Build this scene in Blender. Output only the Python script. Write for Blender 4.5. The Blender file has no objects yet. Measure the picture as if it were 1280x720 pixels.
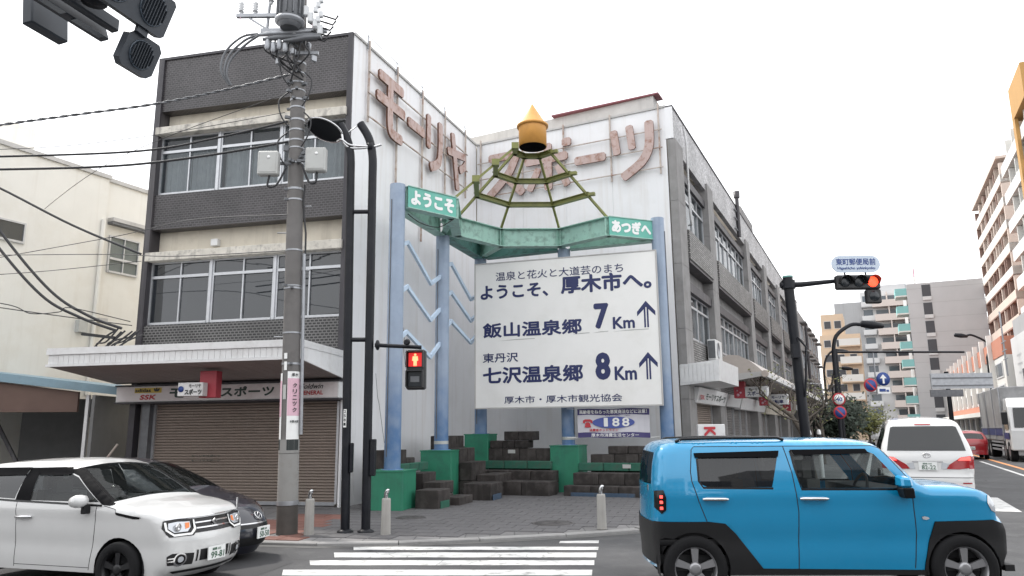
import bpy, bmesh, math, random
from mathutils import Vector, Matrix
from mathutils.geometry import delaunay_2d_cdt
from mathutils.bvhtree import BVHTree
random.seed(7)
SC = bpy.context.scene
COL = SC.collection
R = math.radians
# ------------------------------------------------------------------ camera, sky, sun, exposure
cam_d = bpy.data.cameras.new('camera')
cam = bpy.data.objects.new('camera', cam_d); COL.objects.link(cam)
cam_d.sensor_width = 36.0; cam_d.lens = 930.0/1280*36.0
cam_d.clip_start = 0.05; cam_d.clip_end = 2000
cam.matrix_world = Matrix.Translation((0, 0, 1.72)) @ Matrix.Rotation(R(90)+math.atan(179/930), 4, 'X') @ Matrix.Rotation(R(-0.58), 4, 'Z')
SC.camera = cam
W = bpy.data.worlds.new('World'); SC.world = W; W.use_nodes = True
wn = W.node_tree.nodes; wl = W.node_tree.links; wn.clear()
SUN_EL, SUN_AZ = 50.0, 140.0          # azimuth: direction TO the sun, degrees from +X
sky = wn.new('ShaderNodeTexSky'); sky.sky_type = 'NISHITA'; sky.sun_disc = False
sky.sun_elevation = R(SUN_EL); sky.sun_rotation = R(90-SUN_AZ); sky.dust_density = 3.0; sky.air_density = 1.0
skm = wn.new('ShaderNodeVectorMath'); skm.operation = 'SCALE'; skm.inputs['Scale'].default_value = 0.10
wl.new(sky.outputs[0], skm.inputs[0])
tcw = wn.new('ShaderNodeTexCoord'); cno = wn.new('ShaderNodeTexNoise')
cno.inputs['Scale'].default_value = 2.2; cno.inputs['Detail'].default_value = 5; cno.inputs['Roughness'].default_value = .55
wl.new(tcw.outputs['Generated'], cno.inputs['Vector'])
crr = wn.new('ShaderNodeValToRGB')
crr.color_ramp.elements[0].position = .3; crr.color_ramp.elements[0].color = (.93, .945, .97, 1)
crr.color_ramp.elements[1].position = .7; crr.color_ramp.elements[1].color = (1.12, 1.12, 1.12, 1)
wl.new(cno.outputs['Fac'], crr.inputs[0])
cmx = wn.new('ShaderNodeMix'); cmx.data_type = 'RGBA'; cmx.inputs[0].default_value = .88
wl.new(skm.outputs[0], cmx.inputs[6]); wl.new(crr.outputs[0], cmx.inputs[7])
wbg = wn.new('ShaderNodeBackground'); wbg.inputs['Strength'].default_value = 1.0
wl.new(cmx.outputs[2], wbg.inputs[0])
wo = wn.new('ShaderNodeOutputWorld'); wl.new(wbg.outputs[0], wo.inputs[0])
sd = bpy.data.lights.new('sun', 'SUN'); sd.energy = 1.6; sd.angle = R(5); sd.color = (1, .96, .9)
so = bpy.data.objects.new('sun', sd); COL.objects.link(so)
_ld = Vector((-math.cos(R(SUN_EL))*math.cos(R(SUN_AZ)), -math.cos(R(SUN_EL))*math.sin(R(SUN_AZ)), -math.sin(R(SUN_EL))))
so.rotation_euler = _ld.to_track_quat('-Z', 'Y').to_euler(); so.location = (0, 0, 40)
SC.view_settings.view_transform = 'Standard'; SC.view_settings.look = 'None'
SC.view_settings.exposure = 1.1; SC.view_settings.gamma = 1.0; SC.view_settings.use_curve_mapping = False

# ------------------------------------------------------------------ materials
M = {}
def mat(name, col, rough=.6, metal=0., var=0., vscale=3., dirt=None, dscale=1.5, damt=.5, bump=0., bscale=40., spec=.5,
        streak=None, samt=.4, emit=None, estr=0., coat=0., obvar=0.):
    """principled material; var = value noise, dirt = second colour in blotches, streak = second colour in vertical runs"""
    m = bpy.data.materials.new(name); m.use_nodes = True
    nt = m.node_tree; N = nt.nodes; L = nt.links; b = N['Principled BSDF']
    b.inputs['Roughness'].default_value = rough; b.inputs['Metallic'].default_value = metal
    b.inputs['Specular IOR Level'].default_value = spec
    if coat: b.inputs['Coat Weight'].default_value = coat; b.inputs['Coat Roughness'].default_value = .04
    c4 = (*col, 1)
    b.inputs['Base Color'].default_value = c4
    tc = N.new('ShaderNodeTexCoord'); src = None
    def noise(sc, det=4., vec=None, ro=.55):
        n = N.new('ShaderNodeTexNoise'); n.inputs['Scale'].default_value = sc; n.inputs['Detail'].default_value = det
        n.inputs['Roughness'].default_value = ro
        L.new(vec if vec else tc.outputs['Object'], n.inputs['Vector']); return n.outputs['Fac']
    def ramp(s, a, b_):
        r = N.new('ShaderNodeMapRange'); r.inputs[1].default_value = a; r.inputs[2].default_value = b_
        L.new(s, r.inputs[0]); return r.outputs[0]
    def mixc(fac, a, b_, mode='MIX'):
        x = N.new('ShaderNodeMix'); x.data_type = 'RGBA'; x.blend_type = mode
        if hasattr(fac, 'is_linked'): L.new(fac, x.inputs[0])
        else: x.inputs[0].default_value = fac
        for i, q in ((6, a), (7, b_)):
            if hasattr(q, 'is_linked'): L.new(q, x.inputs[i])
            else: x.inputs[i].default_value = q
        return x.outputs[2]
    cur = c4
    if var:
        n = ramp(noise(vscale), .3, .7)
        lo = tuple(c*(1-var) for c in col)+(1,); hi = tuple(min(1, c*(1+var)) for c in col)+(1,)
        cur = mixc(n, lo, hi)
    if obvar:
        oi = N.new('ShaderNodeObjectInfo')
        mr = N.new('ShaderNodeMapRange'); mr.inputs[3].default_value = 1-obvar; mr.inputs[4].default_value = 1+obvar
        L.new(oi.outputs['Random'], mr.inputs[0])
        cmb = N.new('ShaderNodeCombineColor')
        for i in range(3): L.new(mr.outputs[0], cmb.inputs[i])
        cur = mixc(1.0, cur, cmb.outputs[0], 'MULTIPLY')
    if dirt:
        n = ramp(noise(dscale, 8., None, .65), .5, .68)
        q = N.new('ShaderNodeMath'); q.operation = 'MULTIPLY'; q.inputs[1].default_value = damt; L.new(n, q.inputs[0])
        cur = mixc(q.outputs[0], cur, (*dirt, 1))
    if streak:
        mp = N.new('ShaderNodeMapping'); mp.inputs['Scale'].default_value = (3.2, 3.2, .16)
        L.new(tc.outputs['Object'], mp.inputs['Vector'])
        n = ramp(noise(1.6, 6., mp.outputs[0], .6), .52, .75)
        q = N.new('ShaderNodeMath'); q.operation = 'MULTIPLY'; q.inputs[1].default_value = samt; L.new(n, q.inputs[0])
        cur = mixc(q.outputs[0], cur, (*streak, 1))
    if hasattr(cur, 'is_linked'): L.new(cur, b.inputs['Base Color'])
    if bump:
        bp = N.new('ShaderNodeBump'); bp.inputs['Strength'].default_value = bump; bp.inputs['Distance'].default_value = .01
        L.new(noise(bscale, 3.), bp.inputs['Height']); L.new(bp.outputs[0], b.inputs['Normal'])
    if emit:
        b.inputs['Emission Color'].default_value = (*emit, 1); b.inputs['Emission Strength'].default_value = estr
    M[name] = m; return m
def tilemat(name, col, mort, w=.1, h=.065, mo=.008, var=.25, rough=.35, off=.5, dirt=None):
    """brick-bond tiles in metres on the mesh's UV map"""
    m = bpy.data.materials.new(name); m.use_nodes = True; nt = m.node_tree; N = nt.nodes; L = nt.links; b = N['Principled BSDF']
    uv = N.new('ShaderNodeUVMap'); uv.uv_map = 'UVMap'
    t = N.new('ShaderNodeTexBrick'); t.inputs['Scale'].default_value = 1.; t.inputs['Brick Width'].default_value = w
    t.inputs['Row Height'].default_value = h; t.inputs['Mortar Size'].default_value = mo; t.inputs['Mortar Smooth'].default_value = .1
    t.inputs['Bias'].default_value = 0.; t.offset = off
    t.inputs['Color1'].default_value = (*[c*(1-var) for c in col], 1); t.inputs['Color2'].default_value = (*[min(1, c*(1+var)) for c in col], 1)
    t.inputs['Mortar'].default_value = (*mort, 1)
    L.new(uv.outputs[0], t.inputs['Vector'])
    tc = N.new('ShaderNodeTexCoord'); n = N.new('ShaderNodeTexNoise'); n.inputs['Scale'].default_value = .9; n.inputs['Detail'].default_value = 6
    L.new(tc.outputs['Object'], n.inputs['Vector'])
    mr = N.new('ShaderNodeMapRange'); mr.inputs[1].default_value = .35; mr.inputs[2].default_value = .7; mr.inputs[3].default_value = .8; mr.inputs[4].default_value = 1.25
    L.new(n.outputs['Fac'], mr.inputs[0])
    x = N.new('ShaderNodeVectorMath'); x.operation = 'SCALE'; L.new(t.outputs['Color'], x.inputs[0]); L.new(mr.outputs[0], x.inputs['Scale'])
    L.new(x.outputs[0], b.inputs['Base Color']); b.inputs['Roughness'].default_value = rough
    bp = N.new('ShaderNodeBump'); bp.inputs['Strength'].default_value = .6; bp.inputs['Distance'].default_value = .006; bp.invert = True
    L.new(t.outputs['Fac'], bp.inputs['Height']); L.new(bp.outputs[0], b.inputs['Normal'])
    M[name] = m; return m
def glassmat(name, tint, trans=.5, rough=.03, spec=.6):
    """window glass: reflective dark sheet mixed with clear transmission"""
    m = bpy.data.materials.new(name); m.use_nodes = True; N = m.node_tree.nodes; L = m.node_tree.links; b = N['Principled BSDF']
    b.inputs['Base Color'].default_value = (*tint, 1); b.inputs['Roughness'].default_value = rough; b.inputs['Specular IOR Level'].default_value = spec
    t = N.new('ShaderNodeBsdfTransparent'); t.inputs[0].default_value = (.75, .8, .8, 1)
    x = N.new('ShaderNodeMixShader'); x.inputs[0].default_value = trans
    L.new(b.outputs[0], x.inputs[1]); L.new(t.outputs[0], x.inputs[2]); L.new(x.outputs[0], N['Material Output'].inputs[0])
    M[name] = m; return m

mat('asphalt', (.056, .056, .059), .85, var=.2, vscale=.5, dirt=(.105, .105, .105), dscale=2.2, damt=.5, bump=.5, bscale=160)
mat('asphalt_new', (.04, .04, .043), .85, var=.15, vscale=1.2, bump=.5, bscale=160)
mat('road_paint', (.56, .56, .55), .7, var=.06, vscale=9, dirt=(.17, .17, .17), dscale=4.5, damt=.85, bump=.2, bscale=90)
mat('orange_paint', (.62, .27, .10), .7, var=.1, dirt=(.2, .17, .15), dscale=5, damt=.6)
mat('paver', (.108, .105, .108), .85, var=.14, vscale=2, dirt=(.06, .057, .06), dscale=1.1, damt=.7, bump=.3, bscale=90, obvar=.06)
mat('red_paver', (.17, .075, .058), .85, var=.15, vscale=4, dirt=(.14, .09, .08), dscale=2.2, damt=.6, bump=.3, bscale=90, obvar=.15)
mat('paver_bed', (.10, .098, .1), .9, var=.2, vscale=3)
mat('kerb', (.27, .265, .26), .8, var=.12, vscale=5, dirt=(.16, .155, .15), dscale=5, damt=.6, bump=.3, obvar=.08)
mat('iron', (.07, .065, .065), .6, .3, var=.25, vscale=20)
mat('cream', (.62, .57, .48), .8, var=.06, vscale=2, dirt=(.42, .37, .30), dscale=1.6, damt=.45, streak=(.3, .26, .22), samt=.35)
mat('ledge', (.58, .55, .49), .85, var=.1, vscale=4, dirt=(.22, .2, .19), dscale=5, damt=.75, streak=(.16, .15, .14), samt=.75)
mat('white_wall', (.735, .735, .75), .6, var=.03, vscale=.7, dirt=(.62, .61, .60), dscale=1.0, damt=.35, streak=(.50, .44, .38), samt=.32)
mat('pier', (.036, .033, .039), .5, var=.15, vscale=4, streak=(.16, .15, .15), samt=.5)
mat('concrete', (.25, .243, .24), .85, var=.12, vscale=2.5, dirt=(.17, .16, .155), dscale=1.8, damt=.5, streak=(.15, .14, .135), samt=.5, bump=.25, bscale=60)
mat('concrete_pale', (.46, .45, .44), .85, var=.08, vscale=2.5, streak=(.26, .25, .24), samt=.4, bump=.2, bscale=60)
mat('aluminium', (.50, .51, .53), .4, .55, var=.08, vscale=6)
mat('white_metal', (.68, .68, .68), .4, var=.03, vscale=5, dirt=(.45, .43, .41), dscale=4, damt=.3)
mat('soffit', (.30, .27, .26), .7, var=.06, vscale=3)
mat('shutter', (.27, .222, .19), .55, .1, var=.04, vscale=.8, dirt=(.20, .17, .153), dscale=.7, damt=.4)
mat('dark', (.012, .012, .013), .8, spec=.2)
mat('interior', (.05, .05, .055), .9, var=.3, vscale=1.5)
mat('curtain', (.62, .63, .66), .9, var=.1, vscale=4)
mat('rust_letter', (.46, .35, .325), .65, var=.06, vscale=1.5, dirt=(.20, .07, .03), dscale=4.5, damt=.9, streak=(.30, .15, .09), samt=.7, bump=.2, bscale=30)
mat('rust_frame', (.46, .40, .36), .7, .1, var=.15, vscale=5, dirt=(.24, .10, .05), dscale=3, damt=.85)
mat('teal', (.33, .54, .465), .5, var=.07, vscale=2, dirt=(.13, .20, .165), dscale=5, damt=.7, streak=(.20, .30, .25), samt=.45, bump=.1)
mat('teal_face', (.12, .42, .34), .5, var=.05, vscale=3, dirt=(.2, .46, .40), dscale=2.5, damt=.4)
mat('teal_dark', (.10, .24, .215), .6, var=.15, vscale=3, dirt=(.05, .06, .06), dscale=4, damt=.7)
mat('blue_col', (.285, .35, .45), .5, var=.08, vscale=2.2, dirt=(.19, .26, .37), dscale=2., damt=.5, streak=(.17, .23, .32), samt=.55)
mat('blue_low', (.075, .165, .33), .55, var=.15, vscale=3, dirt=(.36, .42, .50), dscale=3.2, damt=.7, streak=(.05, .11, .2), samt=.5)
mat('blue_brace', (.50, .62, .76), .5, var=.06, vscale=3)
mat('olive', (.19, .20, .055), .5, var=.12, vscale=5, dirt=(.11, .10, .05), dscale=6, damt=.55)
mat('yellow', (.62, .30, .065), .5, var=.06, vscale=3, dirt=(.48, .22, .05), dscale=4, damt=.4, streak=(.5, .25, .07), samt=.3)
mat('green_box', (.022, .185, .108), .55, var=.1, vscale=2.5, dirt=(.025, .10, .075), dscale=2.2, damt=.6, streak=(.018, .12, .085), samt=.6, bump=.15)
mat('block', (.032, .027, .025), .9, var=.3, vscale=4, dirt=(.085, .075, .072), dscale=3.5, damt=.5, streak=(.12, .11, .105), samt=.35, bump=.6, bscale=45, obvar=.3)
mat('block_green', (.02, .11, .072), .75, var=.2, vscale=4, dirt=(.05, .06, .05), dscale=3.5, damt=.7, bump=.4, bscale=45)
mat('block_blue', (.045, .075, .12), .85, var=.2, vscale=4, dirt=(.06, .055, .05), dscale=3.5, damt=.8, bump=.4, bscale=45)
mat('board_white', (.79, .785, .765), .45, var=.02, vscale=1.5, dirt=(.66, .65, .61), dscale=.9, damt=.4)
mat('navy', (.014, .022, .10), .5)
mat('white_paint', (.80, .80, .79), .45)
mat('banner_white', (.58, .57, .61), .6, var=.04)
mat('banner_navy', (.06, .05, .16), .6)
mat('banner_blue', (.07, .10, .34), .6)
mat('red_paint', (.46, .035, .045), .5)
mat('sign_red', (.42, .05, .07), .45, var=.08)
mat('black_print', (.02, .025, .025), .5)
mat('green_print', (.025, .05, .04), .5)
mat('yellow_print', (.62, .46, .08), .5)
mat('pink_print', (.66, .42, .50), .55, var=.05)
mat('pole_concrete', (.15, .142, .138), .85, var=.1, vscale=3, dirt=(.085, .08, .076), dscale=2, damt=.5, bump=.3, bscale=70)
mat('pole_base', (.26, .255, .245), .8, var=.1, vscale=3, dirt=(.19, .175, .165), dscale=3, damt=.6)
mat('pole_foot', (.075, .068, .062), .8, var=.2, vscale=4)
mat('galv', (.34, .35, .37), .45, .6, var=.12, vscale=6)
mat('galv_dark', (.14, .145, .155), .5, .4, var=.15, vscale=6)
mat('box_grey', (.44, .445, .43), .5, var=.04, vscale=4, dirt=(.32, .31, .29), dscale=4, damt=.4)
mat('cable', (.025, .025, .028), .6)
mat('insulator', (.62, .63, .64), .3)
mat('lamp_black', (.007, .008, .012), .45, .0, var=.2, vscale=5, dirt=(.02, .02, .023), dscale=4, damt=.5, spec=.3)
mat('signal_black', (.014, .014, .015), .45, var=.1, vscale=6)
mat('signal_grey', (.038, .045, .056), .5, var=.1, vscale=6)
mat('lens_dark', (.012, .016, .02), .25)
mat('lens_glass', (.06, .08, .105), .2)
mat('red_light', (.3, .01, .008), .4, emit=(1, .02, .02), estr=.28)
mat('red_figure', (.9, .1, .05), .4, emit=(1, .16, .07), estr=2.2)
mat('red_lamp', (.9, .05, .03), .4, emit=(1, .055, .02), estr=1.6)
mat('bollard', (.33, .32, .30), .8, var=.1, vscale=5, dirt=(.26, .24, .22), dscale=5, damt=.6, streak=(.22, .2, .19), samt=.5)
mat('chrome', (.62, .62, .63), .15, .95)
mat('sign_blue', (.02, .055, .23), .45)
mat('name_sign', (.50, .57, .66), .5)
mat('bark', (.10, .085, .07), .9, var=.25, vscale=8)
mat('leaf', (.045, .075, .03), .7, var=.4, vscale=2, obvar=.2)
mat('leaf_dark', (.03, .045, .03), .7, var=.4, vscale=2)
mat('leaf_yellow', (.17, .18, .06), .7, var=.3, vscale=2)
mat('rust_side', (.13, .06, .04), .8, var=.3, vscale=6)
tilemat('tile_dark', (.031, .027, .029), (.085, .08, .083), .115, .062, .009, .35, .4)
tilemat('tile_lattice', (.013, .0125, .014), (.135, .132, .13), .11, .068, .014, .3)
tilemat('tile_mosaic', (.40, .395, .405), (.20, .195, .195), .11, .06, .006, .35, .45)
tilemat('tile_grey', (.27, .262, .255), (.06, .058, .056), .12, .075, .02, .45, .5)
tilemat('paver_far', (.17, .165, .165), (.08, .08, .08), .4, .4, .01, .1, .8, 0)
mat('lens_black', (.006, .007, .009), .35, spec=.25)
glassmat('glass_up', (.06, .07, .08), .55, .02, .8)
glassmat('glass_mid', (.022, .026, .032), .18, .015, 1.0)
glassmat('glass_side', (.06, .07, .08), .45, .03, 1.0)
glassmat('glass_far', (.10, .12, .14), .1, .06)

def column_paint():
    m = mat('column_paint', (.285, .35, .45), .5, var=.08, vscale=2.2, dirt=(.19, .26, .37), dscale=2., damt=.5, streak=(.17, .22, .30), samt=.5)
    N = m.node_tree.nodes; L = m.node_tree.links; b = N['Principled BSDF']; old = b.inputs['Base Color'].links[0].from_socket
    tc = N.new('ShaderNodeTexCoord'); sp = N.new('ShaderNodeSeparateXYZ'); L.new(tc.outputs['Object'], sp.inputs[0])
    n = N.new('ShaderNodeTexNoise'); n.inputs['Scale'].default_value = 2.4; n.inputs['Detail'].default_value = 7; L.new(tc.outputs['Object'], n.inputs['Vector'])
    a = N.new('ShaderNodeMath'); a.operation = 'MULTIPLY_ADD'; a.inputs[1].default_value = 1.6; L.new(n.outputs['Fac'], a.inputs[0]); L.new(sp.outputs['Z'], a.inputs[2])
    r_ = N.new('ShaderNodeMapRange'); r_.inputs[1].default_value = 2.4; r_.inputs[2].default_value = 4.3; L.new(a.outputs[0], r_.inputs[0])
    n2 = N.new('ShaderNodeTexNoise'); n2.inputs['Scale'].default_value = 3.5; n2.inputs['Detail'].default_value = 6; L.new(tc.outputs['Object'], n2.inputs['Vector'])
    cr = N.new('ShaderNodeValToRGB'); cr.color_ramp.elements[0].position = .4; cr.color_ramp.elements[0].color = (.07, .155, .31, 1); cr.color_ramp.elements[1].position = .68; cr.color_ramp.elements[1].color = (.15, .225, .35, 1); L.new(n2.outputs['Fac'], cr.inputs[0])
    x = N.new('ShaderNodeMix'); x.data_type = 'RGBA'; L.new(r_.outputs[0], x.inputs[0]); L.new(cr.outputs[0], x.inputs[6]); L.new(old, x.inputs[7]); L.new(x.outputs[2], b.inputs['Base Color'])
column_paint()
def add_cracks(name, scale, width, amt, col):
    m = M[name]; N = m.node_tree.nodes; L = m.node_tree.links; b = N['Principled BSDF']; old = b.inputs['Base Color'].links[0].from_socket
    tc = N.new('ShaderNodeTexCoord'); n = N.new('ShaderNodeTexNoise'); n.inputs['Scale'].default_value = 1.3; n.inputs['Detail'].default_value = 6; L.new(tc.outputs['Object'], n.inputs['Vector'])
    mx = N.new('ShaderNodeMix'); mx.data_type = 'VECTOR'; mx.inputs[0].default_value = .35; L.new(tc.outputs['Object'], mx.inputs[4]); L.new(n.outputs['Color'], mx.inputs[5])
    v = N.new('ShaderNodeTexVoronoi'); v.feature = 'DISTANCE_TO_EDGE'; v.inputs['Scale'].default_value = scale; L.new(mx.outputs[1], v.inputs['Vector'])
    r_ = N.new('ShaderNodeMapRange'); r_.inputs[1].default_value = 0; r_.inputs[2].default_value = width; r_.inputs[3].default_value = 1; r_.inputs[4].default_value = 0; L.new(v.outputs['Distance'], r_.inputs[0])
    n2 = N.new('ShaderNodeTexNoise'); n2.inputs['Scale'].default_value = .35; L.new(tc.outputs['Object'], n2.inputs['Vector'])
    r2 = N.new('ShaderNodeMapRange'); r2.inputs[1].default_value = .48; r2.inputs[2].default_value = .6; r2.inputs[4].default_value = amt; L.new(n2.outputs['Fac'], r2.inputs[0])
    q = N.new('ShaderNodeMath'); q.operation = 'MULTIPLY'; L.new(r_.outputs[0], q.inputs[0]); L.new(r2.outputs[0], q.inputs[1])
    x = N.new('ShaderNodeMix'); x.data_type = 'RGBA'; x.inputs[7].default_value = (*col, 1); L.new(q.outputs[0], x.inputs[0]); L.new(old, x.inputs[6]); L.new(x.outputs[2], b.inputs['Base Color'])
add_cracks('asphalt', .8, .022, .85, (.02, .02, .021)); add_cracks('road_paint', 3.5, .03, .8, (.14, .14, .14))
# ------------------------------------------------------------------ builders
class MB:
    """collects faces of one mesh, in world coordinates"""
    def __init__(s): s.v = []; s.f = []; s.mi = []; s.sm = []
    def poly(s, pts, mt=None, smooth=False):
        b = len(s.v); s.v += [Vector(p) for p in pts]; s.f.append(tuple(range(b, b+len(pts)))); s.mi.append(mt); s.sm.append(smooth)
    def faces(s, vs, fs, mt=None, smooth=False):
        b = len(s.v); s.v += [Vector(p) for p in vs]
        for f in fs: s.f.append(tuple(b+i for i in f)); s.mi.append(mt); s.sm.append(smooth)
    def box(s, c, sz, rz=0., mt=None, mx=None):
        """centre, full sizes; rz about z (degrees) or a 3x3 matrix mx"""
        h = [q/2 for q in sz]; vs = []
        mm = mx if mx is not None else Matrix.Rotation(R(rz), 3, 'Z')
        for x in (-1, 1):
            for y in (-1, 1):
                for z in (-1, 1): vs.append(Vector(c)+mm @ Vector((x*h[0], y*h[1], z*h[2])))
        s.faces(vs, [(0, 1, 3, 2), (4, 6, 7, 5), (0, 4, 5, 1), (2, 3, 7, 6), (0, 2, 6, 4), (1, 5, 7, 3)], mt)
    def fbox(s, F, s0, s1, n0, n1, z0, z1, mt=None):
        """box in a facade frame: along s, outward n, up z"""
        vs = [F(a, b, c) for a in (s0, s1) for b in (n0, n1) for c in (z0, z1)]
        s.faces(vs, [(0, 1, 3, 2), (4, 6, 7, 5), (0, 4, 5, 1), (2, 3, 7, 6), (0, 2, 6, 4), (1, 5, 7, 3)], mt)
    def prism(s, pts, z0, z1, mt=None, cap=True):
        n = len(pts); vs = [(p[0], p[1], z0) for p in pts]+[(p[0], p[1], z1) for p in pts]
        fs = [(i, (i+1) % n, n+(i+1) % n, n+i) for i in range(n)]
        if cap: fs += [tuple(range(n-1, -1, -1)), tuple(range(n, 2*n))]
        s.faces(vs, fs, mt)
    def extr(s, pts, vec, mt=None):
        """planar polygon (3D points) pushed along vec, closed"""
        n = len(pts); vec = Vector(vec); vs = [Vector(p) for p in pts]; vs += [p+vec for p in vs]
        s.faces(vs, [(i, (i+1) % n, n+(i+1) % n, n+i) for i in range(n)]+[tuple(range(n-1, -1, -1)), tuple(range(n, 2*n))], mt)
    def tube(s, path, r, seg=10, mt=None, caps=True, smooth=True):
        """round tube along a path; r number or list"""
        P = [Vector(p) for p in path]; n = len(P); rr = r if isinstance(r, (list, tuple)) else [r]*n
        vs = []; ref = None
        for i in range(n):
            t = (P[min(i+1, n-1)]-P[max(i-1, 0)]).normalized()
            if ref is None:
                ref = Vector((0, 0, 1)) if abs(t.z) < .9 else Vector((1, 0, 0))
            a = (ref-t*ref.dot(t)).normalized(); ref = a; b_ = t.cross(a)
            for k in range(seg):
                q = 2*math.pi*k/seg; vs.append(P[i]+(a*math.cos(q)+b_*math.sin(q))*rr[i])
        fs = [(i*seg+k, i*seg+(k+1) % seg, (i+1)*seg+(k+1) % seg, (i+1)*seg+k) for i in range(n-1) for k in range(seg)]
        s.faces(vs, fs, mt, smooth)
        if caps:
            s.poly([vs[k] for k in range(seg-1, -1, -1)], mt); s.poly([vs[(n-1)*seg+k] for k in range(seg)], mt)
    def beam(s, a, b, w, h, mt=None, up=(0, 0, 1)):
        """rectangular bar from a to b, w across, h along up"""
        a = Vector(a); b = Vector(b); t = (b-a); l = t.length; t.normalize(); u = Vector(up); u = (u-t*u.dot(t)).normalized(); c = t.cross(u)
        mm = Matrix((t, c, u)).transposed(); s.box((a+b)/2, (l, w, h), mx=mm, mt=mt)
    def lathe(s, c, prof, seg=20, mt=None, ax=None, smooth=True, cap=True):
        """profile [(r, h)] turned about axis ax through c"""
        c = Vector(c); a = Vector(ax or (0, 0, 1)).normalized(); e = a.orthogonal().normalized(); g_ = a.cross(e); vs = []
        for r_, h in prof:
            for k in range(seg):
                q = 2*math.pi*k/seg; vs.append(c+a*h+(e*math.cos(q)+g_*math.sin(q))*r_)
        n = len(prof)
        s.faces(vs, [(i*seg+k, i*seg+(k+1) % seg, (i+1)*seg+(k+1) % seg, (i+1)*seg+k) for i in range(n-1) for k in range(seg)], mt, smooth)
        if cap and prof[0][0] > 1e-4: s.poly([vs[k] for k in range(seg-1, -1, -1)], mt)
        if cap and prof[-1][0] > 1e-4: s.poly([vs[(n-1)*seg+k] for k in range(seg)], mt)
    def build(s, name, material, parent=None, bevel=0., recalc=True):
        me = bpy.data.meshes.new(name); o = Vector((0, 0, 0))
        if parent is not None: o = world_of(parent)
        me.from_pydata([tuple(p-o) for p in s.v], [], s.f)
        names = [material]
        for q in s.mi:
            if q and q not in names: names.append(q)
        for q in names: me.materials.append(M[q])
        for p, i, smo in zip(me.polygons, s.mi, s.sm):
            p.use_smooth = smo; p.material_index = names.index(i) if i else 0
        if recalc:
            bm = bmesh.new(); bm.from_mesh(me); bmesh.ops.recalc_face_normals(bm, faces=bm.faces)
            if bevel: bmesh.ops.remove_doubles(bm, verts=bm.verts, dist=1e-5); bmesh.ops.bevel(bm, geom=[e for e in bm.edges if e.is_manifold and e.calc_face_angle(0) > .5], offset=bevel, segments=1, affect='EDGES')
            bm.to_mesh(me); bm.free()
        uv = me.uv_layers.new(name='UVMap')
        for p in me.polygons:
            nn = p.normal
            if abs(nn.z) > .7: ux, uy = Vector((1, 0, 0)), Vector((0, 1, 0))
            else: ux = Vector((-nn.y, nn.x, 0)).normalized(); uy = Vector((0, 0, 1))
            for li in p.loop_indices:
                q = me.vertices[me.loops[li].vertex_index].co; uv.data[li].uv = (q.dot(ux), q.dot(uy))
        ob = bpy.data.objects.new(name, me); COL.objects.link(ob)
        if parent is not None: ob.parent = parent
        return ob
def world_of(o):
    p = Vector((0, 0, 0))
    while o is not None: p = p+o.location; o = o.parent
    return p
def tag(o, label, cat, group=None, kind=None):
    if label: o['label'] = label
    if cat: o['category'] = cat
    if group: o['group'] = group
    if kind: o['kind'] = kind
    return o
def thing(name, label, cat, loc=(0, 0, 0), group=None):
    o = bpy.data.objects.new(name, None); o.empty_display_size = .2; COL.objects.link(o); o.location = loc
    return tag(o, label, cat, group)
def struct(o): o['kind'] = 'structure'; return o
def copy_tree(o, parent=None):
    c = o.copy(); COL.objects.link(c); c.parent = parent
    for ch in list(o.children): copy_tree(ch, c)
    return c
class Frame:
    """facade frame: s along dir, n outward (to the right of dir when flip is False), z up"""
    def __init__(s, o, az, flip=False):
        s.o = Vector((o[0], o[1], 0)); s.d = Vector((math.cos(R(az)), math.sin(R(az)), 0))
        s.n = Vector((s.d.y, -s.d.x, 0))*(-1 if flip else 1)
    def __call__(s, a, n, z): return s.o+s.d*a+s.n*n+Vector((0, 0, z))
_txt_cache = {}
def text_mesh(body, bold=0., shear=0.):
    k = (body, bold, shear)
    if k not in _txt_cache:
        c = bpy.data.curves.new('t', 'FONT'); c.body = body; c.size = 1; c.offset = bold; c.shear = shear; c.resolution_u = 3
        c.align_x = 'LEFT'
        o = bpy.data.objects.new('t', c); COL.objects.link(o)
        me = bpy.data.meshes.new_from_object(o.evaluated_get(bpy.context.evaluated_depsgraph_get()))
        bpy.data.objects.remove(o); bpy.data.curves.remove(c)
        _txt_cache[k] = ([v.co.copy() for v in me.vertices], [tuple(p.vertices) for p in me.polygons])
        bpy.data.meshes.remove(me)
    return _txt_cache[k]
def lettering(name, body, o, ux, uy, w, h, material, parent, bold=.02, depth=.004, shear=0., pad=None):
    """flat print: text fitted to a w x h box whose lower left corner is o, along ux and uy"""
    vs, fs = text_mesh(body, 0., shear)
    x0 = min(v.x for v in vs); x1 = max(v.x for v in vs); y0 = min(v.y for v in vs); y1 = max(v.y for v in vs)
    ux = Vector(ux).normalized(); uy = Vector(uy).normalized(); nz = ux.cross(uy); o = Vector(o)
    if w is None: w = (x1-x0)*h/(y1-y0)
    b = MB(); bw = bold*h*.8; k = 0
    for ax_, ay_ in (((0, 0), (1, 0), (-1, 0), (0, 1), (0, -1), (.7, .7), (-.7, .7), (.7, -.7), (-.7, -.7)) if bold else ((0, 0),)):
        b.faces([o+ux*((v.x-x0)/(x1-x0)*(w-2*bw)+bw+ax_*bw)+uy*((v.y-y0)/(y1-y0)*(h-2*bw)+bw+ay_*bw)+nz*(depth+k*.0003) for v in vs], fs); k += 1
    return b.build(name, material, parent, recalc=False)
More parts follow.
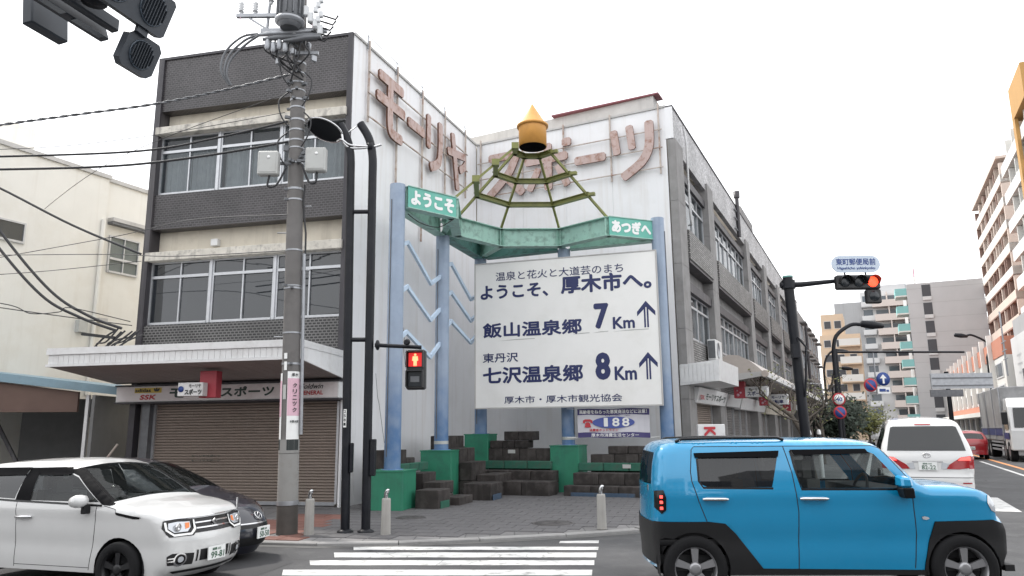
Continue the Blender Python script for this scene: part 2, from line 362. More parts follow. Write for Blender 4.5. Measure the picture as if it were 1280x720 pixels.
# ------------------------------------------------------------------ ground, pavement, markings
b = MB(); b.poly([(-160, -60, 0), (320, -60, 0), (320, 420, 0), (-160, 420, 0)])
road = struct(b.build('road', 'asphalt'))
D1 = Vector((math.cos(R(166.9)), math.sin(R(166.9)), 0)); D2 = Vector((math.cos(R(64.4)), math.sin(R(64.4)), 0)); N2 = Vector((D2.y, -D2.x, 0))
SW = .06
edge = [Vector((-3.07, 12.05, 0))+D1*45, Vector((-3.07, 12.05, 0))]+[Vector((x, y, 0)) for x, y in ((-1.8, 12.08), (-.55, 12.38), (.85, 12.78), (2.15, 13.33), (3.6, 14.15), (5, 15.2), (6.2, 16.4), (7.2, 17.7), (7.9, 19.0))]
edge.append(edge[-1]+D2*130)
KW = .16
inner = []
for i, p in enumerate(edge):
    t = (edge[min(i+1, len(edge)-1)]-edge[max(i-1, 0)]).normalized(); inner.append(p+Vector((-t.y, t.x, 0))*KW)
back = [edge[-1]+Vector((-N2.x, -N2.y, 0))*14, Vector((-40, 80, 0)), Vector((-60, 40, 0))]
b = MB(); b.prism([(p.x, p.y) for p in inner]+[(p.x, p.y) for p in back], -.02, SW-.012)
sidewalk = struct(b.build('sidewalk', 'paver_far'))
kerb = bpy.data.objects.new('kerb', None); COL.objects.link(kerb); struct(kerb)
# kerb stones one by one
seg = []
for i in range(len(edge)-1):
    a, c = edge[i], edge[i+1]; L_ = (c-a).length; n = max(1, round(L_/1.0))
    for k in range(n): seg.append((a.lerp(c, k/n), a.lerp(c, (k+1)/n), inner[i].lerp(inner[i+1], k/n), inner[i].lerp(inner[i+1], (k+1)/n)))
rest = MB()
for a, c, ia, ic in seg:
    m_ = (a+c)/2; d = m_.length
    q = MB() if d < 40 else rest
    g_ = .006; t = (c-a).normalized()*g_
    z1 = .07 if not (-3.6 < m_.x < 1.8) else .05
    pts = [a+t, c-t, ic-t, ia+t]
    vs = [p+Vector((0, 0, -.02)) for p in pts]+[p+Vector((0, 0, z1-.015)) for p in pts[:2]]+[p+Vector((0, 0, z1)) for p in (pts[1].lerp(pts[2], .1), pts[0].lerp(pts[3], .1), pts[2], pts[3])]
    q.faces(vs, [(0, 1, 5, 4), (4, 5, 6, 7), (7, 6, 8, 9), (0, 4, 7, 9, 3), (1, 2, 8, 6, 5), (2, 3, 9, 8)])
    if q is not rest: q.build('kerb_stone', 'kerb', kerb)
o_ = rest.build('kerb_run', 'kerb', kerb); o_['kind'] = 'stuff'
# pavers of the corner, laid square to the kerb
PD = D1*-1; PN = Vector((-PD.y, PD.x, 0)); P0 = Vector((-3.07, 12.05, 0))+PN*KW; PS = .4
def inside_poly(p, poly):
    r = False; n = len(poly); j = n-1
    for i in range(n):
        a, c = poly[i], poly[j]
        if (a.y > p.y) != (c.y > p.y) and p.x < (c.x-a.x)*(p.y-a.y)/(c.y-a.y)+a.x: r = not r
        j = i
    return r
C0 = Vector((-4.0, 17.6, 0)); D4 = Vector((math.cos(R(70.3)), math.sin(R(70.3)), 0)); IN = Vector((-1.23, 25.34, 0)); C1 = Vector((4.96, 22.19, 0))
plaza = [p.copy() for p in inner[1:]]; plaza[-1] = inner[-2]+D2*4; plaza += [C1, IN, C0, C0+D1*1.2, inner[1]+D1*1.2]
cand = []
for i in range(-20, 45):
    for j in range(0, 28):
        c = P0+PD*((i+.5)*PS+(PS/2 if j % 2 else 0))+PN*((j+.5)*PS)
        if inside_poly(c, plaza) and all(inside_poly(c+PD*u+PN*v, plaza) for u in (-.2, .2) for v in (-.2, .2)): cand.append(c)
vis = [c for c in cand if c.y < 19.2 and c.x < 3.6]
vis.sort(key=lambda c: c.y); visset = set(id(c) for c in vis[:300])
me_p = {}
for mt in ('paver', 'red_paver'):
    q = MB(); h = PS/2-.005
    q.faces([(-h, -h, 0), (h, -h, 0), (h, h, 0), (-h, h, 0)]+[(x*(h-.006), y*(h-.006), .018) for x, y in ((-1, -1), (1, -1), (1, 1), (-1, 1))], [(0, 1, 5, 4), (1, 2, 6, 5), (2, 3, 7, 6), (3, 0, 4, 7), (4, 5, 6, 7)])
    t_ = q.build('paver_source', mt); me_p[mt] = t_.data; bpy.data.objects.remove(t_)
rest = MB(); az_p = math.atan2(PD.y, PD.x)
for c in cand:
    red = c.x < -3.5 and c.y < 16.2
    if id(c) in visset:
        o = bpy.data.objects.new('paver', me_p['red_paver' if red else 'paver']); COL.objects.link(o); o.parent = sidewalk
        o.location = (c.x, c.y, SW-.018+random.uniform(-.0015, .0015)); o.rotation_euler = (random.uniform(-.003, .003), random.uniform(-.003, .003), az_p)
    else:
        rest.box((c.x, c.y, SW-.009), (PS-.01, PS-.01, .018), math.degrees(az_p), 'red_paver' if red else None)
rest.build('paver_field', 'paver', sidewalk)['kind'] = 'stuff'
# red paved strip further left along the kerb
b = MB(); a = inner[1]+D1*1.25
b.poly([a+Vector((0, 0, SW-.004)), a+D1*8+Vector((0, 0, SW-.004)), a+D1*8+PN*2.6+Vector((0, 0, SW-.004)), a+PN*2.6+Vector((0, 0, SW-.004))][::-1])
b.build('red_paving_strip', 'red_paver', sidewalk)
for x, y, r_ in ((-2.05, 15.31, .30), (.70, 14.18, .38)):
    q = MB(); q.lathe((x, y, SW), [(r_, -.01), (r_, .006), (r_-.035, .006), (r_-.035, .001), (r_-.05, .001), (r_-.05, .006), (.07, .006), (.07, .003), (0, .003)], 28)
    q.build('manhole_cover', 'iron', sidewalk)
# crosswalk bars and other markings on the road
ZP = .005
for k, (l0, r0, l1, r1) in enumerate([((-2.47, 11.95), (1.26, 11.70), (-2.40, 11.63), (1.22, 11.40)), ((-2.64, 11.40), (1.17, 11.16), (-2.53, 10.97), (1.12, 10.75)),
        ((-2.82, 10.75), (1.07, 10.52), (-2.71, 10.36), (1.03, 10.15)), ((-2.97, 10.05), (.97, 9.83), (-2.87, 9.66), (.93, 9.46)), ((-3.1, 9.3), (.85, 9.1), (-3.0, 8.9), (.81, 8.7)),
        ((-3.2, 8.5), (.75, 8.3), (-3.15, 8.1), (.71, 7.9))]):
    q = MB(); n = 14
    top = [Vector((*l0, ZP)).lerp(Vector((*r0, ZP)), i/n)+Vector((0, random.uniform(-.008, .008), 0)) for i in range(n+1)]
    bot = [Vector((*l1, ZP)).lerp(Vector((*r1, ZP)), i/n)+Vector((0, random.uniform(-.008, .008), 0)) for i in range(n+1)]
    for i in range(n): q.poly([bot[i], bot[i+1], top[i+1], top[i]])
    q.build('crosswalk_bar', 'road_paint', road)
gut = MB()
for i in range(len(edge)-1):
    def go(k):
        t = (edge[min(k+1, len(edge)-1)]-edge[max(k-1, 0)]).normalized(); return edge[k]+Vector((t.y, -t.x, 0))*.2
    a, c_ = edge[i], edge[i+1]; u_, v_ = go(i), go(i+1)
    gut.poly([(p.x, p.y, .004) for p in (a, u_, v_, c_)])
mat('gutter', (.095, .094, .092), .85, var=.15, vscale=3, dirt=(.08, .08, .078), dscale=2.5, damt=.7, bump=.3, bscale=80)
gut.build('gutter_strip', 'gutter', road)
def mark(name, pts, mt='road_paint', z=ZP):
    q = MB(); q.poly([(x, y, z) for x, y in pts]); return q.build(name, mt, road)
mark('crosswalk_bar', [(.69, 12.1), (1.3, 12.06), (1.34, 12.36), (.72, 12.32)])
# newer asphalt patch left of the crossing
mark('asphalt_patch', [(-8.5, 9.9), (-3.3, 9.0), (-3.0, 10.6), (-3.3, 11.3), (-5.5, 11.9), (-9.0, 12.6)], 'asphalt_new', .003)
def along(t, n): p = Vector((7.9, 19.0, 0))+D2*t+N2*n; return (p.x, p.y)
def strip(name, n0, n1, t0, t1, mt='road_paint'): return mark(name, [along(t0, n0), along(t0, n1), along(t1, n1), along(t1, n0)], mt)
strip('edge_line', .55, .7, 3, 110)
strip('centre_line', 6.2, 6.4, 1, 110, 'orange_paint')
strip('lane_line', 5.55, 5.7, 1, 24)
strip('stop_line', 6.6, 11.8, 5.6, 6.1)
for k in range(7): strip('crosswalk_bar', 1.0+k*1.05, 1.5+k*1.05, -1.9, 1.6)
def arrow(t, n):
    q = MB(); P = lambda a, c: (*along(t+a, n+c), ZP)
    q.poly([P(0, -.09), P(0, .09), P(-3, .09), P(-3, -.09)]); q.poly([P(-3, -.45), P(-3, .45), P(-4.4, 0)]); q.build('lane_arrow', 'road_paint', road)
arrow(15.5, 8.8)
# far kerb and pavement on the other side of the right-hand street
b = MB(); b.prism([along(40, 9.0), along(40, 10.2), along(120, 10.2), along(120, 9.0)], -.02, .12); struct(b.build('sidewalk', 'kerb'))
# ------------------------------------------------------------------ the corner store
HT = 11.8
FL = Frame(C0, 166.9, True)            # left street front (s runs left from the corner)
FW = Frame(C0, 70.3)                   # left white wall of the notch (s runs in)
FR = Frame(IN, -27.0)                  # right white wall of the notch (s runs right)
FS = Frame(C1, 64.4)                   # right street front (s runs away)
assert FL.n.y < 0 and FR.n.y < 0 and FS.n.x > 0 and FW.n.x > 0
store = thing('corner_store', 'three storey corner shop building of dark tiles, cream bands and white recessed walls', 'building', (0, 22, 0))
LW = 5.72
foot = [FL(.1, -.36, 0), FL(LW-.1, -.36, 0), FL(LW-.1, -.36, 0)+D4*16, FS(42, -14, 0), FS(42, -.5, 0), FS(.2, -.5, 0), FS(.05, -.05, 0)-FR.n*.06, FR(0, -.06, 0)-FW.n*.06, FW(.1, -.06, 0)]
b = MB(); b.prism([(p.x, p.y) for p in foot], 0, HT-.06)
b.build('wall_core', 'cream', store)
# left front: bands, ledges, piers
def fb(name, mt, F, *a, parent=store, bevel=0):
    q = MB(); q.fbox(F, *a); return q.build(name, mt, parent, bevel)
fb('tile_fascia', 'tile_dark', FL, .13, LW-.17, -.4, .03, 10.28, HT-.02)
fb('roof_coping', 'pier', FL, .0, LW+.02, -.45, .07, HT-.02, HT+.05)
fb('corner_pier', 'pier', FL, .0, .13, -.38, .07, 2.95, HT-.02)
fb('corner_pier', 'pier', FL, LW-.17, LW, -.5, .09, 0, HT-.02)
fb('cream_band', 'cream', FL, .13, LW-.17, -.42, -.3, 9.7, 10.28)
fb('cream_band', 'cream', FL, .13, LW-.17, -.42, -.3, 6.2, 6.98)
fb('ledge', 'ledge', FL, .1, LW-.1, -.3, .14, 9.58, 9.80, bevel=.01)
fb('ledge', 'ledge', FL, .1, LW-.1, -.3, .14, 6.12, 6.35, bevel=.01)
fb('tile_spandrel', 'tile_dark', FL, .13, LW-.17, -.4, .03, 6.98, 7.93)
fb('tile_spandrel', 'tile_lattice', FL, .13, LW-.17, -.4, .03, 3.05, 4.46)
fb('vent_box', 'white_metal', FL, 3.72, 3.92, -.3, -.16, 6.5, 6.68, bevel=.008)
def window(F, s0, s1, z0, z1, tr, n, halves, glass, frame='aluminium', parent=store, curtain=None, name='window', fw=.045, dep=.07, sill=True):
    """aluminium window: outer frame, transom, mullions; every pane a sub-part"""
    q = MB(); q.fbox(F, s0, s0+fw, n-dep, n, z0, z1); q.fbox(F, s1-fw, s1, n-dep, n, z0, z1)
    q.fbox(F, s0+fw, s1-fw, n-dep, n-.004, z1-fw, z1); q.fbox(F, s0+fw, s1-fw, n-dep, n+.02, z0, z0+fw*1.3)
    if tr: q.fbox(F, s0+fw, s1-fw, n-dep, n+.012, tr-fw*.8, tr+fw*.8)
    w = (s1-s0-2*fw)/halves
    for k in range(1, halves): q.fbox(F, s0+fw+w*k-.018, s0+fw+w*k+.018, n-dep, n-.01, z0+fw*1.3, z1-fw)
    o = q.build(name, frame, parent)
    for k in range(halves):
        a = s0+fw+w*k; c = a+w
        for lo, hi in (((z0+fw, tr), (tr, z1-fw)) if tr else ((z0+fw, z1-fw),)):
            g_ = MB(); nn = n-dep*(.45 if k % 2 else .75); e_ = random.uniform(-.006, .006)
            g_.poly([F(a, nn+e_, lo), F(c, nn-e_, lo), F(c, nn-e_*.4, hi), F(a, nn+e_, hi)]); g_.build('pane', glass, o)
        if curtain:
            g_ = MB(); K = 18
            for i in range(K):
                f0 = a+(c-a)*i/K; f1 = a+(c-a)*(i+1)/K; w0 = .03*math.sin(i*1.9+k*2.2); w1 = .03*math.sin((i+1)*1.9+k*2.2)
                g_.poly([F(f0, n-.17+w0, z0+.02), F(f1, n-.17+w1, z0+.02), F(f1, n-.17+w1, (tr or z1)+.05), F(f0, n-.17+w0, (tr or z1)+.05)], None, True)
            g_.build('curtain', 'curtain', o)
    return o
bays = [(.13, 1.93), (1.99, 3.74), (3.80, 5.55)]
for s0, s1 in bays:
    window(FL, s0, s1, 7.95, 9.58, 9.15, -.08, 2, 'glass_up', curtain=True)
    window(FL, s0, s1, 4.48, 6.12, 5.72, -.08, 2, 'glass_mid')
for z0, z1 in ((7.95, 9.58), (4.48, 6.12)):
    fb('back_room', 'interior', FL, .14, LW-.18, -.355, -.345, z0, z1)
    for s_ in (1.96, 3.77): fb('mullion', 'aluminium', FL, s_-.03, s_+.03, -.16, -.05, z0, z1)
# ground floor shutter, left pier, lintel
fb('steel_pier', 'galv_dark', FL, 5.2, 5.42, -.2, .0, 0, 2.5)
fb('side_panel', 'concrete', FL, 5.42, 5.54, -.3, -.1, 0, 2.5)
fb('lintel', 'pier', FL, .13, 5.55, -.34, -.02, 2.46, 3.05)
def shutter(F, s0, s1, z0, z1, n, name='shutter', mt='shutter', pitch=.068, parent=store):
    q = MB(); k = int((z1-z0)/pitch); prev = None
    for i in range(k+1):
        z = z0+i*pitch
        for dz, dn in ((0, -.03), (.12, -.004), (.4, .012), (.75, .012), (.92, -.004)):
            p = (F(s0, n+dn, min(z+dz*pitch, z1)), F(s1, n+dn, min(z+dz*pitch, z1)))
            if prev: q.poly([prev[0], prev[1], p[1], p[0]])
            prev = p
    o = q.build(name, mt, parent)
    
    for a in (s0-.06, s1): g_ = MB(); g_.fbox(F, a, a+.06, n-.03, n+.05, z0, z1); g_.build('guide_rail', 'aluminium', o)
    g_ = MB(); g_.fbox(F, s0, s1, n-.02, n+.03, z0-.03, z0+.05); g_.build('bottom_bar', 'galv', o)
    return o
sh = shutter(FL, .2, 5.14, .1, 2.46, -.2)
lettering('lettering', 'モーリヤスポーツ', FL(4.05, -.175, 1.18), -FL.d, (0, 0, 1), .8, .045, 'green_print', sh, .02, .003)
lettering('lettering', 'モーリヤスポーツ', FL(4.05, -.175, 1.07), -FL.d, (0, 0, 1), .8, .045, 'green_print', sh, .02, .003)
# canopy over the pavement
can = MB()
cf = [Vector((-4.31, 15.18, 0)), Vector((-10.27, 16.45, 0))]
cb = [FL(-.06, .06, 0), FL(6.15, .06, 0)]
def cz(p, z): return Vector((p.x, p.y, z))
o = MB(); o.faces([cz(cf[0], 3.6), cz(cf[1], 3.6), cz(cb[1], 3.6), cz(cb[0], 3.6), cz(cf[0], 3.24), cz(cf[1], 3.24), cz(cb[1], 3.0), cz(cb[0], 3.0)],
    [(0, 1, 2, 3), (0, 4, 5, 1), (1, 5, 6, 2), (2, 6, 7, 3), (3, 7, 4, 0)])
canopy = o.build('canopy', 'white_metal', store)
# soffit boards
ns = 26
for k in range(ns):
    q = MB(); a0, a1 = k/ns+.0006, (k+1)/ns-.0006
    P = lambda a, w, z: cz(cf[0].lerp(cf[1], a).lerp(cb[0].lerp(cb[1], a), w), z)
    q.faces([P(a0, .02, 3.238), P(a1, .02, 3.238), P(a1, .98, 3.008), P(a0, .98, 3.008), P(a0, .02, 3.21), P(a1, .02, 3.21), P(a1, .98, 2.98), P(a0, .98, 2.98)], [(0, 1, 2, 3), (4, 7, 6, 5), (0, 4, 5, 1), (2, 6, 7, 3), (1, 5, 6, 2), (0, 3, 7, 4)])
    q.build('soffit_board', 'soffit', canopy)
fd = (cf[1]-cf[0]); fl = fd.length; fd.normalize(); fn = Vector((fd.y, -fd.x, 0)); fn = fn if fn.y < 0 else -fn
FC = Frame(cf[0], math.degrees(math.atan2(fd.y, fd.x)), True)
npan = 46
for k in range(npan):
    q = MB(); q.fbox(FC, fl*k/npan+.004, fl*(k+1)/npan-.004, .0, .016+random.uniform(-.002, .002), 3.27, 3.47); q.build('fascia_strip', 'white_metal', canopy)
q = MB(); q.fbox(FC, -.03, fl+.03, -.01, .05, 3.475, 3.62); q.fbox(FC, -.03, fl+.03, -.01, .05, 3.21, 3.262); q.build('fascia_trim', 'white_metal', canopy)
sd_ = (cb[0]-cf[0]); slen = sd_.length; FE = Frame(cf[0], math.degrees(math.atan2(sd_.y, sd_.x)), False)
q = MB(); q.faces([FE(.0, .015, 3.47), FE(slen, .015, 3.47), FE(slen, .03, 3.61), FE(.0, .03, 3.61), FE(0, 0, 3.47), FE(slen, 0, 3.47), FE(slen, 0, 3.61), FE(0, 0, 3.61)], [(0, 1, 2, 3), (0, 4, 5, 1), (3, 2, 6, 7), (0, 3, 7, 4)])
q.faces([FE(.0, .02, 3.2), FE(slen, .02, 2.96), FE(slen, .02, 3.01), FE(.0, .02, 3.25), FE(0, -.02, 3.2), FE(slen, -.02, 2.96), FE(slen, -.02, 3.01), FE(0, -.02, 3.25)], [(0, 1, 2, 3), (0, 4, 5, 1), (3, 2, 6, 7), (0, 3, 7, 4)])
q.build('fascia_trim', 'white_metal', canopy)
# long fascia sign under the canopy
sg = thing('fascia_sign', 'long white shop sign above the roller shutter with dark katakana lettering', 'sign', FL(3, .1, 2.5))
q = MB(); q.fbox(FL, -.03, 6.0, .0, .26, 2.52, 2.90); q.build('sign_box', 'white_metal', sg, .01)
q = MB(); q.fbox(FL, -.05, 6.03, -.02, .28, 2.903, 2.94); q.fbox(FL, -.05, 6.03, -.02, .28, 2.48, 2.517); q.build('sign_trim', 'pier', sg)
mat('sign_cream', (.72, .68, .68), .5, var=.04, dirt=(.52, .46, .45), dscale=2, damt=.5)
q = MB(); q.fbox(FL, .0, 5.97, .262, .266, 2.54, 2.885); q.build('sign_face', 'sign_cream', sg)
ux = -FL.d; UZ = (0, 0, 1)
lettering('lettering', 'モ', FL(4.46, .268, 2.6), ux, UZ, .42, .23, 'green_print', sg, .06)
lettering('lettering', 'ーリヤ', FL(3.95, .268, 2.6), ux, UZ, .75, .22, 'green_print', sg, .05)
lettering('lettering', 'スポーツ', FL(3.04, .268, 2.6), ux, UZ, 1.42, .24, 'green_print', sg, .06)
q = MB(); q.fbox(FL, 4.69, 5.46, .266, .27, 2.735, 2.86); q.build('sign_patch', 'yellow_print', sg)
lettering('lettering', 'adidas', FL(5.44, .271, 2.755), ux, UZ, .45, .09, 'black_print', sg, .05)
q = MB()
for dx, dz, a in ((0, .035, 0), (-.05, .025, 35), (.05, .025, -35)):
    c = FL(4.83-dx, .2725, 2.79+dz-.01); q.faces([c+FL.d*(math.cos(t)*.025*math.cos(R(a))+math.sin(t)*.05*math.sin(R(a)))+Vector((0, 0, math.sin(t)*.05*math.cos(R(a))-math.cos(t)*.025*math.sin(R(a)))) for t in [i*.785 for i in range(8)]], [tuple(range(8))])
q.fbox(FL, 4.77, 4.89, .2715, .2735, 2.765, 2.772); q.build('emblem', 'black_print', sg)
lettering('lettering', 'SSK', FL(5.3, .268, 2.57), ux, UZ, .46, .12, 'red_paint', sg, .08, shear=.15)
lettering('lettering', 'Goldwin', FL(.98, .268, 2.74), ux, UZ, .62, .12, 'black_print', sg, .03, shear=.35)
lettering('lettering', 'GENERAL', FL(.96, .268, 2.6), ux, UZ, .6, .10, 'red_paint', sg, .05)
# small projecting sign hanging under the canopy
def hung_sign(name, label, F, s, n0, n1, z0, z1, rows, red_first=True, th=.22):
    t = thing(name, label, 'sign', F(s, (n0+n1)/2, z0))
    w = n1-n0
    q = MB(); q.fbox(F, s, s+th, n0, n0+w*.34, z0-.02, z1+.12); q.build('red_bracket', 'sign_red', t, .008)
    q = MB(); q.fbox(F, s+.01, s+th-.01, n0+w*.34, n1, z0, z1); q.build('sign_box', 'white_metal', t, .008)
    return t
hs = thing('hanging_sign', 'small white box sign with a red bracket hanging under the canopy', 'sign', (-6.1, 15.9, 2.9))
FH = Frame((-6.95, 16.45, 0), -8)
q = MB(); q.fbox(FH, .13, .52, -.12, .12, 2.5, 3.08); q.build('red_bracket', 'sign_red', hs, .01)
q = MB(); q.fbox(FH, -.24, .34, .13, .33, 2.53, 2.82); q.build('sign_box', 'white_metal', hs, .01)
q = MB(); q.lathe(FH(-.16, .335, 2.68), [(.065, 0), (.065, .006), (0, .006)], 18, ax=FH.n); q.build('blue_ball_mark', 'sign_blue', hs)
lettering('lettering', 'モーリヤ', FH(.02, .335, 2.71), FH.d, UZ, .28, .075, 'black_print', hs, .03)
lettering('lettering', 'スポーツ', FH(-.07, .335, 2.56), FH.d, UZ, .39, .12, 'black_print', hs, .05)
# ---- notch walls: sheet panels with joints
def panels(F, cuts, z0, z1, parent, n=0.):
    for a, c in zip(cuts[:-1], cuts[1:]):
        q = MB(); q.fbox(F, a+.003, c-.003, n-.05, n+random.uniform(-.002, .002), z0, z1); q.build('wall_panel', 'white_wall', parent)
panels(FW, [.0, .6, 2.2, 3.8, 5.4, 7.05, 8.2], 0, HT, store)
panels(FR, [.02, 1.85, 3.45, 5.07, 6.9], 0, HT, store)
for F, L_ in ((FW, 8.2), (FR, 6.92)):
    q = MB(); q.fbox(F, 0, L_, -.2, .045, HT+.002, HT+.07); q.build('roof_coping', 'concrete_pale', store)
# roof storey set back behind the notch
b = MB(); pp = [FR(-2.2, -1.2, 0), FR(6.3, -.9, 0), FR(6.3, -.9, 0)+D2*7, FR(-2.2, -9, 0)]
b.prism([(p.x, p.y) for p in pp], HT-.1, 12.72); b.build('roof_room', 'concrete_pale', store)
mat('maroon', (.20, .06, .075), .5)
b = MB(); b.fbox(FR, 2.6, 6.5, -1.4, -.82, 12.722, 12.77); b.build('roof_edge', 'maroon', store)
# safety line along the roof edge of the left wall
q = MB(); q.tube([FW(.4, .05, HT+.28), FW(4, .05, HT+.27), FW(8, .05, HT+.26)], .012, 6)
for s_ in (.6, 2.17, 3.76, 5.39, 7.04): q.fbox(FW, s_-.015, s_+.015, .04, .07, HT-.1, HT+.29)
q.build('roof_line', 'galv', store)
# hairline cracks
for F, pts in ((FW, [(1.5, 3.2), (1.62, 2.6), (1.7, 2.45), (2.0, 1.5), (2.1, 1.3)]), (FW, [(2.9, 4.6), (3.0, 4.3), (2.98, 3.9), (3.1, 3.5)])):
    q = MB(); q.tube([F(a, .002, z) for a, z in pts], .006, 4); q.build('crack', 'dark', store)
# rusty wall lettering on rails
def katakana(F, ch, s0, s1, z0, z1, parent, strokes):
    q = MB()
    for st in strokes:
        vs, fs = plank(F, [(s0+(s1-s0)*x, z0+(z1-z0)*y) for x, y in st[0]], st[1], .13, .19)
        zoff = FR.n*(.0012*len(q.f)/40) if F is FR else FW.n*(.0012*len(q.f)/40)
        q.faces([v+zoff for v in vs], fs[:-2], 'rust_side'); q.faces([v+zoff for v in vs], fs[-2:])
    return q.build('letter', 'rust_letter', parent)
def plank(F, pts, w, n0, n1):
    """thick stroke with rounded ends along a polyline in the wall plane (channel letter)"""
    P = [Vector((p[0], p[1])) for p in pts]; l = []; r = []; n = len(P)
    for i in range(n):
        t = (P[min(i+1, n-1)]-P[max(i-1, 0)]).normalized(); nn = Vector((-t.y, t.x)); l.append(P[i]+nn*w/2); r.append(P[i]-nn*w/2)
    t0 = (P[1]-P[0]).normalized(); t1 = (P[-1]-P[-2]).normalized(); cap = lambda c, t, s_: [c+(Matrix.Rotation(a, 2) @ t)*w/2*k_ for a, k_ in zip(s_, (1, 1.12, 1.06, .9, 1.06, 1.12, 1))]
    out = cap(P[0], t0, [R(90+a) for a in (0, 30, 60, 90, 120, 150, 180)])+r[1:-1]+cap(P[-1], t1, [R(-90+a) for a in (0, 30, 60, 90, 120, 150, 180)])+l[1:-1][::-1]
    k = len(out); vs = [F(p.x, n0, p.y) for p in out]+[F(p.x, n1, p.y) for p in out]
    fs = [(i, (i+1) % k, k+(i+1) % k, k+i) for i in range(k)]+[tuple(range(k, 2*k)), tuple(range(k-1, -1, -1))]
    return vs, fs
WL = .29
def curve(pts, n=6):
    out = []
    for i in range(len(pts)-1):
        p0, p1, p2, p3 = (Vector(pts[max(i-1, 0)]), Vector(pts[i]), Vector(pts[i+1]), Vector(pts[min(i+2, len(pts)-1)]))
        for k in range(n):
            t = k/n; out.append(tuple(.5*((2*p1)+(p2-p0)*t+(2*p0-5*p1+4*p2-p3)*t*t+(3*p1-p0-3*p2+p3)*t**3)))
    out.append(tuple(pts[-1])); return out
MO = [([(.12, .88), (.88, .88)], WL), ([(.05, .53), (.95, .53)], WL), (curve([(.46, .86), (.46, .3), (.5, .12), (.62, .08), (.86, .08)]), WL)]
BAR = [([(.15, .5), (.85, .5)], WL)]
RI = [([(.14, .9), (.14, .42)], WL*.9), (curve([(.85, .92), (.86, .5), (.75, .22), (.35, .06)]), WL)]
YA = [([(.12, .60), (.9, .72), (.86, .52), (.68, .42)], WL*.9), ([(.3, .92), (.52, .06)], WL)]
SU = [([(.15, .9), (.8, .9)], WL), (curve([(.78, .86), (.58, .5), (.12, .1)]), WL), ([(.55, .42), (.9, .08)], WL)]
PO = [([(.05, .66), (.86, .66)], WL), ([(.5, .9), (.5, .1)], WL), ([(.26, .44), (.1, .12)], WL*.85), ([(.74, .44), (.9, .12)], WL*.85), ([(.9, .93), (.94, .93)], WL)]
TSU = [([(.12, .88), (.17, .55)], WL*.85), ([(.46, .92), (.5, .6)], WL*.85), (curve([(.88, .93), (.86, .55), (.7, .3), (.34, .1)]), WL)]
def letter_sign(F, label, posts, span, letters):
    t = thing('wall_lettering', label, 'sign', F(span[0], .1, 9.7))
    for s_, z0, z1 in posts:
        q = MB(); q.fbox(F, s_-.022, s_+.022, .05, .10, z0, z1); q.build('post', 'rust_frame', t)
    for z in (11.05, 10.45, 9.8):
        q = MB(); q.fbox(F, span[0], span[1], .105, .14, z-.014, z+.014); q.build('rail', 'rust_frame', t)
    for ch, s0, s1, z0, z1, st in letters: katakana(F, ch, s0, s1, z0, z1, t, st)
    return t
letter_sign(FW, 'rusty pink katakana letters on rails on the left white wall', [(.65, 9.66, 11.95), (2.2, 7.5, 11.95), (3.78, 7.2, 11.95), (5.4, 7.2, 11.95), (7.05, 9.5, 11.95)], (.55, 7.12),
    [('mo', .95, 2.42, 9.6, 11.4, MO), ('bar', 2.62, 3.78, 10.2, 10.8, BAR), ('ri', 3.85, 5.0, 9.55, 11.3, RI), ('ya', 5.3, 6.95, 9.5, 11.35, YA)])
letter_sign(FR, 'rusty pink katakana letters on rails on the right white wall behind the cone', [(.22, 9.9, 11.95), (1.87, 9.7, 11.3), (3.42, 9.7, 11.9), (5.08, 9.6, 11.9), (6.7, 9.6, 11.95)], (.12, 6.8),
    [('su', .5, 2.0, 9.65, 11.3, SU), ('po', 2.05, 3.7, 9.6, 11.35, PO), ('bar', 3.8, 4.98, 10.2, 10.75, BAR), ('tsu', 5.05, 6.6, 9.5, 11.4, TSU)])
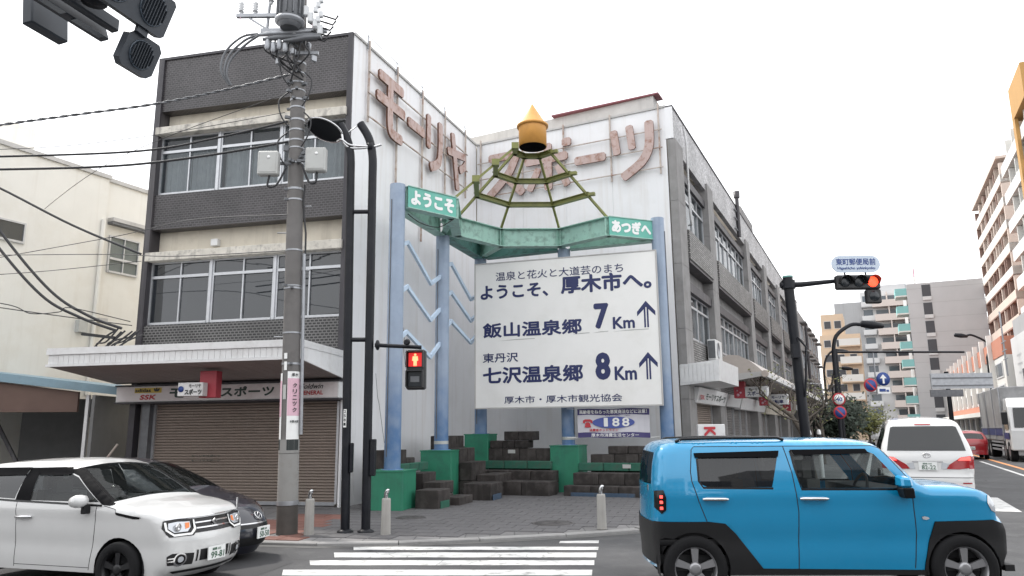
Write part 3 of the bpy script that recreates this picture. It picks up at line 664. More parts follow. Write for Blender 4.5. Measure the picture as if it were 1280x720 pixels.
# ---- right street front
PIL = [(0, 1.0), (4.9, 6.0), (14.2, 15.3), (20.6, 21.8), (27., 28.3), (33.9, 35.3), (40.8, 42.0)]
for a, c in PIL:
    q = MB(); zz = [0, 2.6, 4.7, 6.7, 8.7, 10.72]
    o = MB(); o.fbox(FS, a+(.004 if a else .0), c, -.5 if a else -.012, .0, 0, 10.72); po = o.build('pilaster', 'concrete', store)
    for z0, z1 in zip(zz[:-1], zz[1:]):
        q = MB(); q.fbox(FS, a+.006, c-.006, 0, .24, z0+.005, z1-.005); q.build('pilaster_panel', 'concrete', po)
fb('mosaic_fascia', 'tile_mosaic', FS, .015, 42, -.012, .17, 10.46, HT)
fb('roof_coping', 'pier', FS, .0, 42.05, -.05, .2, HT+.002, HT+.05)
fb('corner_pier', 'white_wall', FS, -.02, .012, -.06, .19, 10.74, HT-.01)
for (a0, a1), (c0, c1) in zip(PIL[:-1], PIL[1:]):
    s0, s1 = a1, c0; nb = max(1, round((s1-s0)/2.05)); w = (s1-s0)/nb
    near = s0 < 21
    fb('beam', 'pier', FS, s0, s1, -.35, .12, 9.78, 10.05); fb('soffit_recess', 'concrete', FS, s0, s1, -.42, -.2, 9.6, 10.46)
    sp = fb('tile_spandrel', 'tile_grey', FS, s0+.03, s1-.03, -.35, .3, 7.03, 8.0); fb('spandrel_foot', 'pier', FS, s0+.03, s1-.03, -.35, .27, 6.93, 7.028)
    fb('band', 'concrete', FS, s0, s1, -.4, -.12, 6.3, 6.95); fb('eave', 'pier', FS, s0, s1, -.35, .16, 6.05, 6.35)
    fb('tile_spandrel', 'tile_grey', FS, s0, s1, -.35, .08, 3.0, 4.55)
    for z0, z1 in ((8.02, 9.78), (4.57, 6.05)): fb('back_room', 'interior', FS, s0, s1, -.48, -.36, z0, z1)
    for k in range(nb):
        for z0, z1, tr in ((8.02, 9.78, 9.25), (4.57, 6.05, 5.65)):
            window(FS, s0+w*k+.01, s0+w*(k+1)-.01, z0, z1, tr, .02, 2 if near else 2, 'glass_side', curtain=near, sill=False)
# drain pipe, rooftop boxes
q = MB(); q.tube([FS(12.1, .26, 10.35), FS(12.1, .26, 12.25)], .09, 10, 'pier'); q.lathe(FS(12.1, .26, 12.2), [(.14, 0), (.15, .3), (.1, .3)], 10, 'pier'); q.build('drain_pipe', 'pier', store)
for z in (10.6, 11.1, 11.5):
    q = MB(); q.fbox(FS, 11.4, 12.1, .19, .24, z, z+.04); q.build('pipe_bracket', 'galv', store)
fb('roof_box', 'concrete', FS, 17.2, 21.5, -2.6, -.3, HT, 13.3); fb('roof_tank', 'galv', FS, 22, 24, -2.4, -.5, HT, 12.9)
fb('roof_rail', 'pier', FS, 5.6, 9.2, -.5, -.1, HT+.06, 12.05)
# white pipe at the first bay
q = MB(); q.tube([FS(1.1, .28, 11.5), FS(1.35, .3, 11.0), FS(1.4, .28, 8.6), FS(1.7, .25, 8.3), FS(2.0, .1, 8.4)], .035, 8); q.build('white_pipe', 'white_metal', store)
# ground floor of the right front: shutters and doors
fb('shop_recess', 'dark', FS, .05, 42, -.45, -.3, 0, 3.0)
fb('lintel', 'concrete', FS, 1.0, 42, -.3, .05, 2.62, 3.0)
shutter(FS, 1.1, 4.8, .1, 2.6, -.1)
k = 6.1
mat('roller_grey', (.20, .19, .185), .6, .1, var=.15, vscale=2)
while k < 40:
    shutter(FS, k+.06, k+1.5, .1, 2.6, -.12, mt='roller_grey'); k += 1.68
# white ribbed canopy end at the corner, then a barrel canopy
q = MB(); q.faces([FS(-.02, 0, 3.0), FS(-.02, 1.14, 3.1), FS(-.02, 1.16, 3.72), FS(-.02, 0, 3.6), FS(3.4, 0, 3.0), FS(3.4, 1.14, 3.1), FS(3.4, 1.16, 3.72), FS(3.4, 0, 3.6)], [(0, 1, 2, 3), (4, 7, 6, 5), (1, 5, 6, 2), (3, 2, 6, 7), (0, 4, 5, 1)])
cn = q.build('corner_canopy', 'white_metal', store)
for k in range(9):
    q = MB(); q.fbox(FS, -.035, -.022, .03+k*.122, .03+k*.122+.112, 3.09, 3.62); q.build('canopy_strip', 'white_metal', cn)
mat('canopy_tan', (.44, .39, .355), .5, var=.06)
q = MB(); arc = [(2.05*math.cos(R(a))*.5+.75, .62*math.sin(R(a))+3.55) for a in range(0, 181, 15)]
arc = [(.0, 3.62), (.05, 3.95), (.25, 4.2), (.55, 4.33), (.9, 4.3), (1.25, 4.12), (1.55, 3.86), (1.78, 3.62)]
n = len(arc); vs = [FS(5.2, a, z) for a, z in arc]+[FS(41.5, a, z) for a, z in arc]
q.faces(vs, [(i, i+1, n+i+1, n+i) for i in range(n-1)], None, True); q.poly(vs[:n]); q.poly(vs[n:][::-1]); q.poly([vs[0], vs[n-1], vs[2*n-1], vs[n]])
bc = q.build('barrel_canopy', 'canopy_tan', store)
q = MB(); q.fbox(FS, 5.15, 41.5, 1.7, 1.85, 3.5, 3.68); q.build('gutter', 'white_metal', bc)
q = MB(); q.faces([FS(5.0, 0, 3.28), FS(5.0, 1.7, 3.52), FS(5.0, 1.7, 3.68), FS(5.0, 0, 3.6), FS(5.19, 0, 3.28), FS(5.19, 1.7, 3.52), FS(5.19, 1.7, 3.68), FS(5.19, 0, 3.6)], [(0, 1, 2, 3), (4, 7, 6, 5), (0, 4, 5, 1), (2, 6, 7, 3), (1, 5, 6, 2)]); q.build('canopy_end', 'concrete_pale', bc)
q = MB(); q.tube([FS(5.1, 1.8, 3.6), FS(4.96, 1.8, 3.6)], .12, 12); q.build('end_cap', 'rust_frame', bc)
# sign boards along the right front
def front_sign(label, s0, s1, z0, z1, n, txt=None, mt='white_metal', tcol='green_print'):
    t = thing('fascia_sign', label, 'sign', FS((s0+s1)/2, n, z0))
    q = MB(); q.faces([FS(s0, n-.25, z0), FS(s1, n-.25, z0), FS(s1, n, z0), FS(s0, n, z0), FS(s0, n-.25, z1), FS(s1, n-.25, z1), FS(s1, n+.12, z1), FS(s0, n+.12, z1)], [(0, 1, 2, 3), (4, 7, 6, 5), (3, 2, 6, 7), (0, 4, 5, 1), (0, 3, 7, 4), (1, 5, 6, 2)]); q.build('sign_box', mt, t)
    if txt:
        up = FS(0, .12, z1)-FS(0, 0, z0); h = up.length
        lettering('lettering', txt, FS(s0+(s1-s0)*.25, n, z0)+up*.25, FS.d, up, (s1-s0)*.7, h*.5, tcol, t, .035, .006)
    return t
s_ = front_sign('white sign with dark katakana at the corner end of the right-hand shop front', .75, 5.6, 2.52, 2.98, .28, 'モーリヤスポーツ')
lettering('lettering', 'SSK', FS(1.0, .32, 2.62), FS.d, (0, 0, 1), .6, .14, 'red_paint', s_, .05, .05)
front_sign('bare white sign panel with a small black mark beyond the corner sign', 6.1, 9.0, 2.55, 2.98, .25)
front_sign('long faded white sign panel in the middle of the right-hand front', 9.2, 16.5, 2.5, 2.98, .25)
front_sign('long cream sign panel at the far end of the right-hand front', 17, 30, 2.45, 2.98, .25, mt='cream')
def street_hung(label, s, n0, n1, z0, z1, rows):
    t = thing('hanging_sign', label, 'sign', FS(s, (n0+n1)/2, z0)); w = n1-n0
    q = MB(); q.fbox(FS, s, s+.5, n0, n0+w*.33, z0-.03, z1+.2); rb = q.build('red_bracket', 'sign_red', t, .01)
    for k, (a, z) in enumerate(((.12, .1), (.2, .2), (.1, .3))):
        q = MB(); q.lathe(FS(s-.002, n0+w*a, z0+z*.8), [(.05-.01*k, 0), (.05-.01*k, .006), (0, .006)], 12, ax=-FS.d); q.build('dot', 'pink_print', rb)
    q = MB(); q.fbox(FS, s+.02, s+.48, n0+w*.33+.003, n1, z0, z1); q.build('sign_box', 'white_metal', t, .01)
    for body, x0, x1, y0, h, mt in rows: lettering('lettering', body, FS(s+.015, n0+w*x0, z0+(z1-z0)*y0), FS.n, UZ, w*(x1-x0), (z1-z0)*h, mt, t, .04, .004)
    return t
street_hung('nearest hanging box sign with red bracket under the barrel canopy', 6.0, .55, 1.72, 2.85, 3.22, [('モーリヤ', .45, .8, .6, .26, 'black_print'), ('スポーツ', .4, .9, .12, .42, 'navy')])
street_hung('second hanging box sign with navy writing under the barrel canopy', 12.5, .55, 1.75, 2.75, 3.2, [('モーリヤ', .45, .9, .55, .3, 'navy'), ('自転車', .4, .85, .1, .35, 'navy')])
street_hung('farthest hanging box sign with red bracket under the barrel canopy', 22, .55, 1.75, 2.7, 3.2, [])
# air conditioner by the first upper window
ac = thing('air_conditioner', 'white outdoor air conditioner unit on the ledge above the corner canopy', 'air conditioner', FS(4.2, .3, 4.3))
q = MB(); q.fbox(FS, 3.7, 4.85, .14, .42, 4.05, 4.75); q.build('casing', 'white_metal', ac, .015)
q = MB(); q.lathe(FS(4.15, .422, 4.4), [(.28, 0), (.28, .012), (.25, .012), (.25, .003), (0, .003)], 20, ax=FS.n); q.build('fan_grille', 'galv', ac)
q = MB(); q.fbox(FS, 3.69, 3.698, .16, .4, 4.1, 4.7)
q.build('side_grille', 'galv_dark', ac)
q = MB()
for s_ in (3.85, 4.65): q.fbox(FS, s_, s_+.06, .1, .5, 3.98, 4.048); q.fbox(FS, s_, s_+.06, .1, .14, 3.6, 3.98)
q.build('bracket', 'galv', ac)
# white box with a red K
kb = thing('advert_box', 'white box sign with a red letter on the pavement by the right-hand shutters', 'sign', FS(1.3, 1.2, SW))
kc = Vector((4.95, 19.0, 0))
q = MB(); q.box(kc+Vector((0, 0, 1.62)), (.66, .24, .44), -8); q.build('sign_box', 'white_metal', kb, .012)
q = MB(); q.box(kc+Vector((0, 0, .75)), (.5, .2, 1.29), -8); q.build('stand', 'galv_dark', kb)
lettering('lettering', 'K', kc+Vector((-.2, -.1, 1.78)), (0, 0, -1), (1, -.14, 0), .24, .28, 'red_paint', kb, .06, .02)
# ------------------------------------------------------------------ welcome gate with its cone
gate = thing('welcome_gate', 'steel welcome gate with blue columns, teal beams and an olive cone frame', 'monument', (.6, 19.0, 0))
ZB, ZT = 6.98, 7.52
AX = Vector((.6, 19.0, 0)); RV = 2.25
V = [AX+Vector((math.cos(R(a)), math.sin(R(a)), 0))*RV for a in (204, 159, 114, 69, 24)]
cols = [Vector((-2.72, 17.1, 0)), Vector((-1.88, 19.75, 0)), Vector((-.97, 22.5, 0)), Vector((1.55, 21.45, 0)), Vector((4.15, 20.42, 0))]
base_z = [.89, 1.25, 1.64, 1.31, 1.2]; tops = [7.56, 6.98, 6.98, 6.98, 7.62]
for i, (c, z0, z1) in enumerate(zip(cols, base_z, tops)):
    r_ = .185
    q = MB(); q.lathe(c, [(r_, z0-.05), (r_, z1)], 22)
    co = q.build('column', 'column_paint', gate)
    q = MB(); q.lathe(c, [(r_+.06, z0-.01), (r_+.06, z0+.025), (r_, z0+.025)], 22); q.build('base_plate', 'blue_low', co)
    # clamp bands and a cable run down the shaft
    a_ = -2.2 if i < 3 else -.5
    p_ = c+Vector((math.cos(a_), math.sin(a_), 0))*(r_+.012)
    q = MB(); q.tube([p_+Vector((0, 0, z)) for z in (z0+.3, 3.0, 5.0, z1-.4)], .012, 6); q.build('conduit', 'galv_dark', co)
    if i in (1, 3): 
        q = MB(); q.lathe(c, [(r_+.004, z0+.16), (r_+.004, z0+.24)], 22); q.build('band', 'box_grey', co)
    # green pedestal
    ps = .37 if i in (0, 1, 3) else .33
    rz = (-13, -14, -20, -22, -22)[i]
    q = MB(); q.box((c.x, c.y, z0/2), (2*ps*1.12, 2*ps*1.12, z0-.012), rz); q.build('pedestal', 'green_box', gate, .012)
    q = MB(); mm = Matrix.Rotation(R(rz), 3, 'Z')
    q.box((c.x, c.y, z0-.003), (2*ps*1.12+.03, 2*ps*1.12+.03, .03), rz); q.build('pedestal_cap', 'green_box', gate)
def ibeam(name, a, c, z0, z1, mt='teal', fw=.26, parent=gate, ext=0., stiff=()):
    a = Vector((a.x, a.y, 0)); c = Vector((c.x, c.y, 0)); t = (c-a).normalized(); a = a-t*ext; c = c+t*ext
    q = MB(); zc = (z0+z1)/2
    q.beam(a+Vector((0, 0, zc)), c+Vector((0, 0, zc)), .02, z1-z0-.04); q.beam(a+Vector((0, 0, z1-.012)), c+Vector((0, 0, z1-.012)), fw, .022); q.beam(a+Vector((0, 0, z0+.012)), c+Vector((0, 0, z0+.012)), fw, .022)
    o = q.build(name, mt, parent)
    for s_ in stiff:
        p = a.lerp(c, s_); q = MB(); nn = Vector((-t.y, t.x, 0)); q.beam(p-nn*fw*.48+Vector((0, 0, zc)), p+nn*fw*.48+Vector((0, 0, zc)), .016, z1-z0-.046); q.build('stiffener', mt, o)
    return o
for a, c in zip(V[:-1], V[1:]): ibeam('ring_beam', a, c, ZB, ZT, ext=.05, stiff=(.02, .98))
# beams following the columns round the back
for k, (a, c) in enumerate(zip(cols[:-1], cols[1:])):
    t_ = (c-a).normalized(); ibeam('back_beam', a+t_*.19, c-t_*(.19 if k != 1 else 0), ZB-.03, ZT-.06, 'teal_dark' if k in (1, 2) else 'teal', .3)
# ties from the column heads to the ring
for a, c in ((cols[1], V[1]), (cols[2], V[2]), (cols[3], V[3])): ibeam('tie_beam', a, c, ZB+.01, ZT-.1, 'teal', .2)
ibeam('tie_beam', cols[1], V[0], ZB+.04, ZT-.14, 'teal', .16)
# two lettered beams at the front
def name_beam(a, c, body, label):
    t = (c-a).normalized(); o = ibeam('name_beam', a, c, ZB, ZT+.02, 'teal', .26)
    nn = Vector((t.y, -t.x, 0)); nn = nn if nn.y < 0 else -nn
    q = MB(); q.beam(a+nn*.1+Vector((0, 0, (ZB+ZT)/2+.01)), c+nn*.1+Vector((0, 0, (ZB+ZT)/2+.01)), .02, ZT-ZB-.03); q.build('face_plate', 'teal_face', o)
    L_ = (c-a).length
    lettering('lettering', body, a+nn*.112+t*L_*.05+Vector((0, 0, ZB+.1)), t, UZ, L_*.9, .37, 'white_paint', o, .075, .004)
    o['label'] = label; return o
name_beam(cols[0]+Vector((.19, .04, 0)), V[0], 'ようこそ', 'teal beam lettered in white on the left')
name_beam(V[4], cols[4]+Vector((-.19, .03, 0)), 'あつぎへ', 'teal beam lettered in white on the right')
# cone of olive ribs and rings
ZTOP, RT = 9.22, .47
def conep(a, t): return AX+Vector((math.cos(R(a)), math.sin(R(a)), 0))*(RV+(RT-RV)*t)+Vector((0, 0, ZT+(ZTOP-ZT)*t))
for a in (204, 159, 114, 69, 24):
    q = MB(); n_ = Vector((math.cos(R(a)), math.sin(R(a)), 0)); q.beam(conep(a, 0), conep(a, 1.0), .058, .062, up=n_); q.build('rib', 'olive', gate)
for t_, h in ((.34, .12), (.65, .12), (.97, .12)):
    for a0, a1 in zip((204, 159, 114, 69), (159, 114, 69, 24)):
        p, q_ = conep(a0, t_), conep(a1, t_); ex = (q_-p).normalized()*.07
        q = MB(); n_ = Vector((math.cos(R((a0+a1)/2)), math.sin(R((a0+a1)/2)), 0))
        q.beam(p-ex, q_+ex, .02, h); q.beam(p-ex+Vector((0, 0, h/2)), q_+ex+Vector((0, 0, h/2)), .13, .016); q.beam(p-ex-Vector((0, 0, h/2)), q_+ex-Vector((0, 0, h/2)), .13, .016)
        q.build('ring_bar', 'olive', gate)
    p = conep(204, t_); q = MB(); q.beam(p+Vector((0, .07, 0)), p+Vector((0, -.13, -.0)), .19, h+.05, up=(0, 0, 1)); q.build('end_plate', 'olive', gate)
    p = conep(24, t_); q = MB(); q.beam(p+Vector((.02, -.02, 0)), p+Vector((.2, -.09, 0)), .12, h*.7); q.build('end_plate', 'olive', gate)
q = MB(); q.lathe(AX, [(.36, 9.24), (.375, 9.24), (.375, 9.82)], 32, cap=False); q.lathe(AX, [(.36, 9.24), (.36, 9.5), (0, 9.5)], 32, 'dark', cap=False); dr = q.build('cone_drum', 'yellow', gate)
q = MB(); q.lathe(AX, [(.37, 9.80), (.425, 9.80), (.43, 9.845), (.425, 9.86), (.36, 9.9), (.0, 10.5)], 32); q.build('cone_cap', 'yellow', dr)
# zigzag bracing between the left columns
for A, Bc, zs in ((cols[0], cols[1], [(6.13, 6.28, 5.52, 5.81), (4.97, 5.18, 4.56, 4.92), (3.85, 4.08, 3.6, 4.0)]), (cols[1], cols[2], [(6.19, 6.34, 5.57, 5.81), (5.34, 5.53, 4.93, 5.23), (4.46, 4.72, 4.28, 4.66)])):
    t_ = (Bc-A).normalized(); L_ = (Bc-A).length
    for z0, z1, z2, z3 in zs:
        pts = [A+t_*.18+Vector((0, 0, z0)), A+t_*.6+Vector((0, 0, z1)), A+t_*(L_*.72)+Vector((0, 0, z2)), A+t_*(L_-.18)+Vector((0, 0, z3))]
        q = MB()
        for p, r_ in zip(pts[:-1], pts[1:]): q.beam(p, r_+(r_-p).normalized()*.03, .07, .095)
        q.build('zigzag_brace', 'blue_brace', gate)
# loose cable along the left lettered beam
q = MB(); q.tube([Vector(p) for p in curve([(-2.5, 17.3, 6.9), (-2.2, 17.5, 6.72), (-1.8, 17.8, 6.7), (-1.45, 18.0, 6.95)])], .012, 5); q.build('loose_cable', 'cable', gate)
# ------------------------------------------------------------------ big welcome board
BL = Vector((-1.08, 21.6, 0)); BR = Vector((3.96, 20.0, 0)); bd = (BR-BL).normalized(); BWD = (BR-BL).length
FB = Frame(BL, math.degrees(math.atan2(bd.y, bd.x)))
Z0, Z1 = 2.38, 6.58
board = thing('welcome_board', 'big white welcome board with navy Japanese lettering and two upward arrows', 'sign', FB(BWD/2, 0, Z0))
q = MB(); q.fbox(FB, 0, BWD, -.09, 0, Z0, Z1); q.build('panel', 'board_white', board, .008)
q = MB()
for a, c, z0, z1 in ((-.03, 0, Z0-.03, Z1+.03), (BWD, BWD+.03, Z0-.03, Z1+.03)): q.fbox(FB, a, c, -.1, .012, z0, z1)
q.fbox(FB, 0, BWD, -.1, .012, Z1, Z1+.03); q.fbox(FB, 0, BWD, -.1, .012, Z0-.03, Z0); q.build('frame', 'concrete_pale', board)
for s_ in (.05, BWD-.2, 2.75):
    q = MB(); q.fbox(FB, s_, s_+.14, -.36, -.1, 3.2, 3.3); q.fbox(FB, s_, s_+.14, -.36, -.1, 5.6, 5.7); q.build('bracket', 'blue_col', board)
def bt(body, x0, x1, y0, y1, bold=.03):
    """print on the board; x, y as fractions from the lower left corner"""
    h = Z1-Z0
    return lettering('lettering', body, FB(BWD*x0, .0, Z0+h*y0), FB.d, UZ, BWD*(x1-x0), h*(y1-y0), 'navy', board, bold, .004)
bt('温泉と花火と大道芸のまち', .12, .83, .872, .935, .012)
bt('ようこそ、', .03, .42, .745, .845, .05); bt('厚木市へ。', .49, .975, .75, .875, .05)
bt('飯山温泉郷', .043, .60, .475, .58, .045)
bt('七沢温泉郷', .043, .60, .16, .275, .045)
bt('東丹沢', .043, .245, .305, .37, .025)
bt('7', .665, .745, .50, .672, .07); bt('Km', .765, .88, .495, .575, .05)
bt('8', .665, .745, .165, .345, .07); bt('Km', .765, .88, .16, .25, .05)
bt('厚木市・厚木市観光協会', .165, .80, .025, .075, .015)
for y in (.495, .16):
    q = MB(); h = Z1-Z0; X = lambda x, z: FB(BWD*x, .004, Z0+h*(y+z))
    for a, c in ((.928, .937), (.943, .952)): q.poly([X(a, 0), X(c, 0), X(c, .135), X(a, .135)])
    q.poly([X(.94, .175), X(.94, .135), X(.893, .075), X(.893, .105)]); q.poly([X(.94, .175), X(.987, .105), X(.987, .075), X(.94, .135)])
    q.build('arrow', 'navy', board)
for x0, x1, y in ((.13, .34, .452), (.55, .64, .472), (.655, .74, .476), (.76, .95, .478)):
    q = MB(); q.poly([FB(BWD*x0, .003, Z0+(Z1-Z0)*y), FB(BWD*x1, .003, Z0+(Z1-Z0)*(y+.004)), FB(BWD*x1, .003, Z0+(Z1-Z0)*(y+.009)), FB(BWD*(x0+x1)/2, .003, Z0+(Z1-Z0)*(y+.008))]); q.build('scrape_mark', 'box_grey', board)
# ------------------------------------------------------------------ banner below it
FN = Frame((1.78, 20.95, 0), -17)
ban = thing('banner', 'white and purple banner with a red telephone and the number 188 below the big board', 'banner', FN(.95, 0, 1.55))
def cloth(s0, s1, z0, z1, mt, name, n=0., seg=12):
    q = MB(); g_ = lambda i, z: FN(s0+(s1-s0)*i/seg, n+.018*math.sin(i*1.1+z*3), z+.012*math.sin(i*.9))
    for i in range(seg): 
        q.poly([g_(i, z0), g_(i+1, z0), g_(i+1, z1), g_(i, z1)], None, True)
    return q.build(name, mt, ban)
Bz0, Bz1 = 1.52, 2.3; bw = 1.98
cloth(0, bw, Bz0+.14, Bz1-.17, 'banner_white', 'cloth'); cloth(0, bw, Bz1-.168, Bz1, 'banner_navy', 'top_band'); cloth(0, bw, Bz0, Bz0+.138, 'banner_navy', 'bottom_band')
lettering('lettering', '高齢者をねらった悪質商法などに注意！', FN(.06, .022, Bz1-.135), FN.d, UZ, bw-.12, .11, 'white_paint', ban, .03, .004)
lettering('lettering', '厚木市消費生活センター', FN(.38, .022, Bz0+.02), FN.d, UZ, 1.3, .1, 'white_paint', ban, .02, .004)
q = MB(); ec = FN(1.0, .03, Bz0+.41); q.faces([ec+FN.d*(.58*math.cos(t))+Vector((0, 0, .155*math.sin(t))) for t in [i*math.pi/18 for i in range(36)]], [tuple(range(36))]); q.build('blue_oval', 'banner_blue', ban, recalc=False)
for k_, ch in enumerate('188'): lettering('lettering', ch, FN(.70+k_*.27+(.04 if k_ == 0 else 0), .034, Bz0+.3), FN.d, UZ, .11 if k_ == 0 else .2, .235, 'white_paint', ban, .05, .004)
lettering('lettering', '消費者ホットライン', FN(.33, .034, Bz0+.17), FN.d, UZ, .8, .075, 'red_paint', ban, .04, .006)
lettering('lettering', 'い  や  や', FN(.78, .034, Bz0+.575), FN.d, UZ, .68, .035, 'banner_navy', ban, .03, .004)
# telephone emblem
q = MB(); T = lambda x, z: FN(.16+x, .034, Bz0+.28+z)
q.poly([T(.04, 0), T(.22, 0), T(.2, .1), T(.16, .14), T(.1, .14), T(.06, .1)]); q.poly([T(-.01, .12), T(.05, .12), T(.06, .16), T(.2, .16), T(.21, .12), T(.27, .12), T(.26, .19), T(.2, .22), T(.06, .22), T(0, .19)])
q.build('telephone_mark', 'red_paint', ban)
q = MB()
for x, z in ((0, 0), (bw, 0), (0, 1), (bw, 1)):
    q.tube([FN(x, .0, Bz0+z*(Bz1-Bz0)), FN(x+(.25 if x else -.3), .0, Bz0+z*(Bz1-Bz0)+.02)], .008, 5)
q.build('tie_cord', 'white_paint', ban)
# ------------------------------------------------------------------ stepped block planter round the pedestals
steps = thing('block_steps', 'dark stained concrete block steps heaped around the green pedestals', 'steps', (.4, 21.0, 0))
_blk = {}
def block(c, sz, rz, mt='block'):
    k = (round(sz[0], 2), round(sz[1], 2), round(sz[2], 2), mt)
    if k not in _blk:
        q = MB(); q.box((0, 0, 0), sz); t_ = q.build('block_source', mt, None, .014); _blk[k] = t_.data; bpy.data.objects.remove(t_)
    o = bpy.data.objects.new('block', _blk[k]); COL.objects.link(o); o.parent = steps
    o.location = Vector(c)-steps.location; o.rotation_euler.z = R(rz)
def row(F, s0, s1, n0, n1, z0, z1, w, mt='block'):
    n = max(1, round((s1-s0)/w)); ww = (s1-s0)/n; az = math.degrees(math.atan2(F.d.y, F.d.x)); nz = max(1, round((z1-z0)/.38)); hh = (z1-z0)/nz
    for k in range(n):
        for j in range(nz):
            c = F(s0+ww*(k+.5), (n0+n1)/2+random.uniform(-.012, .012), z0+hh*(j+.5)); block(c, (ww-.012, abs(n1-n0)-.008, hh-.008), az+random.uniform(-.8, .8), mt)
# left run, along the left wall between the pedestals (frame FLW: s inwards, n towards the open corner)
FA = Frame((cols[0].x+.42, cols[0].y-.15, 0), math.degrees(math.atan2(cols[1].y-cols[0].y, cols[1].x-cols[0].x)))
row(FA, .15, .85, .05, .62, 0, .46, .7); row(FA, .25, .75, .625, .65, .03, .22, .5, 'block_green')
row(FA, .9, 1.7, -.1, .35, 0, .58, .8); row(FA, 1.0, 1.9, .36, .78, 0, .24, .9); row(FA, .95, 1.75, -.5, -.12, 0, .78, .8)
row(FA, .55, 2.1, -.66, -.5, .80, 1.0, .52, 'block_green'); row(FA, .4, 1.2, -1.1, -.67, 0, 1.32, .4); row(FA, 1.22, 1.7, -1.1, -.67, 0, 1.12, .45)
row(FA, 3.1, 4.3, -.9, -.4, 0, 1.62, .6); row(FA, 3.0, 4.1, -.4, .0, 0, 1.3, .55); row(FA, 2.95, 4.0, .01, .35, 0, .95, .5)
row(FA, 2.3, 3.2, .36, 1.1, 0, .46, .9); row(FA, 3.25, 4.6, .36, .9, 0, .62, .65)
row(FA, 2.35, 3.0, 1.11, 1.14, .02, .2, .65, 'block_blue')
# back run between third and fourth pedestal
FB2 = Frame((cols[2].x, cols[2].y, 0), math.degrees(math.atan2(cols[3].y-cols[2].y, cols[3].x-cols[2].x)))
row(FB2, .0, 2.6, .5, 1.0, 0, .66, .62); row(FB2, -.4, 2.75, 1.02, 1.7, 0, .42, .78)
row(FB2, -.45, 2.4, .3, .55, .68, .90, .64, 'block_green'); row(FB2, -.2, 2.35, -.1, .28, 0, 1.24, .5); row(FB2, .42, 1.6, -.2, .29, 1.24, 1.46, .4)
row(FB2, .85, 1.75, -.3, .26, 1.46, 1.72, .45); row(FB2, -.9, -.35, .0, .5, 0, 1.3, .5)
# right run towards the last column
FB3 = Frame((cols[3].x, cols[3].y, 0), math.degrees(math.atan2(cols[4].y-cols[3].y, cols[4].x-cols[3].x)))
row(FB3, .42, 3.2, .5, 1.02, 0, .62, .7); row(FB3, .3, 3.2, 1.04, 1.5, 0, .32, .8); row(FB3, .42, 3.2, .28, .48, .64, .86, .62, 'block_green'); row(FB3, .7, 2.7, -.1, .27, 0, 1.08, .6); row(FB3, 1.2, 2.3, -.12, .26, 1.08, 1.30, .55)
row(FB3, .5, 2.2, 1.51, 1.54, .01, .16, .8, 'block_blue')
q = MB()
for F, s_, n_, z in ((FB2, 1.0, .29, 1.2), (FB3, 1.65, .49, .82)):
    p = MB(); p.fbox(F, s_, s_+.22, n_, n_+.012, z-.1, z); p.build('nameplate', 'box_grey', steps)
# ------------------------------------------------------------------ utility pole
PB = Vector((-3.84, 13.1, SW)); PT = Vector((-4.06, 13.1, 10.6))
def pp_(z): return PB.lerp(PT, (z-SW)/(PT.z-SW))
pole = thing('utility_pole', 'tall concrete utility pole carrying a transformer, grey boxes and many cables', 'utility pole', PB)
def prad(z): return .165-.004*z
def shaft(name, z0, z1, mt, extra=0., parent=pole, seg=24):
    q = MB(); n = max(2, int((z1-z0)/.6)); q.tube([pp_(z0+(z1-z0)*i/n) for i in range(n+1)], [prad(z0+(z1-z0)*i/n)+extra for i in range(n+1)], seg); return q.build(name, mt, parent)
shaft('shaft', SW, 10.6, 'pole_concrete'); shaft('foot_sleeve', SW-.01, .55, 'pole_foot', .012); shaft('lower_sleeve', .55, 1.38, 'pole_base', .012); shaft('lower_sleeve', 1.39, 1.62, 'pole_base', .014)
shaft('collar', .53, .6, 'galv', .022)
for z in (2.9, 3.45, 4.25, 4.3, 4.95, 5.9, 6.1, 6.6, 6.9, 7.05, 7.25, 7.45, 7.7, 7.85, 8.05, 8.2, 8.4, 8.6): 
    h = random.uniform(.02, .045); b_ = shaft('band', z, z+h, 'galv', .008)
    if random.random() < .75:
        q = MB(); a_ = random.uniform(2.2, 5.2); c = pp_(z+h/2)+Vector((math.cos(a_), math.sin(a_), 0))*(prad(z)+.03); q.box(c, (.07, .05, .04), math.degrees(a_)); q.build('clamp', 'galv_dark', b_)
# advertisement sheets on the lower shaft
def wrap(name, z0, z1, a0, a1, mt, extra, parent=pole):
    q = MB(); n = 8
    for i in range(n):
        A = [R(a0+(a1-a0)*(i+k)/n) for k in (0, 1)]
        q.poly([pp_(z)+Vector((math.cos(t), math.sin(t), 0))*(prad(z)+extra) for t, z in ((A[0], z0), (A[1], z0), (A[1], z1), (A[0], z1))], None, True)
    return q.build(name, mt, parent)
wrap('advert_sheet', 1.42, 2.78, -92, -8, 'white_paint', .012); wrap('advert_pink_field', 2.02, 2.66, -90, -10, 'pink_print', .0145); wrap('advert_black_field', 1.44, 1.62, -88, -12, 'black_print', .0145)
wrap('advert_sheet', 1.42, 2.75, -196, -128, 'white_paint', .012); wrap('advert_pink_field', 2.0, 2.62, -190, -130, 'pink_print', .0145); wrap('advert_black_field', 1.44, 1.62, -190, -134, 'black_print', .0145)
wrap('notice_plate', 2.8, 2.95, -118, -98, 'white_paint', .012); wrap('notice_plate', 2.3, 2.55, -122, -100, 'box_grey', .012); wrap('notice_plate', 3.0, 3.1, -120, -98, 'white_paint', .012)
a_ = R(-50); nrm = Vector((math.cos(a_), math.sin(a_), 0)); tx = Vector((-nrm.y, nrm.x, 0))
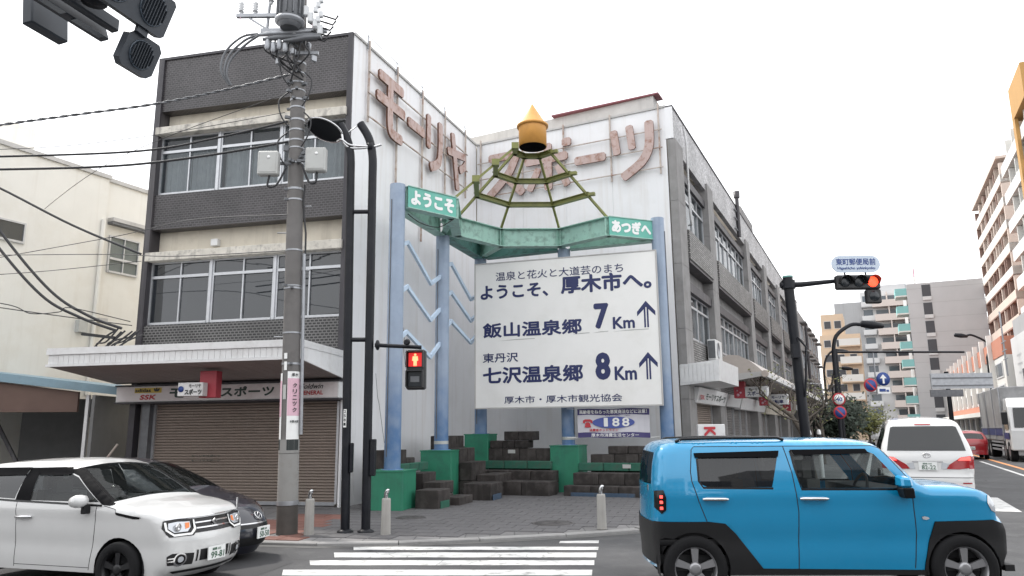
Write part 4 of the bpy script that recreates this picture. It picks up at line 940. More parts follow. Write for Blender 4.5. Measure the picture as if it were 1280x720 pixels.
for k, ch in enumerate('クリニック'):
    lettering('lettering', ch, pp_(2.5-k*.105)+nrm*(prad(2.4)+.02)-tx*.035, tx, UZ, .075, .078, 'black_print', pole, .04, .004)
lettering('lettering', '厚木', pp_(2.69)+nrm*(prad(2.4)+.02)-tx*.06, tx, UZ, .12, .06, 'black_print', pole, .03, .004)
lettering('lettering', '本厚木駅', pp_(1.9)+nrm*(prad(1.9)+.02)-tx*.08, tx, UZ, .16, .045, 'black_print', pole, .03, .004)
for k, z in enumerate((3.4, 4.6, 5.3, 5.8)):
    q = MB(); c = pp_(z); s_ = 1 if k % 2 else -1; q.tube([c+Vector((s_*prad(z), 0, 0)), c+Vector((s_*(prad(z)+.16), -.02, 0))], .012, 6); q.build('step_bolt', 'galv', pole)
# conduit on the right side of the shaft
q = MB(); q.tube([pp_(z)+Vector((prad(z)+.05, -.03, 0)) for z in (1.7, 3.0, 4.0, 4.9)], .03, 8); q.build('conduit', 'galv', pole)
q = MB(); q.tube([pp_(z)+Vector((prad(z)+.05+.03*math.sin(z*4), -.03, 0)) for z in (4.9, 5.3, 5.6, 5.9, 6.2)], .018, 6); q.build('conduit', 'cable', pole)
# two grey boxes on arms
for x, z in ((-4.40, 6.32), (-3.54, 6.38)):
    c = Vector((x, 12.86, z+.22)); q = MB(); q.box(c, (.37, .17, .45)); bx_ = q.build('equipment_box', 'box_grey', pole, .02)
    q = MB(); q.box(c+Vector((0, -.088, 0)), (.3, .012, .37)); q.build('box_lid', 'box_grey', bx_, .005)
    q = MB(); q.lathe(c+Vector((.02, -.096, .1)), [(.03, 0), (.03, .004), (0, .004)], 12, ax=(0, -1, 0)); q.build('badge', 'white_paint', bx_)
    q = MB(); q.beam(c+Vector((0, .1, .05)), pp_(z+.27)+Vector((0, -.1, 0)), .05, .05); q.build('box_arm', 'galv_dark', bx_)
    s_ = 1 if x < -4 else -1
    q = MB(); q.tube(curve([tuple(c+Vector((.02, 0, -.22))), tuple(c+Vector((.0, 0, -.42))), tuple(c+Vector((s_*.14, .05, -.38))), tuple(c+Vector((s_*.28, .1, -.05)))]), .02, 6); q.build('box_cable', 'cable', bx_)
# transformer and gear at the head
tc_ = pp_(9.9)+Vector((-.05, -.42, 0))
q = MB(); q.lathe((tc_.x, tc_.y, 0), [(.16, 9.12), (.215, 9.2), (.215, 10.5), (.2, 10.6), (0, 10.65)], 24); tr_ = q.build('transformer', 'galv_dark', pole)
for k in range(12):
    a_ = k*math.pi/6; q = MB(); c = Vector((tc_.x+math.cos(a_)*.23, tc_.y+math.sin(a_)*.23, 9.9)); q.box(c, (.05, .02, 1.1), math.degrees(a_)); q.build('cooling_fin', 'galv_dark', tr_)
q = MB(); q.lathe((tc_.x, tc_.y, 0), [(.22, 9.2), (.27, 9.24), (.27, 9.28), (.22, 9.3)], 24); q.build('hanger_ring', 'galv', tr_)
q = MB(); q.beam(pp_(9.35)+Vector((-.1, -.1, 0)), Vector((tc_.x, tc_.y, 9.3)), .12, .08); q.build('transformer_bracket', 'galv', tr_)
def crossarm(z, x0, x1, y, r=.05):
    q = MB(); q.beam((x0, y, z), (x1, y, z), r*2, r*2); return q.build('crossarm', 'galv', pole)
ca = crossarm(9.55, -5.2, -4.2, 12.95, .035)
def insulator(x, y, z, h=.3):
    q = MB(); prof = [(.03, 0), (.03, .06)]
    for k in range(4): prof += [(.055, .06+k*h*.18), (.03, .06+k*h*.18+h*.09)]
    prof += [(.012, h)]; q.lathe((x, y, z), prof, 12); return q.build('insulator', 'insulator', pole)
for x in (-5.12, -4.85): insulator(x, 12.95, 9.58)
insulator(-4.5, 12.8, 9.7, .4); insulator(-4.2, 12.6, 9.9, .4)
q = MB(); q.beam((-4.95, 12.95, 9.5), (-4.4, 13.0, 9.15), .03, .03); q.build('arm_brace', 'galv', pole)
q = MB(); q.tube([(-4.62, 12.98, 9.2), (-4.55, 12.98, 10.6)], .03, 8); q.build('riser', 'galv', pole)
# horizontal cable terminations below the transformer
for k, (z, x0, x1) in enumerate(((9.12, -4.75, -3.62), (9.0, -4.6, -3.55), (8.93, -4.2, -3.5))):
    q = MB(); q.tube([(x0, 12.8-k*.06, z-.06), (x0+.25, 12.8-k*.06, z-.03), (x1-.3, 12.8-k*.06, z), (x1, 12.8-k*.06, z+.02)], [.03, .05, .06, .04], 10); q.build('cable_joint', 'galv_dark' if k else 'galv', pole)
for k, (dx, dz) in enumerate(((0, 0), (.06, -.07), (.1, -.14))):
    q = MB(); q.tube(curve([(-4.7+dx*.4, 12.75-k*.04, 9.06+dz*.6), (-5.0+dx, 12.75, 9.0+dz), (-5.28+dx*1.2, 12.76, 8.72+dz), (-5.36+dx*1.1, 12.78, 8.35+dz*.5), (-5.22+dx*.4, 12.85, 8.08)]), .022, 8); q.build('looped_cable', 'galv_dark', pole)
for x, y, z in ((-3.72, 12.7, 9.35), (-3.62, 12.72, 9.22), (-3.54, 12.74, 9.12), (-3.8, 12.7, 9.48)):
    q = MB(); q.box((x, y, z), (.1, .1, .2), 10); q.build('fuse_box', 'insulator', pole, .015)
for k in range(9):
    x = -4.55+k*.09; q = MB(); zz = random.uniform(8.35, 8.75); q.tube(curve([(x, 12.78, 9.0), (x+random.uniform(-.05, .05), 12.76, (9+zz)/2), (x+random.uniform(-.1, .1), 12.8, zz), (-4.0+random.uniform(-.15, .15), 12.95, zz-.2)]), .016, 6); q.build('drop_lead', 'cable', pole)
for k in range(4):
    q = MB(); q.lathe((-4.5+k*.11, 12.72, 8.72-.05*(k % 2)), [(.03, 0), (.05, .04), (.05, .16), (.03, .2)], 10); q.build('arrester', 'galv', pole)
for k in range(14):
    z = random.uniform(6.6, 8.8); a_ = random.uniform(-2.9, -.2); c = pp_(z)+Vector((math.cos(a_), math.sin(a_), 0))*(prad(z)+.05)
    q = MB(); q.box(c, (.09, .06, .05), math.degrees(a_)); q.build('clamp', 'galv_dark', pole)
for k in range(5):
    z0 = 6.7+k*.4; s_ = 1 if k % 2 else -1
    q = MB(); q.tube(curve([tuple(pp_(z0+.5)+Vector((s_*.15, -.1, 0))), tuple(pp_(z0+.3)+Vector((s_*.3, -.16, 0))), tuple(pp_(z0)+Vector((s_*.25, -.18, 0))), tuple(pp_(z0-.2)+Vector((s_*.12, -.14, 0)))]), .014, 6); q.build('loop_lead', 'cable', pole)
# more hardware round the head
rg_ = random.Random(21)
ca2 = crossarm(9.2, -4.7, -3.45, 12.9, .04); crossarm(8.75, -4.45, -3.6, 12.92, .03)
for k in range(16):
    a_ = rg_.uniform(-3.1, 0); z = rg_.uniform(8.5, 9.5); rr_ = rg_.uniform(.16, .42); c = pp_(z)+Vector((math.cos(a_)*rr_, math.sin(a_)*rr_*.7-.05, 0))
    q = MB()
    if k % 3 == 0: q.lathe(c, [(.02, 0), (.05, .02), (.05, .13), (.02, .16)], 10); q.build('arrester', 'insulator' if k % 2 else 'galv', pole)
    elif k % 3 == 1: q.box(c, (.1, .07, .12), rg_.uniform(0, 90)); q.build('connector', 'galv', pole, .01)
    else: q.tube([c, c+Vector((rg_.uniform(-.3, .3), rg_.uniform(-.1, .1), rg_.uniform(-.15, .15)))], .025, 8); q.build('stub_arm', 'galv_dark', pole)
for k in range(5):
    z = 9.0+k*.11; q = MB(); q.tube([(-3.75+.05*k, 12.75, z), (-3.45+.05*k, 12.72, z-.12), (-3.36+.04*k, 12.7, z-.05)], .018, 6); q.build('lead_hook', 'cable', pole)
for k in range(6):
    q = MB(); q.box((-3.62+.05*(k % 3), 12.68, 9.2+.1*k), (.08, .08, .12)); q.build('fuse_box', 'insulator', pole, .012)
# pink leads
for x0, x1 in ((-5.12, -4.85), (-3.75, -3.45)):
    q = MB(); q.tube(curve([(x0, 12.93, 9.62), (x0+.02, 12.9, 9.25), ((x0+x1)/2, 12.88, 9.12), (x1, 12.9, 9.4)]), .006, 5); q.build('thin_lead', 'pink_print', pole)
# ------------------------------------------------------------------ overhead cables
def cable(name, label, pts, r=.016, mt='cable', n=8, twist=False):
    q = MB(); P = curve([tuple(p) for p in pts], n)
    if twist:
        for ph in (0, math.pi):
            m_ = []; d = 0
            for i, p in enumerate(P):
                p = Vector(p); m_.append(p+Vector((0, math.cos(i*.9+ph), math.sin(i*.9+ph)))*r*.9)
            q.tube(m_, r, 6)
    else: q.tube(P, r, 6)
    return tag(q.build(name, mt), label, 'cable', 'overhead cables at the left')
cable('overhead_cable', 'thick twisted cable running from the pole head to the left edge', [(-11, 13.2, 7.28), (-9.49, 13, 7.41), (-8.1, 13, 7.6), (-6.62, 13, 7.8), (-5.37, 13, 8.06), (-4.15, 13, 8.36)], .015, 'galv_dark', 24, True)
cable('overhead_cable', 'upper of the two dark level cables crossing the third floor windows', [(-12, 13, 6.78), (-9.42, 13, 6.79), (-6.84, 13, 6.87), (-5.4, 13, 7.12), (-4.14, 13, 7.42)], .022)
cable('overhead_cable', 'lower of the two dark level cables crossing the third floor windows', [(-12, 13, 6.55), (-9.39, 13, 6.54), (-7.19, 13, 6.59), (-5.58, 13, 6.77), (-4.12, 13, 7.02)], .024)
cable('overhead_cable', 'dark cable falling from the upper left edge to the dark pier', [(-15.5, 18.8, 9.1), (-13.52, 18.8, 8.17), (-11.51, 18.8, 7.14), (-9.62, 18.78, 6.33)], .03)
cable('overhead_cable', 'left one of the two thick drooping cables ending above the canopy', [(-14.5, 18.2, 8.4), (-13.25, 18.4, 6.65), (-11.85, 18.4, 5.2), (-10.8, 18.4, 4.62), (-9.95, 18.5, 4.3)], .035)
cable('overhead_cable', 'right one of the two thick drooping cables ending above the canopy', [(-14.2, 18.2, 8.5), (-12.98, 18.4, 6.75), (-11.62, 18.4, 5.3), (-10.6, 18.4, 4.66), (-9.8, 18.5, 4.35)], .035)
cable('overhead_cable', 'thin line rising to the tile band below the third floor windows', [(-14, 17, 5.5), (-9.7, 17.5, 6.45), (-7, 15.6, 6.3), (-4.05, 13, 5.62)], .009)
cable('overhead_cable', 'thin level line just under the second floor ledge', [(-14, 17, 5.9), (-9.5, 16.6, 5.8), (-7, 15, 5.35), (-4.0, 13, 4.95)], .009)
cable('overhead_cable', 'thin wire crossing the cream building in its middle', [(-15, 18, 5.55), (-12, 18.2, 5.75), (-9.5, 18.6, 6.1)], .009)
cable('overhead_cable', 'thin wire sloping down across the cream building to the pier', [(-15, 18, 5.2), (-12, 18.2, 4.75), (-9.65, 18.7, 4.45)], .012)
cable('overhead_cable', 'wavy slack wire low on the cream building', [(-14.5, 18.3, 5.25), (-12.6, 18.3, 4.95), (-12.0, 18.3, 4.72), (-11.3, 18.3, 4.75), (-11.0, 18.3, 4.85), (-9.7, 18.7, 4.55)], .012)
cable('overhead_cable', 'faint line above the two dark level cables', [(-14, 13, 7.0), (-9.4, 13, 6.93), (-6.8, 13, 7.15), (-4.2, 13, 7.6)], .007)
cable('overhead_cable', 'straight wire from the pole to the upper edge of the cream building', [(-16, 24, 8.9), (-9.6, 17, 8.2), (-4.15, 13, 8.0)], .008)
cb_ = thing('cable_clamp', 'black tangle of cable clamps on the left end of the canopy', 'cable clamp', (-9.9, 18.4, 3.62))
for k in range(9):
    q = MB(); a_ = random.uniform(0, 6.3); x = -10.3+k*.09
    q.tube(curve([(x, 18.4, 3.6), (x-.1, 18.35, 3.75+random.uniform(0, .2)), (x+.1, 18.4, 3.95+random.uniform(0, .2)), (x+.35, 18.45, 4.1+random.uniform(0, .25))]), .022, 6); q.build('clamp_loop', 'cable', cb_)
q = MB(); q.beam((-10.7, 18.35, 4.2), (-9.9, 18.4, 4.1), .08, .07); q.build('clamp_bar', 'signal_black', cb_)
# ------------------------------------------------------------------ street lamp with two bent posts
LA, LB = Vector((-2.88, 13.2, SW)), Vector((-2.53, 13.2, SW))
lamp = thing('street_lamp', 'black street lamp of two bent posts with an oval head beside the utility pole', 'street lamp', (-2.7, 13.2, SW))
def post(pts, r): q = MB(); q.tube([Vector(p) for p in pts], r, 16); return q.build('post', 'lamp_black', lamp)
pA = post([(-2.88, 13.2, SW), (-2.93, 13.2, 3.0), (-2.985, 13.2, 6.5)]+curve([(-2.985, 13.2, 6.5), (-3.0, 13.2, 6.85), (-3.07, 13.18, 7.15), (-3.2, 13.15, 7.42)], 5)[1:], .078)
pB = post([(-2.53, 13.2, SW), (-2.55, 13.2, 3.0), (-2.575, 13.2, 6.4)]+curve([(-2.575, 13.2, 6.4), (-2.585, 13.2, 6.8), (-2.66, 13.2, 7.15), (-2.83, 13.2, 7.45)], 5)[1:], .078)
for z in (3.35, 5.72):
    q = MB(); q.tube([(-2.9, 13.2, z), (-2.56, 13.2, z)], .04, 12); q.build('cross_tube', 'lamp_black', lamp)
q = MB(); q.lathe((-2.88, 13.2, SW), [(.14, 0), (.14, .02), (.08, .05)], 18); q.build('base_flange', 'lamp_black', lamp)
q = MB(); q.lathe((-2.53, 13.2, SW), [(.14, 0), (.14, .02), (.08, .05)], 18); q.build('base_flange', 'lamp_black', lamp)
q = MB(); q.box((-2.43, 13.17, 1.3), (.09, .14, .62)); q.build('hatch_box', 'lamp_black', lamp, .012)
q = MB(); q.box((-2.8, 13.17, 1.3), (.05, .12, .5)); q.build('hatch_box', 'lamp_black', lamp, .012)
q = MB(); q.box((-2.925, 13.115, 1.97), (.05, .012, .31)); nt = q.build('number_plate', 'white_paint', lamp)
for k, ch in enumerate('2581'): lettering('lettering', ch, Vector((-2.943, 13.107, 2.06-k*.072)), (1, 0, 0), UZ, .034, .05, 'black_print', nt, .04, .003)
# head: shallow oval dish tilted towards the road
hc = Vector((-3.5, 13.1, 7.3)); hx = Vector((.78, .05, -.32)).normalized(); hn = Vector((.16, -.62, -.77)); hn = (hn-hx*hn.dot(hx)).normalized(); hy = hn.cross(hx)
def dish(rings, name, mt, parent, cap=True):
    q = MB(); vs = []; K = 28
    for rx, ry, h in rings:
        for k in range(K):
            t = 2*math.pi*k/K; vs.append(hc+hx*(rx*.9*math.cos(t)+.03)+hy*ry*.8*math.sin(t)+hn*h)
    n = len(rings); q.faces(vs, [(i*K+k, i*K+(k+1) % K, (i+1)*K+(k+1) % K, (i+1)*K+k) for i in range(n-1) for k in range(K)], None, True)
    if cap: q.poly(vs[:K]); q.poly(vs[-K:])
    return q.build(name, mt, parent)
hd = dish([(.15, .1, -.09), (.30, .2, -.075), (.39, .255, -.03), (.40, .265, .0)], 'lamp_head', 'lamp_black', lamp)
dish([(.41, .275, -.012), (.425, .285, .0), (.41, .275, .016), (.385, .25, .012)], 'head_rim', 'chrome', hd, False); dish([(.375, .245, .004), (.37, .24, .006)], 'lens', 'lens_black', hd)
q = MB(); q.tube(curve([tuple(hc+hx*.37+hy*.05), (-3.1, 13.12, 7.02), (-2.95, 13.15, 6.94), (-2.6, 13.17, 6.97), (-2.42, 13.18, 7.02)]), .024, 8); q.build('arm', 'chrome', lamp)
q = MB(); q.tube(curve([tuple(hc+hx*.3+hy*-.12), (-3.15, 13.1, 7.1), (-2.98, 13.12, 6.99), (-2.62, 13.16, 6.98)]), .02, 8); q.build('arm', 'chrome', lamp)
q = MB(); q.tube([(-3.12, 13.15, 7.2), (-2.85, 13.2, 7.43)], .012, 6); q.build('stay', 'chrome', lamp)
q = MB(); q.lathe((-2.62, 13.16, 6.97), [(.0, -.05), (.08, -.04), (.08, .04), (0, .05)], 14, ax=(1, 0, 0)); q.build('boss', 'lamp_black', lamp)
# ------------------------------------------------------------------ pedestrian signal on the lamp
ps = thing('pedestrian_signal', 'pedestrian signal showing a red standing figure on an arm from the black post', 'traffic signal', (-1.75, 13.15, 2.5))
q = MB(); q.tube([(-2.45, 13.2, 3.25), (-1.62, 13.18, 3.2)], .035, 10); q.build('arm', 'lamp_black', ps)
q = MB(); q.lathe((-2.42, 13.2, 3.25), [(.05, -.02), (.09, 0), (.09, .03), (.05, .05)], 14, ax=(1, 0, 0)); q.build('clamp', 'lamp_black', ps)
q = MB(); q.lathe((-1.86, 13.1, 3.28), [(.05, 0), (.06, .06), (.04, .1)], 12, ax=(0, -1, .0)); q.build('speaker', 'lamp_black', ps)
q = MB(); q.box((-1.7, 13.15, 2.80), (.34, .16, .70), -6); hs_ = q.build('housing', 'signal_black', ps, .03)
mm = Matrix.Rotation(R(-6), 3, 'Z')
for k, z in enumerate((2.97, 2.63)):
    q = MB(); c = Vector((-1.7, 13.15, z))+mm @ Vector((0, -.09, 0)); q.box(c, (.25, .012, .25), -6); q.build('lens', 'lens_dark', hs_)
    q = MB()
    for dx, dz, w, h in ((0, .145, .3, .02), (-.145, 0, .02, .27), (.145, 0, .02, .27)): q.box(Vector((-1.7, 13.15, z))+mm @ Vector((dx, -.13, dz)), (w, .1, h), -6)
    q.build('visor', 'signal_black', hs_)
Pf = lambda x, z, y=-.1: Vector((-1.7, 13.15, 2.97))+mm @ Vector((x, y, z))
q = MB(); q.poly([Pf(-.12, -.12, -.098), Pf(.12, -.12, -.098), Pf(.12, .12, -.098), Pf(-.12, .12, -.098)]); q.build('red_field', 'red_light', hs_)
q = MB(); q.lathe(Pf(0, .085, -.104), [(.022, 0), (.022, .004), (0, .004)], 12, ax=(0, -1, 0))
q.poly([Pf(x, z, -.104) for x, z in ((-.045, .06), (.045, .06), (.055, -.02), (.03, -.02), (.028, -.11), (.004, -.11), (0, -.03), (-.004, -.11), (-.028, -.11), (-.03, -.02), (-.055, -.02))]); q.build('red_figure', 'red_figure', hs_)
q = MB(); q.poly([Pf(x*.08, -.34+z*.05, -.104) for x, z in ((-1, -1), (1, -1), (1, 1), (-1, 1))]); q.build('dull_figure', 'galv_dark', hs_)
# ------------------------------------------------------------------ bollards
def bollard(x, y, label):
    t = thing('bollard', label, 'bollard', (x, y, SW), 'stone bollards along the kerb')
    q = MB(); q.lathe((x, y, SW), [(.085, 0), (.082, .02), (.074, .55), (.068, .575), (.06, .58)], 20); q.build('post', 'bollard', t)
    q = MB(); q.tube(curve([(x-.005, y, SW+.57), (x-.005, y, SW+.65), (x+.02, y-.01, SW+.70), (x+.04, y-.015, SW+.69)], 5), [.035]*12+[.033, .03, .022, .01], 12); q.build('chain_head', 'chrome', t)
bollard(-3.43, 12.95, 'stone bollard beside the foot of the utility pole'); bollard(-2.14, 12.9, 'stone bollard just right of the black lamp posts'); bollard(1.5, 13.3, 'stone bollard alone in front of the block steps near the blue car')
# ------------------------------------------------------------------ road signal on the right
sgp = thing('road_signal', 'horizontal road signal showing red on a dark pole with a place name sign', 'traffic signal', (8.15, 21.5, SW))
q = MB(); q.tube([(8.32, 21.5, SW), (8.13, 21.5, 6.1)], .14, 16); q.build('pole', 'lamp_black', sgp)
q = MB(); q.lathe((8.13, 21.5, 6.1), [(.15, -.02), (.15, .03), (0, .06)], 14); q.build('pole_cap', 'teal_dark', sgp)
q = MB(); q.tube([(7.9, 21.5, 5.86), (8.5, 21.48, 5.87), (9.5, 21.4, 5.95), (10.6, 21.35, 6.0)], [.09, .08, .06, .05], 12); q.build('arm', 'lamp_black', sgp)
q = MB(); q.lathe((8.13, 21.5, 5.87), [(.2, -.12), (.2, .12)], 14); q.build('arm_clamp', 'lamp_black', sgp)
q = MB(); q.box((8.1, 21.3, 3.9), (.2, .2, .4)); q.tube([(8.2, 21.3, 4.3), (8.4, 21.25, 4.0), (8.35, 21.3, 3.2), (8.3, 21.35, 2.6)], .03, 6); q.build('cable_box', 'lamp_black', sgp)
bx0 = Vector((10.02, 21.2, 5.86))
q = MB(); q.box(bx0, (1.26, .22, .42), 0); hs_ = q.build('housing', 'signal_black', sgp, .04)
for k, mt in ((-1, 'lens_dark'), (0, 'lens_dark'), (1, 'red_lamp')):
    c = bx0+Vector((k*.4, -.112, 0)); q = MB(); q.lathe(c, [(.155, 0), (.15, .02), (.1, .035), (0, .04)], 20, ax=(0, -1, 0)); q.build('lens', mt, hs_)
    q = MB(); vs = []; K = 14
    for yy in (0, -.2):
        for i in range(K+1):
            t = R(-20+220*i/K); vs.append(c+Vector((math.cos(t)*.175, yy if i in range(2, K-1) else yy*.6, math.sin(t)*.175)))
    q.faces(vs, [(i, i+1, K+2+i, K+1+i) for i in range(K)]); q.build('visor', 'signal_black', hs_)
q = MB(); q.box(bx0+Vector((.42, 0, -.42)), (.42, .2, .4)); h2 = q.build('arrow_housing', 'signal_black', sgp, .03)
q = MB(); q.lathe(bx0+Vector((.42, -.1, -.42)), [(.15, 0), (.14, .02), (0, .03)], 18, ax=(0, -1, 0)); q.build('lens', 'lens_dark', h2)
nc = Vector((10.06, 21.25, 6.42)); pl = []
for t in range(-90, 91, 15): pl.append(nc+Vector((.46+.25*math.cos(R(t)), 0, .25*math.sin(R(t)))))
for t in range(90, 271, 15): pl.append(nc+Vector((-.46+.25*math.cos(R(t)), 0, .25*math.sin(R(t)))))
q = MB(); q.extr(pl, (0, .03, 0)); npn = q.build('name_panel', 'name_sign', sgp)
lettering('lettering', '東町郵便局前', nc+Vector((-.58, -.002, -.03)), (1, 0, 0), UZ, 1.16, .2, 'sign_blue', npn, .02, .004)
lettering('lettering', 'Higashicho yubinkyoku', nc+Vector((-.55, -.002, -.18)), (1, 0, 0), UZ, 1.1, .1, 'sign_blue', npn, .03, .004)
for x in (-.33, .28):
    q = MB(); q.tube([nc+Vector((x, .05, -.24)), nc+Vector((x, .05, -.36))], .025, 8); q.build('panel_stay', 'lamp_black', sgp)
# ------------------------------------------------------------------ signal heads overhead at the upper left, near the viewer
ov = thing('overhead_signal', 'cluster of dark slim signal heads hanging overhead at the upper left corner', 'traffic signal', (-3.4, 6.0, 5.2))
Lx = Vector((-.27, -.96, 0)).normalized(); Sx = Vector((.30, 0, .95)).normalized(); Nx = Lx.cross(Sx); Nx = Nx if Nx.x > 0 else -Nx
def slab(name, o, l, h, th, mt, cut=.03):
    q = MB(); pts = [o+Lx*a+Sx*b_ for a, b_ in ((cut, 0), (l-cut, 0), (l, cut), (l, h-cut), (l-cut, h), (cut, h), (0, h-cut), (0, cut))]; q.extr(pts, -Nx*th); return q.build(name, mt, ov)
def grille(o, r, parent):
    q = MB(); q.lathe(o, [(r, 0), (r, .006), (r-.012, .008), (r-.012, .001), (0, .001)], 24, ax=Nx); g_ = q.build('lens', 'lens_glass', parent)
    for k in range(-4, 5):
        q = MB(); w = math.sqrt(max(.0, (r*.93)**2-(k*r*.21)**2)); c = o+Lx*(k*r*.21)
        q.beam(c-Sx*w+Nx*.012, c+Sx*w+Nx*.012, .006, .03, up=Nx); q.build('louver', 'signal_grey', g_)
E1 = Vector((-3.10, 6.10, 5.18))
p1_ = slab('housing', E1, 1.25, .37, .07, 'signal_grey')
for k in range(3): grille(E1+Lx*(.21+k*.4)+Sx*.185+Nx*.002, .145, p1_)
E2 = E1+Lx*.02-Sx*.41+Vector((-.02, .12, 0))
p2_ = slab('lower_housing', E2+Sx*.05, .38, .335, .07, 'signal_grey', .05)
grille(E2+Lx*.19+Sx*.215+Nx*.002, .13, p2_)
q = MB(); q.beam(E1+Lx*.2-Nx*.04, E1+Lx*.2-Sx*.06-Nx*.03, .12, .03, up=Nx); q.build('hanger', 'signal_grey', ov)
# back-to-back head facing the other way: seen from underneath
E3 = Vector((-3.66, 6.12, 5.17)); W_ = Vector((.16, -.02, .03)); Up = Vector((-.12, 0, .36))
def hexa(name, o, a, b_, c, mt, parent=ov, bevel=.012):
    q = MB(); vs = [o+a*i+b_*j+c*k for i in (0, 1) for j in (0, 1) for k in (0, 1)]; q.faces(vs, [(0, 1, 3, 2), (4, 6, 7, 5), (0, 4, 5, 1), (2, 3, 7, 6), (0, 2, 6, 4), (1, 5, 7, 3)]); return q.build(name, mt, parent, bevel)
bk = hexa('back_housing', E3, Lx*1.25, W_*.55, Up, 'signal_grey'); hexa('visor_rail', E3+W_*.56+Vector((.02, -.02, .05)), Lx*1.2, W_*.45, Vector((0, 0, .12)), 'signal_grey', bk)
for k in range(3): hexa('lens', E3+Lx*(.08+k*.4)+W_*.3+Vector((0, 0, -.006)), Lx*.3, W_*.35, Vector((0, 0, .004)), 'lens_glass', bk, 0)
lb = hexa('side_housing', Vector((-4.10, 6.22, 5.2)), Lx*.38, Vector((-.0, 0, .0))+Vector((.09, 0, .03)), Vector((-.04, 0, .40)), 'signal_grey')
q = MB(); q.tube([(-3.5, 5.6, 5.32), (-3.32, 5.5, 5.5), (-3.9, 4.2, 5.6), (-5.0, 1.5, 5.7)], .06, 12); q.build('arm', 'lamp_black', ov)
q = MB(); q.lathe((-3.45, 5.62, 5.33), [(.0, -.1), (.1, -.08), (.12, .05), (.06, .12), (0, .13)], 14); q.build('mount', 'lamp_black', ov)
q = MB(); q.tube([(-5.0, 1.5, 0), (-5.0, 1.5, 6)], .1, 14); q.build('pole', 'lamp_black', ov)
# ------------------------------------------------------------------ vehicles
def paint(name, col, rough=.28, metal=.0, coat=.9):
    mat(name, col, rough, metal, coat=coat, var=.02, vscale=3, spec=.5); return name
paint('paint_blue', (.004, .245, .47), .22, .15); paint('paint_white', (.58, .58, .575)); paint('paint_black', (.012, .013, .022), .3); paint('paint_van', (.62, .62, .615)); paint('paint_red', (.33, .012, .018))
mat('car_plastic', (.012, .012, .013), .6, bump=.15, bscale=220, spec=.3); mat('car_gloss_black', (.005, .005, .006), .25, spec=.35); mat('pillar_black', (.006, .006, .007), .75, spec=.08); mat('seam', (.01, .01, .012), .8)
mat('tyre', (.01, .01, .011), .85, bump=.2, spec=.25); mat('alloy', (.34, .34, .35), .35, .75); mat('alloy_black', (.018, .018, .02), .35, .3)
mat('cabin', (.05, .05, .052), .8); mat('seat_cloth', (.12, .115, .11), .9); mat('lamp_clear', (.55, .57, .6), .1, .3); mat('lamp_red', (.30, .008, .012), .12, spec=.8)
mat('lamp_red_on', (.7, .05, .04), .2, emit=(1, .06, .05), estr=1.6); mat('lamp_amber', (.75, .22, .06), .15); mat('plate_white', (.74, .75, .74), .5); mat('plate_green', (.02, .10, .05), .5)
glassmat('car_glass', (.012, .014, .016), .5, .02, .7); glassmat('car_glass_clear', (.02, .024, .024), .75, .02, .8); glassmat('car_glass_dark', (.008, .009, .011), .12, .02, .7)
def seg_dist(p, a, b_):
    ab = b_-a; t = max(0, min(1, (p-a).dot(ab)/max(ab.length_squared, 1e-9))); return (p-(a+ab*t)).length
def resample(pts, step):
    out = []
    for a, b_ in zip(pts[:-1], pts[1:]):
        a = Vector(a); b_ = Vector(b_); n = max(1, int((b_-a).length/step))
        for k in range(n): out.append(a.lerp(b_, k/n))
    out.append(Vector(pts[-1])); return out
def smooth_chain(pts, it=2, keep=()):
    P = [Vector(p) for p in pts]
    for _ in range(it):
        Q = [P[0]]
        for i in range(1, len(P)-1): Q.append(P[i]*.5+(P[i-1]+P[i+1])*.25)
        Q.append(P[-1]); P = Q
    return P
